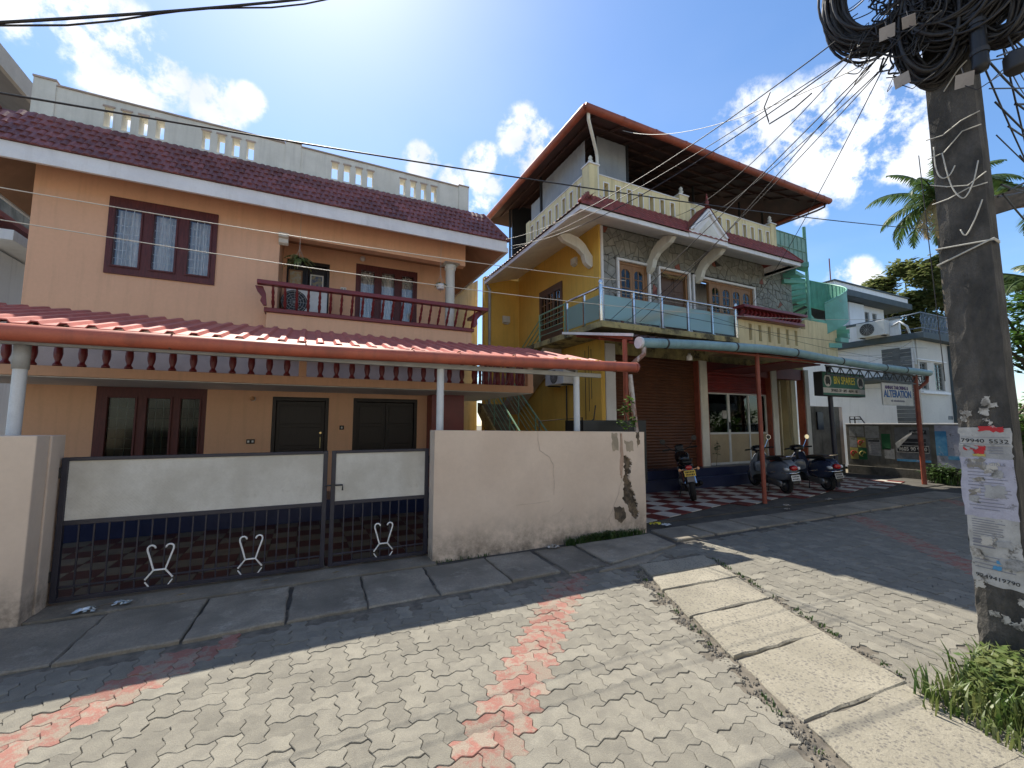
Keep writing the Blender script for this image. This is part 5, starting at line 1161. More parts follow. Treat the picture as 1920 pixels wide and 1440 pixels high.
# external stair: lower flight climbing to the back, upper flight returning to the side balcony
st = MB(); N_ = 11
for k in range(N_):
    y = 9.2+k*.27; z = .2*(k+1); st.box(4.75,5.45,y,y+.30,z-.22,z)
st.box(4.75,6.14,12.17,12.29,1.98,2.2)
stair = st.build('staircase', m_step, B2, bevel=.01)
MB().prism([(9.15,-.06),(9.5,-.06),(12.2,1.95),(12.2,2.25),(11.95,2.22),(9.15,.15)], 'x', 4.69, 4.748).build('stringer', m_mould, stair)
up = MB()
MB().prism([(9.62,3.598),(9.62,3.42),(12.28,1.9),(12.28,2.15)], 'x', 5.52, 6.10).build('upper_flight', m_palewall, stair)
rl = MB()
for x in (4.72, 5.48):
    for k in range(5): rl.tube([(x,8.95,.35+k*.19),(x,12.0,2.55+k*.19)], .024 if k == 4 else .011, 6)
    for f in (0,.33,.66,1): rl.tube([(x,8.95+3.05*f,.1+2.2*f),(x,8.95+3.05*f,1.11+2.2*f)], .018, 6)
for k in range(5): rl.tube([(5.5,9.62,3.75+k*.17),(5.5,11.2,2.85+k*.17)], .014, 6)
rl.build('stair_rail', m_railgreen, stair, each=True)
t = thing('green_door', 'green door in the rear wing beneath the outside stair', 'door', (5.3,12.28,0)); MB().box(4.98,5.45,12.25,12.298,0,2.05).build('leaf', m_green, t, bevel=.004); MB().box(4.97,5.03,12.23,12.249,0,2.06).box(5.41,5.46,12.23,12.249,0,2.06).build('frame', m_wood, t)
aircon(5.72, 6.14, 8.95, 9.85, 2.58, 3.02, '-x', 'outdoor cooling unit on the ochre side wall above the stair', .5)
MB().tube([(6.10,9.4,2.6),(6.10,9.4,1.0)], .018, 6).tube([(6.13,8.6,3.4),(6.13,8.6,1.6)], .007, 5).tube([(6.13,8.45,3.5),(6.13,8.45,1.9)], .006, 5).tube([(6.13,8.35,3.4),(6.13,8.35,2.2)], .006, 5).build('wall_pipe', m_dark, B2)
t = thing('iron_rail', 'thin black iron rail on the ground beside the outside stair', 'rail', (5.3,8.1,0)); MB().tube([(4.6,8.2,0),(4.6,8.2,1.66),(5.6,8.0,1.74),(5.6,8.0,0)], .016, 6).tube([(5.3,7.6,1.55),(5.55,7.5,1.70),(5.6,7.5,2.0)], .014, 6).tube([(5.3,7.6,1.55),(5.3,7.6,0)], .014, 6).build('pipe', m_dark, t)
t = thing('cream_house', 'cream rear house with a sloping top seen between the orange and the yellow buildings', 'house', (4.6,13.2,0))
MB().prism([(3.6,0),(4.94,0),(4.94,6.35),(4.4,6.0),(3.6,5.25)], 'y', 12.9, 16).build('wall', m_creamrear, t); MB().bar((3.55,12.85,5.22),(4.42,12.85,6.05),.2,.06,(0,1,0)).build('coping', m_cream, t)
# ---------------------------------------------------------------- shop awning
AW = thing('shop_awning', 'low red framed awning with blue grey gutter before the shops', 'awning', (9.5, 6.3, 0))
corrugated(4.95, 10.95, 7.72, 3.55, 5.56, 3.10, .2, .03).build('roof_sheet', m_roofunder, AW)
MB().bar((4.94,5.54,3.11),(4.94,7.74,3.565),.03,.05).build('edge_flashing', m_post, AW)
fm = MB()
for x in (5.0,6.6,8.3,9.6,10.8): fm.bar((x,5.62,3.06),(x,7.3,3.49),.04,.05)
for y, z in ((5.66,3.045),(6.5,3.26),(7.25,3.45)): fm.box(4.97,10.9,y-.02,y+.02,z-.06,z-.02)
fm.build('frame', m_redsteel, AW, each=True)
MB().box(9.7,11.0,5.9,7.95,2.99,3.02).build('red_soffit', m_redshutter, AW)
MB().tube([(5.02,5.48,2.97),(6.5,5.48,3.05),(8.2,5.48,3.11),(9.4,5.48,3.11),(10.6,5.48,3.05),(12.2,5.48,3.0),(15.25,5.48,2.98)], .085, 14).build('gutter', m_bluegutter, AW, smooth=True)
cl = MB()
for x, z in ((5.6,3.0),(7.4,3.085),(9.3,3.112),(11.0,3.035),(12.9,2.995),(13.9,2.99)): cl.tube([(x,5.48,z),(x+.035,5.48,z)], .093, 12)
cl.build('gutter_clip', m_dark, AW, each=True)
MB().lathe([(.10,-.02),(.10,.03)], (5.02,5.48,2.97), 16, 'x').build('gutter_cap', m_post, AW)
MB().tube([(5.12,5.48,2.92),(5.12,5.48,2.78),(5.0,5.56,2.66),(4.93,5.60,2.58)], .042, 10).tube([(4.96,5.66,2.44),(5.03,5.62,1.5),(5.05,5.6,.02)], .042, 10).build('downpipe', m_rust, AW, smooth=True)
MB().tube([(15.2,5.5,2.94),(15.2,5.52,2.75),(14.8,5.56,2.55)], .042, 8).build('outlet_pipe', m_redsteel, AW, smooth=True)
for x, y, z in ((4.90,5.70,3.05),(8.33,5.66,3.04),(14.72,5.58,2.9)): MB().tube([(x,y,.02),(x,y,z)], .042 if x < 14 else .055, 10).build('post', m_redsteel, AW)
tr = MB().bar((10.55,5.56,2.92),(15.0,5.56,2.88),.03,.03).bar((10.55,5.56,2.72),(15.0,5.56,2.66),.03,.03)
for k in range(22):
    a = 10.55+k*.2; tr.bar((a,5.56,2.92 if k % 2 else 2.72),(a+.2,5.56,2.71 if k % 2 else 2.91),.016,.016)
    if k % 2: tr.bar((a,5.56,2.72),(a,5.56,2.92),.012,.012)
tr.build('truss', m_dark, AW)
bs = MB()
for i in range(16):
    for j in range(6):
        P = lambda a, b: (10.95+a*.275, 5.58+b*.26, 3.10+b*.05-a*.003+.018*math.sin(a*1.7+b*2.1))
        bs.face(P(i,j),P(i+1,j),P(i+1,j+1),P(i,j+1))
bs.build('tarpaulin', m_bluesheet, AW, smooth=True)
MB().lathe([(.03,0),(.03,-.04),(.055,-.06),(.06,-.14),(.0,-.15)], (7.0,6.2,3.04), 12).build('lamp', m_white, AW, smooth=True)
# ---------------------------------------------------------------- spiral stair
SP = thing('spiral_staircase', 'sea green spiral stair with curved sheet railing at the right end of the yellow building', 'staircase', (14.05, 7.75, 3.6))
cx, cy, Rr = 14.05, 7.75, .95
def helix(a0, a1, z0, z1, r, h0, n=40):
    return [(cx+r*math.cos(R(a0+(a1-a0)*k/n)), cy+r*math.sin(R(a0+(a1-a0)*k/n)), z0+(z1-z0)*k/n) for k in range(n+1)]
MB().tube([(cx,cy,3.6),(cx,cy,7.85)], .05, 10).build('centre_pole', m_green, SP)
def band(a0,a1,z0,z1,h,name,m,n=44):
    P = helix(a0,a1,z0,z1,Rr,0,n); Q = helix(a0,a1,z0,z1,Rr-.015,0,n); mb = MB()
    for k in range(n):
        a, b = P[k], P[k+1]; c, d = Q[k], Q[k+1]; up = lambda p: (p[0],p[1],p[2]+h)
        mb.face(a,b,up(b),up(a)); mb.face(d,c,up(c),up(d)); mb.face(up(a),up(b),up(d),up(c)); mb.face(b,a,c,d)
    o = mb.build(name, m, SP)
    MB().tube([(p[0],p[1],p[2]+h) for p in P], .022, 8).tube(P, .016, 6).build('band_edge', m_green, o)
    return o
band(108,-128,6.12,4.20,.90,'curved_railing',m_green)
seams = MB()
for k in range(26):
    a = R(104-k*9); z = 6.12-1.92*(4+k*9)/236; seams.tube([(cx+(Rr-.02)*math.cos(a),cy+(Rr-.02)*math.sin(a),z),(cx+(Rr-.02)*math.cos(a),cy+(Rr-.02)*math.sin(a),z+.90)], .008, 5)
seams.build('railing_rib', m_green, SP)
for k in range(16):
    a0 = R(190-k*21); z = 6.40-.165*k; a1 = a0+R(23)
    p0 = (cx,cy,z); p1 = (cx+Rr*math.cos(a0),cy+Rr*math.sin(a0),z); p2 = (cx+Rr*math.cos(a1),cy+Rr*math.sin(a1),z)
    MB().add([p0,p1,p2,(cx,cy,z-.05),(p1[0],p1[1],z-.13),(p2[0],p2[1],z-.13)], [[0,1,2],[3,5,4],[0,3,4,1],[1,4,5,2],[2,5,3,0]]).build('tread', m_green, SP)
sh = MB()
MB().wall('y',11.95,13.42,6.28,7.18,7.375,7.385).build('landing_screen', m_palegreen, SP)
rb = MB()
for k in range(8): rb.tube([(11.98+k*.203,7.365,6.28),(11.98+k*.203,7.365,7.18)], .010, 5)
for z in (6.3,6.75,7.18): rb.tube([(11.95,7.362,z),(13.42,7.362,z)], .014, 5)
rb.build('screen_frame', m_palegreen, SP)
MB().box(12.45,13.5,7.39,8.3,6.36,6.42).build('landing', m_green, SP)
# ---------------------------------------------------------------- signs
SG = thing('shop_sign', 'green box sign reading BN SPARES in yellow letters on a dark post', 'sign', (12.2, 6.2, 0))
MB().box(11.40,13.32,6.10,6.30,2.30,2.90).build('box', m_signside, SG, bevel=.006)
MB().box(11.42,13.30,6.094,6.099,2.50,2.88).box(11.42,13.30,6.094,6.099,2.32,2.37).build('face', m_signgreen, SG)
MB().box(11.42,13.30,6.092,6.099,2.372,2.498).build('white_strip', m_signwhite, SG)
text('BN SPARES', (12.36,6.091,2.69), .27, (R(90),0,0), m_signyellow, SG, sx=.74, bold=.004)
text('SPARES OF : APE - ALFA - RE', (12.34,6.089,2.435), .105, (R(90),0,0), m_ink, SG, sx=.92)
for x in (11.62,13.1):
    MB().lathe([(.155,-.003),(.155,.002)], (x,6.092,2.68), 24, 'y').build('disc', m_signwhite, SG)
    MB().prism([(x-.09,2.60),(x+.09,2.60),(x+.10,2.68),(x+.06,2.77),(x-.05,2.78),(x-.10,2.70)], 'y', 6.084, 6.088).lathe([(.028,-.009),(.028,-.005)], (x-.05,6.092,2.60), 10, 'y').lathe([(.028,-.009),(.028,-.005)], (x+.06,6.092,2.60), 10, 'y').build('vehicle_emblem', m_signside, SG)
MB().tube([(12.05,6.25,.02),(12.0,6.26,2.30)], .055, 10).tube([(12.0,6.26,2.902),(11.98,6.26,3.08)], .05, 8).build('post', m_gateframe, SG)
AS = thing('hanging_sign', 'white hanging board reading ALTERATION in blue letters beside the far brown post', 'sign', (13.7, 5.56, 2.1))
MB().box(12.90,14.42,5.55,5.575,2.08,2.62).build('board', m_signwhite, AS)
MB().wall('y',12.885,14.435,2.065,2.635,5.543,5.549,[(12.90,14.42,2.08,2.62)]).build('frame', m_greysteel, AS)
text('ANNAS TAILORING &', (13.62,5.546,2.52), .125, (R(90),0,0), mat('purple_letter',(0.08,0.04,0.16),.6), AS, sx=.95, bold=.003)
text('ALTERATION', (13.66,5.546,2.355), .255, (R(90),0,0), m_signblue, AS, sx=.90, bold=.007)
mk = MB(); rg = random.Random(8); x = 13.3
for k in range(13): mk.box(x,x+.035,5.545,5.5495,2.16,2.20+rg.uniform(0,.015)); x += .05+(.03 if k == 1 else 0)
mk.build('faded_number', m_greyink, AS)
MB().tube([(13.0,5.56,2.62),(13.0,5.56,2.70)], .006, 5).tube([(14.3,5.56,2.62),(14.3,5.56,2.68)], .006, 5).build('hanger', m_dark, AS)
# ---------------------------------------------------------------- compound wall with posters
CW = thing('poster_wall', 'grimy concrete compound wall covered in posters beyond the shop forecourt', 'wall', (16.0, 7.0, 0))
MB().box(16.0,16.2,3.6,7.95,-.09,1.58).box(15.95,16.0-.002,3.6,7.95,-.09,.28).build('masonry', m_concrete, CW, bevel=.01)
MB().box(15.97,16.22,3.6,7.95,1.581,1.62).build('coping', m_white, CW, bevel=.006)
PR = thing('concrete_pier', 'tall stained concrete wall end left of the poster wall', 'wall', (15.0, 8.0, 0))
MB().box(14.15,15.90,7.98,8.2,-.09,2.16).build('masonry', m_concrete, PR, bevel=.012)
MB().box(15.72,15.905,7.972,7.979,.3,2.15).build('pale_edge', m_palewall, PR)
MB().box(14.45,14.75,7.93,7.978,1.42,1.98).build('notice_board', m_gateframe, PR)
def poster(y0,y1,z0,z1,m,k=0,lab=None): return MB().add([(15.994-.002*k,y1,z0),(15.994-.002*k,y0,z0+rnd(-.01,.01)),(15.994-.002*k,y0,z1),(15.994-.002*k,y1,z1+rnd(-.01,.01)),(15.998,y1,z0),(15.998,y0,z0),(15.998,y0,z1),(15.998,y1,z1)], [[0,3,2,1],[4,5,6,7],[0,1,5,4],[1,2,6,5],[2,3,7,6],[3,0,4,7]]).build('poster', m, CW, label=lab)
# y decreases to the right in the picture
for y0,y1,z0,z1,m in ((7.45,7.86,1.20,1.52,m_oldpaper),(7.05,7.42,1.15,1.54,m_oldpaper),(7.66,7.86,.86,1.17,m_oldpaper),(7.42,7.64,.86,1.17,m_yellowprint),(7.64,7.86,.48,.84,m_yellowprint),(7.40,7.62,.48,.84,m_greenprint),(7.03,7.36,.62,1.12,m_oldpaper),(6.78,7.0,.82,1.30,m_greenprint),(6.70,6.95,.55,.85,m_oldpaper)): poster(y0,y1,z0,z1,m)
def sickle(y, z, s, m, xx=15.989):
    mb = MB(); mb.tube([(xx, y+.5*s*math.cos(a*.5), z+.5*s*math.sin(a*.5)) for a in range(-3,4)], [s*.05+.02*s*(3-abs(a)) for a in range(-3,4)], 6)
    mb.bar((xx,y+.35*s,z-.5*s),(xx,y-.25*s,z+.3*s),s*.14,.004,(1,0,0)).bar((xx,y-.45*s,z+.15*s),(xx,y-.1*s,z+.45*s),s*.22,.005,(1,0,0))
    mb.build('emblem', m, CW)
sickle(7.53,1.0,.17,m_redprint); sickle(7.75,.66,.17,m_redprint); sickle(7.51,.66,.17,m_yellowprint)
for k in range(9): MB().box(15.986,15.9925,7.08,7.32,.68+k*.05,.69+k*.05+.008).build('print_line', m_greyink, CW)
MB().box(15.986,15.9925,7.05,7.34,1.05,1.10).build('print_block', m_darkprint, CW)
poster(5.86,6.66,.50,1.50,m_greypaper,1)
MB().add([(15.985,6.66,1.02),(15.98,6.62,.86),(15.975,6.25,1.30),(15.985,6.22,1.42)], [[0,1,2,3]]).build('torn_flap', m_oldpaper, CW)
for y0,y1,z0,z1 in ((5.92,6.3,1.30,1.42),(5.95,6.45,1.08,1.17),(5.95,6.5,.98,1.05),(5.90,6.62,.78,.95)): MB().box(15.984,15.989,y0,y1,z0,z1).build('print_band', m_darkprint, CW)
text('9605 90 98 0', (15.982,6.26,.865), .15, (R(90),0,R(-90)), m_paper, CW, sx=.82, bold=.004)
text('ALBERT', (15.982,6.11,1.36), .09, (R(90),0,R(-90)), m_paper, CW)
MB().wall('x',5.89,6.63,.765,.965,15.9815,15.984,[(5.90,6.62,.78,.95)]).build('number_frame', m_paper, CW)
MB().box(15.984,15.989,5.87,6.65,.50,.56).build('blue_strip', m_blueprint, CW)
poster(5.20,5.74,.40,1.56,m_lilac,1); MB().box(15.984,15.989,5.5,5.74,.72,1.40).build('print_block', m_blueprint, CW); MB().box(15.983,15.988,5.24,5.5,.62,.72).build('print_block', m_blueprint, CW)
poster(4.5,5.15,.5,1.5,m_oldpaper)
bsh = MB()
for k in range(12): tuft(bsh, 15.55+rnd(-.25,.25), 5.6+rnd(-.5,.4), 26, .35, .16, 200+k)
leaves(bsh, (15.5,5.5,.28), (.32,.55,.28), 900, .10, 77)
leaves(bsh, (15.6,5.0,.2), (.25,.3,.2), 300, .10, 79)
tag(bsh.build('bush', m_darkleaf), 'dark green weedy bush at the foot of the poster wall', 'bush')
t = thing('stacked_chair_frame', 'dark chair frame sticking up behind the poster wall', 'chair frame', (17.0,8.05,1.5)); MB().tube([(17.0,8.3,1.4),(17.0,8.3,1.85),(17.0,8.0,1.85),(17.0,7.8,1.5)], .02, 6).tube([(17.0,8.15,1.5),(17.0,8.15,1.85)], .02, 6).box(16.98,17.02,7.95,8.3,1.74,1.78).build('tube', m_dark, t)
# ---------------------------------------------------------------- white house
WH = thing('white_house', 'two storey white house with slate blue bands and terrace beyond the poster wall', 'house', (20.0, 9.0, 0))
MB().box(18.5,18.7,7.005,13.0,0,4.45).box(18.7,22,12.8,13,0,6.8).build('side_wall', m_whouse, WH)
MB().wall('y',18.5,21.15,0,4.45,6.9,7.0,[(18.60,19.12,2.76,3.70),(19.62,20.32,2.75,3.72)]).build('front_wall', mat('cream_white_paint', (0.66,0.63,0.57), .75, (0.6,0.57,0.52), 1.0), WH)
MB().box(21.0,21.2,7.0,13,0,4.45).build('side_wall', m_whouse, WH)
MB().box(18.28,21.5,6.62,13.0,4.45,4.66).build('band', m_slate, WH, bevel=.01)
MB().box(18.30,18.42,7.25,13.0,4.66,5.22).build('terrace_wall', m_whouse, WH)
MB().box(18.27,18.45,7.2,13.0,5.221,5.31).build('band', m_slate, WH, bevel=.006)
MB().wall('y',18.45,22.5,4.66,6.55,9.4,9.6,[(19.95,20.28,4.7,6.3),(20.95,21.3,5.55,6.3),(21.55,21.9,5.55,6.3)]).box(22.3,22.5,9.6,13,4.66,6.55).build('upper_wall', m_whouse, WH)
MB().box(19.5,20.6,9.25,9.398,4.66,6.5).build('upper_pier', m_whouse, WH)
MB().box(17.9,23.6,8.9,13.4,6.55,6.60).box(17.9,23.6,8.85,8.9,6.56,6.8).box(17.85,17.9,8.85,13.4,6.56,6.8).box(23.6,23.65,8.85,13.4,6.56,6.8).build('roof_band', m_slate, WH)
MB().box(17.95,23.55,8.95,13.4,6.605,7.05).build('roof_parapet', m_whouse, WH); MB().box(17.9,23.6,8.9,13.4,7.051,7.1).build('band', m_slate, WH)
def wwin(x0,x1,z0,z1,y,cols=2):
    f = MB().wall('y',x0+.001,x1-.001,z0+.001,z1-.001,y+.05,y+.09,[(x0+.05+(x1-x0-.1)*k/cols+.02,x0+.05+(x1-x0-.1)*(k+1)/cols-.02,z0+.05,z1-.05) for k in range(cols)]).build('window', m_windark, WH)
    MB().box(x0+.02,x1-.02,y+.068,y+.072,z0+.02,z1-.02).build('pane', m_darkglass, f); MB().box(x0,x1,y+.14,y+.15,z0,z1).build('blind', m_greyink, f)
    g = MB()
    for k in range(1,6): g.box(x0+.05,x1-.05,y+.055,y+.063,z0+(z1-z0)*k/6-.008,z0+(z1-z0)*k/6+.008)
    g.build('grille', m_windark, f)
wwin(18.60,19.12,2.76,3.70,6.9); wwin(19.62,20.32,2.75,3.72,6.9); wwin(20.95,21.3,5.55,6.3,9.4); wwin(21.55,21.9,5.55,6.3,9.4); wwin(19.95,20.28,4.7,6.3,9.4,1)
MB().box(18.5,20.5,6.82,6.899,2.62,2.70).box(18.4,20.5,6.86,6.899,3.76,3.80).build('sill', m_whouse, WH, bevel=.006, each=True)
tp = MB().box(-.006,.0,-.26,.26,0,.13).mesh('wall_tile', m_greytile)
for k in range(19): piece('wall_tile', tp, WH, (18.498, 7.32, 1.55+k*.139))
for k in range(9): piece('wall_tile', tp, WH, (18.4985-.004, 7.62, 3.0+k*.139))
mb = MB().box(20.75,20.95,6.80,6.897,1.6,4.40); mb.build('corner_band', m_slate, WH)
for k in range(5): piece('wall_tile', MB().box(-.17,.17,-.008,0,0,.13).mesh('wall_tile', m_greytile) if k == 0 else tp2, WH, (20.5, 6.898, 1.75+k*.139)) if k == 0 else None
rr = MB().tube([(18.35,7.2,5.28),(18.35,6.68,5.32),(21.4,6.68,5.34)], .025, 6).tube([(18.35,7.2,4.80),(18.35,6.68,4.80),(21.4,6.68,4.80)], .018, 6)
for k in range(30): x = 18.4+k*.1; rr.tube([(x,6.68,4.67),(x,6.68,5.33)], .009, 4)
for k in range(10): rr.tube([(18.42+k*.3+.10*math.cos(a*.7),6.68,5.07+.14*math.sin(a*.7)) for a in range(9)], .008, 4, True)
rr.build('terrace_railing', mat('blue_grey_iron',(0.10,0.15,0.22),.5), WH)
MB().tube([(18.3,7.45,5.0),(18.25,7.2,5.1),(18.22,7.0,4.9),(18.45,6.97,4.4),(18.47,6.95,3.6)], .035, 8).build('drain_pipe', m_post, WH, smooth=True)
MB().tube([(20.6,10.4,7.1),(20.6,10.4,8.9)], .025, 6).build('mast', m_redsteel, WH)
MB().prism([(18.1,3.15),(18.499,3.05),(18.499,3.12),(18.1,3.25)], 'y', 7.7, 9.6).build('sunshade', m_slate, WH)
aircon(17.95, 18.27, 7.5, 8.35, 4.67, 5.22, '-x', 'large outdoor cooling unit on the slate band of the white house', .62)
# ---------------------------------------------------------------- neighbour left of the orange house
NB = thing('white_neighbour', 'white house with a grey overhanging roof left of the orange house', 'house', (-7.5, 13, 0))
MB().box(-9.5,-5.5,11.4,18,0,4.95).build('wall', m_whouse, NB); MB().box(-9.5,-5.05,10.9,18,5.0,5.2).build('slab', m_whouse, NB, bevel=.01); MB().box(-9.5,-6.6,11.8,18,5.2,8.2).build('upper_wall', m_concrete, NB)
MB().prism([(-9.5,10.0),(-5.15,8.0),(-5.15,7.9),(-9.5,9.85)], 'y', 9.6, 18).build('roof', mat('grey_roof_slab',(0.22,0.2,0.19),.9), NB); MB().prism([(-5.15,8.22),(-5.08,8.22),(-5.08,7.86),(-5.15,7.86)], 'y', 9.5, 18).build('fascia', mat('grey_fascia',(0.3,0.28,0.26),.9), NB)
MB().prism([(-6.2,5.75),(-5.2,5.50),(-5.2,5.40),(-6.2,5.6)], 'y', 10.6, 12.5).build('porch_roof', m_terracotta, NB)
# ---------------------------------------------------------------- trees
def tree(x, y, h, name, lab, blobs, m, n, sz, seed):
    t = thing(name, lab, 'tree', (x,y,0), 0, 'trees behind the houses')
    tk = MB().tube([(x,y,-.1),(x+.1,y,h*.3),(x-.05,y+.1,h*.6),(x,y,h*.85)], [.22,.17,.12,.05], 8); rg = random.Random(seed)
    for b in blobs: tk.tube([(x,y,h*.4),((x+b[0])/2,(y+b[1])/2,(h*.45+b[2])/2+.2),(b[0],b[1],b[2])], [.08,.05,.015], 6)
    tk.build('trunk', m_bark, t)
    cr = MB()
    for i, b in enumerate(blobs): leaves(cr, b[:3], b[3], int(n*b[3][0]*b[3][2]), sz, seed+i)
    cr.build('crown', m, t)
    return t
bl = []; rg = random.Random(4)
for k in range(26):
    a = rg.uniform(0,6.28); z = rg.uniform(4.6,8.3); r = 2.0*math.sqrt(max(.05,1-((z-6.2)/2.6)**2))*rg.uniform(.5,1)
    bl.append((26.0+r*math.cos(a), 9.9+r*math.sin(a), z+.9, (.8,.8,.6)))
tree(26.0, 9.9, 8.3, 'leafy_tree', 'round olive green tree rising behind the white house terrace', bl, m_olive, 1700, .27, 50)
bl = []
for k in range(34): bl.append((16.5+rg.uniform(-1.1,1.1), 3.5+rg.uniform(-.7,.8), rg.uniform(1.0,5.6), (.55,.55,.45)))
tree(16.8, 3.8, 5.2, 'garden_tree', 'bright green tree half hidden right of the utility pole', bl, m_leaf, 700, .17, 90)
def palm(x, y, h, lab, seed, nf=18, L_=3.2, dry=2, rz=0):
    t = thing('palm_tree', lab, 'tree', (x,y,0), 0, 'palms'); rg = random.Random(seed)
    MB().tube([(x,y,-.1),(x+.1,y,h*.5),(x,y,h)], [.2,.15,.13], 10).build('trunk', m_bark, t)
    for i in range(nf):
        a = i*2.399+rg.uniform(-.2,.2)+rz; el = rg.uniform(-.25,1.15); dr = i < dry
        if dr: el = -.55; a = R(172)+i*.4
        l = L_*rg.uniform(.8,1.05); P = []
        for k in range(13):
            s = k/12; ang = el-1.35*s*s*(1.15-.3*el); 
            if k == 0: P.append(Vector((x,y,h)))
            else: P.append(P[-1]+Vector((math.cos(a)*math.cos(ang),math.sin(a)*math.cos(ang),math.sin(ang)))*l/12)
        fr = MB(); fr.tube(P, [.035*(1-k/13)+.006 for k in range(13)], 5)
        for k in range(1,12):
            for sub in (0,.25,.5,.75):
                p = P[k].lerp(P[k+1] if k < 12 else P[k], sub); d = (P[min(k+1,12)]-P[k-1]).normalized(); sd = d.cross(Vector((0,0,1)))
                sd = sd.normalized() if sd.length > .01 else Vector((1,0,0)); ll = .62*math.sin(math.pi*min(.97,(k+sub)/12.6+.07))**.7*l/3.0
                for sg in (-1,1):
                    tip = p+sd*sg*ll*rg.uniform(.55,.8)+d*ll*.45+Vector((0,0,-ll*rg.uniform(.45,.85))); md = p.lerp(tip,.45)+Vector((0,0,.06*ll)); w = d*.032
                    fr.face(p-w,p+w,md+w,md-w); fr.face(md-w,md+w,tip)
        fr.build('frond', m_drypalm if dr else m_palm, t)
    return t
palm(24.2, 7.9, 11.3, 'coconut palm with a dry brown frond behind the utility pole', 3, 24, 2.75)
palm(15.0, 3.15, 6.6, 'palm seen right of the utility pole below the overhanging slab', 8, 14, 1.9, 0)
palm(13.2, 2.75, 4.3, 'low palm crown close right of the utility pole', 12, 14, 1.5, 0)
t = thing('roadside_house', 'brown edge of a tiled house roof at the right border beyond the pole', 'house', (12.5,2.0,0))
MB().prism([(10.0,5.05),(14,6.2),(14,6.35),(10.0,5.25)], 'y', -1.0, 2.62).build('roof', m_soffit, t); MB().box(9.95,10.0,-1.0,2.64,5.0,5.3).build('fascia', m_bark, t); MB().box(11.5,14,-1.0,1.6,0,5.5).build('wall', m_creamrear, t)

# ---------------------------------------------------------------- unseen house and wall behind the viewer, added to bounce sunlight onto shaded fronts
OH = thing('light_bounce_house', 'unseen cream house added opposite the orange house to reflect sunlight onto the shaded fronts', 'house', (2,-8,0))
MB().wall('y',-10,13,0,7,-8.2,-8.0,[(-7,-5,1,2.4),(-3,-1.8,0.1,2.3),(1,3,1,2.4),(6,8,1,2.4),(-7,-5,4.2,5.6),(1,3,4.2,5.6),(6,8,4.2,5.6)]).box(-10,-9.8,-14,-8.201,0,7).box(12.8,13,-14,-8.201,0,7).box(-10,13,-14.2,-14,0,7).build('wall', m_cream, OH)
MB().box(-10.4,13.4,-14.4,-7.4,7.001,7.2).build('roof', m_cream, OH)
q = MB()
for a,b,c,d in ((-7,-5,1,2.4),(-3,-1.8,0.1,2.3),(1,3,1,2.4),(6,8,1,2.4),(-7,-5,4.2,5.6),(1,3,4.2,5.6),(6,8,4.2,5.6)): q.box(a,b,-8.12,-8.08,c,d)
q.build('shutter', m_brownwood, OH)
OW = thing('light_bounce_wall', 'unseen cream compound wall added across the street to reflect sunlight onto the shaded fronts', 'wall', (2,-4.4,0))  # out of view, added so its sunlit face lightens the facades
MB().box(-16,1.2,-4.6,-4.4,-.08,1.7).box(5.2,22,-4.6,-4.4,-.08,1.7).build('masonry', m_cream, OW, bevel=.01)
def smooth_path(P, n=5):
    P = [Vector(p) for p in P]; out = []
    for i in range(len(P)-1):
        a, b, c, d = P[max(i-1,0)], P[i], P[i+1], P[min(i+2,len(P)-1)]
        for k in range(n):
            t = k/n; out.append(0.5*((2*b) + (c-a)*t + (2*a-5*b+4*c-d)*t*t + (3*b-a-3*c+d)*t**3))
    return out+[P[-1]]
# ---------------------------------------------------------------- utility pole with posters and cables
PX, PY = 4.08, 1.35; pu = Vector((.087,-.996,0)); pd = Vector((.996,.087,0)); pn_ = -pd
UP = thing('utility_pole', 'rough square concrete utility pole plastered with torn notices', 'pole', (PX,PY,0))
def pp(u, d, z): return tuple(Vector((PX,PY,0)) + pu*u + pd*d + Vector((0,0,z)))
mb = MB(); rg = random.Random(13); nz = 90; Wd, Dp = .262, .22; K = 28
ringpts = [(u/8*Wd,0,0,-1) for u in range(8)] + [(Wd,d/6*Dp,1,0) for d in range(6)] + [(Wd-u/8*Wd,Dp,0,1) for u in range(8)] + [(0,Dp-d/6*Dp,-1,0) for d in range(6)]
nr = len(ringpts); vs = []
for k in range(nz+1):
    z = -.1+8.6*(k/nz)**1.25; taper = 1-.012*z
    for i, (u, d, nu, nd) in enumerate(ringpts):
        corner = (i in (0,8,14,22)); j = rg.gauss(0,.0018)
        if z < 1.75 and i in (0,27,1): j += -abs(rg.gauss(0,.012))
        inn = (-.010 if corner else 0)
        uu = Wd/2+(u-Wd/2)*(taper+inn*2)+nu*j; dd = Dp/2+(d-Dp/2)*(taper+inn*2)+nd*j
        if corner and z < 1.75 and i == 0: uu += abs(rg.gauss(0,.010)); dd += abs(rg.gauss(0,.010))
        vs.append(pp(uu, dd, z))
fs = []
for k in range(nz):
    for i in range(nr): a = k*nr+i; b = k*nr+(i+1)%nr; fs.append([a,b,b+nr,a+nr])
fs.append([nz*nr+i for i in range(nr)]); mb.add(vs, fs); mb.build('shaft', m_pole, UP)
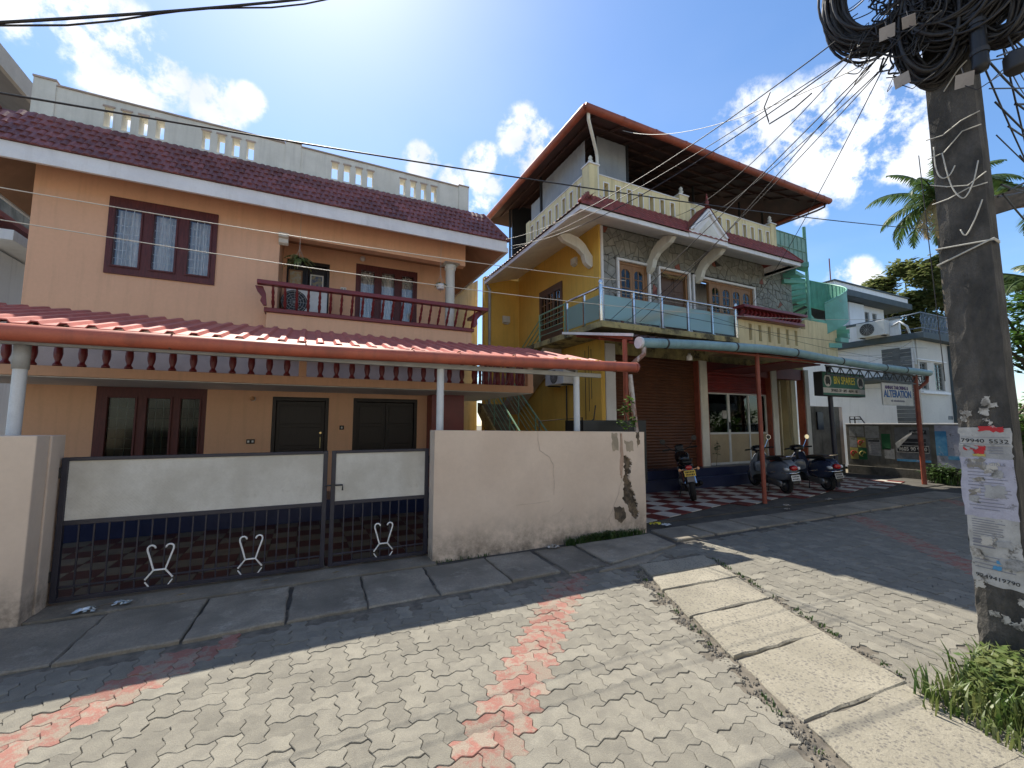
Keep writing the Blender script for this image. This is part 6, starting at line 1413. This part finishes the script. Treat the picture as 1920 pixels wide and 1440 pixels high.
def pposter(u0,u1,z0,z1,m,k,sk=0.0,name='poster',jag=.006):
    o = -.003-.0016*k; n = 7; P = []
    for a, b in (((u0,z0),(u1,z0-sk)),((u1,z0-sk),(u1,z1-sk)),((u1,z1-sk),(u0,z1)),((u0,z1),(u0,z0))):
        for q in range(n): t = q/n; P.append((a[0]+(b[0]-a[0])*t+(rnd(-jag,jag) if q else 0), a[1]+(b[1]-a[1])*t+(rnd(-jag,jag) if q else 0)))
    mb = MB(); n = len(P); mb.add([pp(u,o,z) for u,z in P]+[pp(u,o+.0014,z) for u,z in P], [list(range(n)),[n+i for i in range(n)][::-1]]+[[i,n+i,n+(i+1)%n,(i+1)%n] for i in range(n)])
    return mb.build(name, m, UP)
pposter(.015,.245,.56,.80,m_paper,0,.02); pposter(.012,.248,.745,1.02,m_paper,1,.006); pposter(.004,.25,.985,1.375,m_lilac,2,.004); pposter(.008,.25,1.36,1.47,m_oldpaper,1); pposter(.012,.252,1.455,1.575,m_paper,3)
pposter(.11,.225,1.55,1.585,m_redprint,4,0,jag=.008); pposter(.03,.13,1.425,1.46,m_redprint,3,0,jag=.006); pposter(.075,.125,1.40,1.43,m_redprint,4,0,jag=.006); pposter(.07,.13,1.385,1.40,m_yellowprint,4,0,jag=.003)
pposter(.13,.20,.695,.715,m_blueprint,3,.004,jag=.002); pposter(.11,.15,.655,.68,m_blueprint,3,.002,jag=.004)
for k in range(12):
    u, z = rnd(.0,.17), rnd(.5,1.5); w = rnd(.04,.10); pposter(u,min(.255,u+w),z,z+w*rnd(.3,1.1),m_oldpaper if k % 2 else m_flake,4,rnd(-.02,.02),'torn_scrap',.010)
PR_ = (R(90),0,math.atan2(pu.y,pu.x))
def ptext(s,u,z,size,m,k,sx=1.0,tilt=0,bold=0): 
    q = text(s, pp(u,-.004-.0016*k,z), size, PR_, m, UP, sx=sx, ext=.0008, bold=bold); q.rotation_euler = (R(90), R(tilt), PR_[2]); return q
ptext('79940', .075,1.487,.036,m_ink,4,1.25,1); ptext('5532', .195,1.484,.036,m_ink,4,1.25,1)
ptext('9249419790', .125,.595,.034,m_ink,1,1.15,5)
ptext('NEEDED GIRLS', .12,1.335,.026,m_greyink,3,1.1,1)
ln = MB()
def pline(u0,u1,z,h,k,sk=0): 
    o = -.0055-.0016*k; ln.add([pp(u0,o,z),pp(u1,o,z-sk),pp(u1,o,z-sk+h),pp(u0,o,z+h)], [[0,1,2,3]])
for r in range(13): pline(.03+rnd(0,.02),.20+rnd(-.05,.04),1.30-r*.022,.0045,2,.002)
for r in range(10): pline(.035,.17+rnd(-.03,.02),.965-r*.016,.005,1,.004)
for r in range(3): pline(.03,.12+rnd(-.03,.08),.83-r*.02,.009,1,.004)
for r in range(4): pline(.03,.2+rnd(-.05,.03),.73-r*.025,.005,0,.01)
pline(.016,.246,1.465,.003,3); pline(.016,.246,1.51,.002,3)
for r in range(3): pline(.145,.21,1.44-r*.018,.006,1)
ln.build('print_line', m_greyink, UP, each=True)
for k in range(16):
    u, z = rnd(.01,.22), rnd(1.58,1.78) if k < 9 else rnd(.28,.52); w = rnd(.015,.05); pposter(u,min(.25,u+w),z,z+w*rnd(.5,1.4),m_flake,2,rnd(-.01,.01),'torn_scrap',.008)
cl = MB()
for z, dz in ((2.86,-.03),(2.74,.10)):
    cl.tube([pp(-.01,.1,z-.01),pp(-.012,-.012,z),pp(Wd/2,-.012,z+dz*.5),pp(Wd+.01,-.01,z+dz),pp(Wd+.012,.1,z+dz)], .006, 6)
for z, a, b in ((3.55,0,.10),(3.35,.06,-.04),(3.7,.02,.05),(3.2,0,.03)): cl.tube([pp(-.01,-.008,z),pp(.08,-.02,z-a),pp(.18,-.022,z-a+b),pp(Wd+.008,-.008,z+b)], .004, 5)
cl.build('tie_wire', m_cablegrey, UP, each=True)
wl = MB()
for P in ([(.03,-.02,3.62),(.035,-.04,3.45),(.06,-.045,3.36),(.10,-.04,3.36),(.13,-.03,3.42)], [(.07,-.02,3.55),(.10,-.035,3.30),(.14,-.045,3.18),(.17,-.04,3.17),(.21,-.03,3.26),(.24,-.02,3.4)], [(.125,-.03,2.95),(.15,-.035,2.90),(.20,-.03,3.0),(.24,-.02,3.12)], [(.11,-.02,4.0),(.19,-.03,4.1),(.24,-.03,4.14)]):
    wl.tube(smooth_path([Vector(pp(*p)) for p in P]), .0042, 6)
wl.build('loose_lead', m_cablegrey, UP, smooth=True, each=True)
# coils of spare cable
def coil(c, rx, rz, n, yaw, tilt, lab, seed, r=.008, sprd=.05):
    rg = random.Random(seed); mb = MB(); M3 = Matrix.Rotation(yaw, 3, 'Z') @ Matrix.Rotation(tilt, 3, 'X')
    for k in range(n):
        o = Vector((rg.gauss(0,sprd*.5),rg.gauss(0,sprd),rg.gauss(0,sprd*.5))); f = rg.uniform(.82,1.05); P = []
        for a in range(30):
            t = a/30*6.283; P.append(Vector(c) + M3 @ (Vector((rx*f*math.cos(t), .02*math.sin(3*t+k), rz*f*math.sin(t)))+o))
        mb.tube(P, r*rg.uniform(.8,1.3), 6, True)
    return tag(mb.build('cable_coil', m_cable, smooth=True), lab, 'cable coil')
yw = math.atan2(pu.y,pu.x)
coil((3.92,1.51,5.02), .29, .42, 110, yw+.25, .15, 'large black cable coil hanging at the upper left of the pole', 1, .010, .055)
coil((4.01,1.26,4.48), .15, .34, 60, yw+.15, .1, 'medium black cable coil hugging the left edge of the pole', 2, .010, .05)
coil((4.0,1.08,4.68), .26, .36, 110, yw, .1, 'black cable coil high across the face of the pole', 3, .011, .07)
coil((4.05,.93,4.42), .13, .26, 40, yw-.1, .1, 'small thick cable coil on the right of the pole', 4, .010, .05)
tg = MB(); rg = random.Random(17)
for k in range(170):
    a = Vector((3.86+rg.uniform(-.05,.1), 1.26+rg.uniform(-.15,.22), 4.62+rg.uniform(-.2,.6))); P = [a]
    for q in range(6): P.append(P[-1]+Vector((rg.uniform(-.04,.04),rg.uniform(-.12,.12),rg.uniform(-.14,.12))))
    tg.tube(smooth_path(P), rg.uniform(.0025,.007), 5)
tag(tg.build('cable_tangle', m_cable, smooth=True), 'tangle of thin black leads between the cable coils on the pole', 'cables')
BX = thing('splice_closure', 'black cylinder splice box strapped near the top of the pole', 'splice box', (3.96,1.02,4.0))
MB().lathe([(.0,3.93),(.035,3.94),(.045,3.97),(.042,4.0),(.042,4.32),(.046,4.34),(.03,4.37),(.0,4.38)], (3.95,1.015,0), 14).build('body', m_black, BX, smooth=True); MB().lathe([(.048,4.05),(.048,4.08)], (3.95,1.015,0), 14).lathe([(.048,4.26),(.048,4.29)], (3.95,1.015,0), 14).build('clamp', m_dark, BX)
JB = thing('round_junction_box', 'small round dark junction box hanging right of the pole', 'junction box', (4.05,.88,3.93)); MB().lathe([(.05,-.06),(.06,-.04),(.06,.05),(.04,.07)], (4.05,.885,3.93), 14).build('body', m_dark, JB, smooth=True); MB().tube([(4.05,.885,4.0),(4.04,.92,4.2)], .006, 5).build('lead', m_cable, JB)
def ctag(c, s, rz, rx, lab):
    c = (c[0]*.93, c[1]*.93, 1.6+(c[2]-1.6)*.93)
    t = thing('cable_tag', lab, 'tag', c); q = Matrix.Rotation(rz,3,'Z') @ Matrix.Rotation(-rx*.6-.25,3,'Y') @ Matrix.Rotation(rx*.7-.1,3,'X'); MB().obox(c, .003, s, s*.95, q).build('plate', m_tag, t)
    MB().tube([Vector(c)+Vector((0,0,s*.45)),Vector(c)+Vector((.01,.01,s*.45+.06))], .003, 4).tube([Vector(c)-Vector((0,0,s*.45)),Vector(c)+Vector((0,-.05,-s-.02)),Vector(c)+Vector((.02,-.16,-s*.8))], .003, 5).build('lead', m_cable, t)
ctag((3.84,1.44,4.55), .085, yw+1.7, .35, 'grey square cable tag in front of the largest coil'); ctag((3.89,1.33,4.56), .075, yw+1.2, .8, 'tilted bright cable tag between two coils'); ctag((3.88,1.395,4.14), .082, yw+1.65, .08, 'grey square cable tag dangling left of the pole against the sky'); ctag((3.96,1.10,3.94), .085, yw+1.55, .5, 'pinkish square cable tag on the pole face')
# ---------------------------------------------------------------- overhead cables
def cable(pts, r, lab, m=m_cable, group='overhead cables'):
    return tag(MB().tube(pts, r, 6).build('overhead_cable', m, smooth=True), lab, 'cable', group)
cable(sag((-9,4.6,3.65),(16,4.6,6.75),.34,40), .0085, 'thick black cable crossing from the left house roof to behind the pole')
cable(sag((-6,3.5,2.2),(3.0,3.5,7.1),.46,30), .009, 'thick twisted cable at the top left corner of the sky')
cable([(p.x, p.y+.012*math.sin(i*1.3), p.z+.014*math.cos(i*1.1)+.01) for i, p in enumerate(sag((-6,3.52,2.2),(3.0,3.52,7.1),.475,40))], .006, 'thin strand wound along the top left cable')
cable(sag((-9,4.6,3.75),(4.0,4.6,3.62),.24,30), .0040, 'upper of the two thin pale wires across the orange facade', m_cablegrey)
cable(sag((-9,4.6,3.62),(12,4.6,3.95),.62,40), .0040, 'lower of the two thin pale wires across the orange facade', m_cablegrey)
A0 = (3.80,1.68,4.74); A1 = (3.83,1.60,4.56); A2 = (3.87,1.52,4.42); A3 = (3.89,1.48,4.34)
cable(sag(A0,(3.75,8.18,5.62),.30,24), .0052, 'wire from the pole to the upper tip of the orange house eave')
cable(sag(A1,(3.88,8.18,5.50),.34,24), .0052, 'wire from the pole to just below the tip of the orange eave')
cable(sag(A1,(3.86,8.19,5.40),.18,24), .0042, 'thin wire from the pole to the orange eave fascia end')
cable(sag(A2,(5.60,6.96,3.74),.05,20), .0052, 'wire from the pole to the corner of the teal glass balcony')
cable(sag(A2,(6.41,6.96,3.80),.09,20), .0048, 'wire from the pole to the second post of the teal balcony')
cable(sag(A3,(6.05,6.96,3.78),.14,20), .0042, 'wire from the pole to between the first teal glass panes')
cable(sag(A3,(7.9,6.93,6.20),.16,20), .0048, 'wire from the pole to the tiled eave left of the white gable')
cable(sag(A1,(7.70,7.26,6.56),.28,20), .0048, 'wire from the pole to the pierced yellow parapet')
cable(sag(A2,(5.85,6.70,7.85),.30,20), .0042, 'very thin wire from the pole to the front gutter of the top roof', m_cablegrey)
cable(sag((3.87,1.5,4.30),(9.6,6.96,4.2),.22,20), .0042, 'wire from the pole to the right end of the teal balcony')
cable(sag((5.4,6.2,3.85),(18.4,6.6,4.1),.18,24), .0048, 'thin wire running level from the balcony corner to the white house')
cable(sag((8.0,6.4,3.95),(18.4,6.55,3.6),.20,24), .0042, 'thin wire drooping across the pierced bay to the white house')
for k, (lab, z0, y1, z1, sg_) in enumerate((('thin wire from the bay parapet corner to the grey wall tiles',3.62,7.3,4.1,.10),('thin wire from the blue gutter end up to the slate band',3.2,7.1,4.4,.16),('thin wire sagging before the small cream windows',3.05,6.9,3.55,.22),('lowest thin wire before the white house side',2.75,6.95,3.0,.18))):
    cable(sag((13.9,7.0,z0),(18.45+(1.6 if k == 2 else 0),y1-.1,z1),sg_,16), .0042, lab)
cable(sag((4.05,1.40,3.6),(4.055,1.375,1.9),-.0,10), .003, 'thin blue grey wire hanging straight down left of the pole')
rg = random.Random(31)
for k in range(26):
    a = (4.14+rg.uniform(-.05,.08), 1.02+rg.uniform(-.12,.05), rg.uniform(3.1,4.6)); b = (rg.uniform(9,15), rg.uniform(.1,2.6), rg.uniform(3.2,9.0))
    cable(sag(a,b,rg.uniform(.05,.7),14), rg.uniform(.003,.007), 'one of the many crossing wires right of the pole', m_cable, 'crossing wires right of the pole')
cable([(3.70,2.25,4.62),(3.68,2.30,4.50),(3.70,2.28,4.36),(3.69,2.27,4.32),(3.78,2.10,4.38),(3.84,1.98,4.46)], .006, 'short bent loose end of cable dangling left of the pole')
# grass clump at the pole's foot
gr = MB()
for k in range(30):
    a = rnd(0,1); tuft(gr, 3.35+a*.75+rnd(-.1,.08), 1.22-a*.10+rnd(-.30,.10), 52, .24-.06*(k%3), .16, 300+k)
leaves(gr, (3.78,1.08,.14), (.36,.26,.15), 1300, .05, 9, .1)
stuff(tag(gr.build('grass_clump', m_grass), 'bright green grass and weeds growing at the foot of the utility pole', 'grass'))
gj = MB()
for k in range(60): y = rnd(.6,3.8); tuft(gj, (drain_r(y)+.05) if k % 3 else drain_l(y)-.04, y, 5, .035, .03, 500+k)
stuff(tag(gj.build('joint_grass', m_darkleaf), 'tiny grass blades in the gaps beside the slanting drain covers', 'grass'))
# ---------------------------------------------------------------- two wheelers
def wheel(parent, y, r, w, spokes=True):
    rim = MB().lathe([(r*.62,-w*.32),(r*.70,-w*.42),(r*.70,w*.42),(r*.62,w*.32)], (0,y,r), 28, 'x', cap=False).lathe([(.035,-w*.7),(.05,-w*.4),(.05,w*.4),(.035,w*.7)], (0,y,r), 12, 'x')
    if spokes:
        for k in range(6): a = k*1.047; rim.bar((0,y+.04*math.cos(a),r+.04*math.sin(a)),(0,y+r*.66*math.cos(a),r+r*.66*math.sin(a)),.03,.018,(1,0,0))
    else: rim.lathe([(r*.62,-w*.1),(.05,-w*.25),(.05,w*.25),(r*.62,w*.1)], (0,y,r), 24, 'x', cap=False)
    o = rim.build('wheel', m_alu, parent, local=True)
    P = [(r*.70,-w*.42),(r*.84,-w*.5),(r*.94,-w*.44),(r*.99,-w*.2),(r,0),(r*.99,w*.2),(r*.94,w*.44),(r*.84,w*.5),(r*.70,w*.42)]
    MB().lathe(P, (0,y,r), 32, 'x', cap=False).build('tyre', m_rubber, o, local=True, smooth=True); return o
def plate(parent, y, z, w, h, m, tilt, rows=2, seed=0):
    q = MB(); M3 = Matrix.Rotation(tilt, 3, 'X'); q.obox((0,y,z), w, .006, h, M3); p = q.build('number_plate', m, parent, local=True)
    mk = MB(); rg = random.Random(seed)
    for r in range(rows):
        x = -w*.38
        while x < w*.36:
            c = rg.uniform(.014,.024); mk.obox(Vector((0,y,z)) + M3 @ Vector((x+c/2,-.0045,h*(.22-.44*r))), c, .002, h*.26, M3); x += c+.010
    mk.build('worn_characters', m_ink, p, local=True)
def mirror(parent, s, x, y, z, z2, m=m_black, mg=m_mirror):
    o = MB().tube([(s*x*.6,y,z),(s*x*.85,y-.01,z+(z2-z)*.6),(s*x,y-.02,z2)], .007, 6).lathe([(.058,0),(.060,.012),(.045,.03),(.0,.036)], (s*x,y-.03,z2+.02), 16, 'y').build('mirror', m, parent, local=True)
    MB().lathe([(.052,-.003),(.052,-.001)], (s*x,y-.03,z2+.02), 16, 'y').build('mirror_glass', mg, o, local=True)
def motorcycle(loc, rz, lean):
    t = thing('motorcycle', 'black motorcycle with yellow number plate seen from behind by the brown shutter', 'motorcycle', loc, rz); t.rotation_euler = (0, lean, rz)
    wheel(t, 0, .30, .11); wheel(t, 1.28, .30, .095)
    MB().tube([(.10,.0,.30),(.10,.45,.36)], .018, 6).tube([(-.10,.0,.30),(-.10,.45,.36)], .018, 6).tube([(0,.42,.36),(0,.5,.25),(0,.85,.25),(0,1.02,.80)], .024, 8).tube([(0,.42,.36),(0,.40,.66),(0,1.02,.84)], .022, 8).tube([(.09,.40,.64),(.09,-.1,.70)], .015, 6).tube([(-.09,.40,.64),(-.09,-.1,.70)], .015, 6).build('frame', m_black, t, local=True)
    for s in (-1,1): MB().tube([(s*.11,.02,.33),(s*.10,.16,.66)], [.028,.026], 8).build('shock_absorber', m_chrome, t, local=True)
    en = MB().loft([(.50,0,.34,.12,.09,4),(.56,0,.35,.15,.12,4),(.72,0,.36,.15,.12,4),(.84,0,.36,.10,.09,4)])
    for k in range(6): en.box(-.09,.09,.60,.78,.48+k*.03,.495+k*.03)
    en.lathe([(.10,-.17),(.10,.17)], (0,.58,.34), 16, 'x').build('engine', m_alu, t, local=True)
    MB().tube([(.07,.80,.52),(.08,.92,.40),(.12,.80,.22),(.15,.45,.22),(.17,.25,.26)], .022, 8).tube([(.17,.28,.26),(.18,-.15,.36)], [.045,.05], 12).build('exhaust', m_black, t, local=True, smooth=True)
    MB().loft([(.52,0,.78,.05,.05,2.4),(.58,0,.80,.12,.09,2.4),(.75,0,.84,.155,.12,2.6),(.92,0,.85,.14,.11,2.4),(1.02,0,.85,.07,.06,2.2)], 20).build('tank', m_gloss, t, local=True, smooth=True)
    MB().loft([(-.18,0,.80,.08,.025,2.6),(-.10,0,.81,.11,.04,2.8),(.2,0,.79,.13,.045,3),(.42,0,.76,.12,.045,3),(.56,0,.78,.08,.04,2.6)], 18).build('seat', m_black, t, local=True, smooth=True)
    for s in (-1,1): MB().loft([(-.22,s*.05,.72,.02,.03,2.4),(-.05,s*.09,.71,.035,.06,2.6),(.25,s*.12,.66,.03,.08,2.6),(.42,s*.11,.64,.015,.06,2.4)], 12).build('side_panel', m_gloss, t, local=True, smooth=True)
    MB().loft([(-.30,0,.73,.05,.02,2.6),(-.22,0,.75,.08,.04,2.6),(-.08,0,.76,.09,.04,2.6)], 14).build('tail', m_gloss, t, local=True, smooth=True)
    MB().tube([(.10,.0,.80),(.12,-.14,.85),(.08,-.24,.86),(-.08,-.24,.86),(-.12,-.14,.85),(-.10,.0,.80)], .012, 8).build('grab_rail', m_black, t, local=True)
    MB().loft([(-.335,0,.70,.045,.03,2.4),(-.31,0,.70,.065,.045,2.4),(-.28,0,.71,.06,.04,2.4)], 14).build('tail_light', m_redlens, t, local=True, smooth=True)
    MB().add([(-.075,-.34,.42),(.075,-.34,.42),(.075,-.30,.70),(-.075,-.30,.70),(-.075,-.32,.42),(.075,-.32,.42),(.075,-.28,.70),(-.075,-.28,.70)], [[0,1,2,3],[4,7,6,5],[0,4,5,1],[1,5,6,2],[2,6,7,3],[3,7,4,0]]).build('rear_mudguard', m_bluepaint, t, local=True, bevel=.006)
    plate(t, -.352, .595, .21, .115, m_yplate, R(-8), 2, 3)
    for s in (-1,1): MB().tube([(s*.05,-.26,.66),(s*.15,-.27,.665)], .010, 6).lathe([(.022,-.02),(.032,.0),(.022,.03)], (s*.175,-.28,.667), 10, 'y').build('indicator', m_amber, t, local=True, smooth=True)
    for s in (-1,1): MB().tube([(s*.09,1.28,.30),(s*.09,1.0,.95)], .024, 8).build('fork', m_chrome, t, local=True)
    MB().tube([(0,1.28-.33*math.sin(a*.25),.30+.33*math.cos(a*.25)) for a in range(-4,7)], .045, 8).build('front_mudguard', m_gloss, t, local=True)
    MB().tube([(-.36,.86,1.02),(-.20,.92,1.02),(-.10,.98,.98),(.10,.98,.98),(.20,.92,1.02),(.36,.86,1.02)], .013, 8).build('handlebar', m_black, t, local=True)
    for s in (-1,1): MB().tube([(s*.24,.905,1.02),(s*.37,.855,1.02)], .019, 8).tube([(s*.22,.94,1.02),(s*.36,.92,1.0)], .006, 5).build('grip', m_rubber, t, local=True)
    MB().loft([(.98,0,.93,.09,.09,2.4),(1.05,0,.92,.11,.11,2.4),(1.12,0,.90,.09,.09,2.2),(1.15,0,.90,.05,.05,2)], 18).build('headlight', m_black, t, local=True, smooth=True)
    MB().loft([(.99,0,1.03,.09,.03,3),(1.03,0,1.06,.10,.05,3),(1.07,0,1.06,.08,.04,3)], 14).build('instrument_cowl', m_black, t, local=True, smooth=True)
    for s in (-1,1): mirror(t, s, .34, .90, 1.03, 1.20, m_black, m_black)
    MB().tube([(-.12,.45,.3),(-.24,.40,.03)], .012, 6).build('side_stand', m_black, t, local=True)
    MB().lathe([(.07,-.13),(.07,-.12)], (0,0,.30), 18, 'x').tube([(-.11,0,.37),(-.11,.55,.41)], .006, 4).tube([(-.11,0,.23),(-.11,.55,.29)], .006, 4).build('chain', m_dark, t, local=True)
    return t
motorcycle((7.22,6.42,.036), R(-42), R(-9))
def scooter(loc, rz, lean, lab, paint, deck, lens_plate, mirrors, seed):
    t = thing('scooter', lab, 'scooter', loc, rz, 'scooters parked on the tiled forecourt'); t.rotation_euler = (0, lean, rz)
    wheel(t, 0, .215, .10, False); wheel(t, 1.22, .215, .10)
    # rounded rear body, wide at the cowls, narrow at the tail
    MB().loft([(-.36,0,.56,.06,.06,2.2),(-.32,0,.57,.12,.13,2.3),(-.20,0,.54,.19,.20,2.4),(.0,0,.51,.225,.235,2.5),(.2,0,.50,.215,.23,2.5),(.36,0,.48,.17,.20,2.6),(.44,0,.46,.12,.15,2.8)], 24).build('rear_body', paint, t, local=True, smooth=True)
    MB().loft([(-.365,0,.62,.05,.03,2.6),(-.30,0,.70,.085,.035,2.6),(-.18,0,.755,.10,.02,2.6),(-.05,0,.765,.08,.01,2.6)], 16).build('tail_panel', deck, t, local=True, smooth=True)
    for s in (-1,1): MB().tube([(s*.205,.22,.47),(s*.232,.08,.49),(s*.222,-.06,.52)], .016, 6).build('cowl_trim', m_chrome, t, local=True, smooth=True)
    MB().loft([(-.20,0,.79,.09,.03,2.6),(-.12,0,.80,.13,.05,2.8),(.15,0,.79,.15,.055,3),(.40,0,.77,.13,.05,2.8),(.50,0,.75,.07,.03,2.6)], 20).build('seat', m_black, t, local=True, smooth=True)
    MB().tube([(.10,-.02,.80),(.13,-.18,.83),(.10,-.33,.86),(-.10,-.33,.86),(-.13,-.18,.83),(-.10,-.02,.80)], .012, 8).build('grab_rail', m_chrome, t, local=True)
    MB().loft([(-.415,0,.595,.04,.03,2.4),(-.395,0,.60,.075,.05,2.5),(-.34,0,.61,.085,.06,2.5)], 16).build('tail_light', m_redlens, t, local=True, smooth=True)
    for s in (-1,1): MB().loft([(-.37,s*.12,.58,.02,.022,2.2),(-.33,s*.135,.585,.04,.035,2.2),(-.27,s*.15,.59,.03,.03,2.2)], 10).build('indicator', m_whitelens, t, local=True, smooth=True)
    MB().tube([(.19,-.22,.505),(.12,-.36,.50),(.0,-.425,.50),(-.12,-.36,.50),(-.19,-.22,.505)], .011, 8).build('rear_bumper', m_chrome, t, local=True, smooth=True)
    MB().add([(-.07,-.39,.26),(.07,-.39,.26),(.08,-.35,.50),(-.08,-.35,.50),(-.07,-.36,.26),(.07,-.36,.26),(.08,-.31,.50),(-.08,-.31,.50)], [[0,1,2,3],[4,7,6,5],[0,4,5,1],[1,5,6,2],[2,6,7,3],[3,7,4,0]]).build('rear_mudguard', m_black, t, local=True, bevel=.008)
    plate(t, -.395, .395, .19, .12, lens_plate, R(-8), 2, seed)
    # floor board, apron, front
    MB().loft([(.38,0,.24,.14,.05,4),(.55,0,.21,.19,.035,5),(.85,0,.21,.19,.035,5),(.98,0,.27,.17,.06,4)], 18).build('floor_board', m_black, t, local=True, smooth=True)
    ap = MB(); nz, nx = 10, 12
    def apx(i, j, o=0): 
        z = .24+.62*j/nz; w = .20+.06*math.sin(math.pi*j/nz)-.09*(j/nz)**3; s = -1+2*i/nx; return (w*s, .97+.05*(1-j/nz)-.10*(j/nz)-.06*s*s+o, z)
    for j in range(nz):
        for i in range(nx): ap.face(apx(i,j),apx(i+1,j),apx(i+1,j+1),apx(i,j+1)); ap.face(apx(i,j+1,.03),apx(i+1,j+1,.03),apx(i+1,j,.03),apx(i,j,.03))
    apo = ap.build('front_apron', paint, t, local=True, smooth=True)
    MB().tube([apx(0,j,.015) for j in range(nz+1)], .014, 8).tube([apx(nx,j,.015) for j in range(nz+1)], .014, 8).build('apron_trim', m_chrome, apo, local=True, smooth=True)
    MB().loft([(.80,0,.52,.12,.10,4),(.86,0,.53,.15,.13,4),(.91,0,.54,.15,.13,4)], 14).build('glove_box', m_silver, t, local=True, bevel=.0, smooth=True)
    MB().tube([(0,1.0,.5),(0,.90,.92)], [.06,.05], 10).build('steering_column', m_black, t, local=True, smooth=True)
    MB().loft([(.74,0,.95,.10,.04,2.6),(.82,0,.97,.15,.065,2.8),(.92,0,.97,.14,.075,2.6),(1.02,0,.96,.09,.07,2.3),(1.06,0,.955,.05,.05,2)], 20).build('handlebar_cowl', m_gloss, t, local=True, smooth=True)
    MB().lathe([(.07,0),(.06,.02),(.0,.03)], (0,1.045,.955), 18, 'y').build('headlight', m_whitelens, t, local=True, smooth=True)
    MB().tube([(-.34,.80,.965),(-.14,.87,.965),(.14,.87,.965),(.34,.80,.965)], .013, 8).build('handlebar', m_black, t, local=True)
    for s in (-1,1): MB().tube([(s*.22,.845,.965),(s*.35,.797,.965)], .019, 8).tube([(s*.2,.90,.96),(s*.34,.87,.945)], .006, 5).build('grip', m_rubber, t, local=True)
    for s in mirrors: mirror(t, s, .27, .84, .985, 1.20, m_chrome, m_mirror if seed == 6 else m_black)
    MB().loft([(1.0,0,.36,.06,.08,2.4),(1.10,0,.40,.095,.10,2.4),(1.24,0,.38,.10,.10,2.4),(1.38,0,.31,.08,.07,2.3),(1.44,0,.26,.04,.03,2)], 18).build('front_mudguard', paint, t, local=True, smooth=True)
    MB().tube([(.15,.35,.22),(.16,.12,.24)], .02, 8).tube([(.17,.18,.25),(.17,-.18,.29)], [.05,.055], 12).build('exhaust', m_alu, t, local=True, smooth=True)
    MB().loft([(-.10,-.14,.24,.03,.06,3),(.05,-.15,.25,.05,.08,3),(.30,-.14,.26,.05,.07,3),(.42,-.12,.26,.03,.05,3)], 14).build('engine_case', m_alu, t, local=True, smooth=True)
    MB().tube([(-.12,.42,.2),(-.2,.36,.03)], .011, 6).build('side_stand', m_black, t, local=True)
    return t
scooter((9.86,6.16,.036), R(-25), R(-6), 'grey scooter with white number plate beside the middle red post', m_silver, m_silver, m_wplate, (1,), 5)
scooter((11.15,5.98,.036), R(-24), R(-6), 'dark blue scooter with round mirror nearest the green sign post', m_bluepaint, m_bluepaint, m_greysteel, (1,), 6)
PT = thing('potted_sprig', 'small leafy sprig growing at the foot of the shop door frame', 'plant', (9.75,7.95,.5)); MB().tube([(9.78,7.92,.49),(9.8,7.9,.8),(9.82,7.9,1.15)], .006, 5).build('stem', m_bark, PT); lf = MB(); leaves(lf, (9.8,7.9,.95), (.09,.07,.28), 50, .08, 5); lf.build('foliage', m_darkleaf, PT)
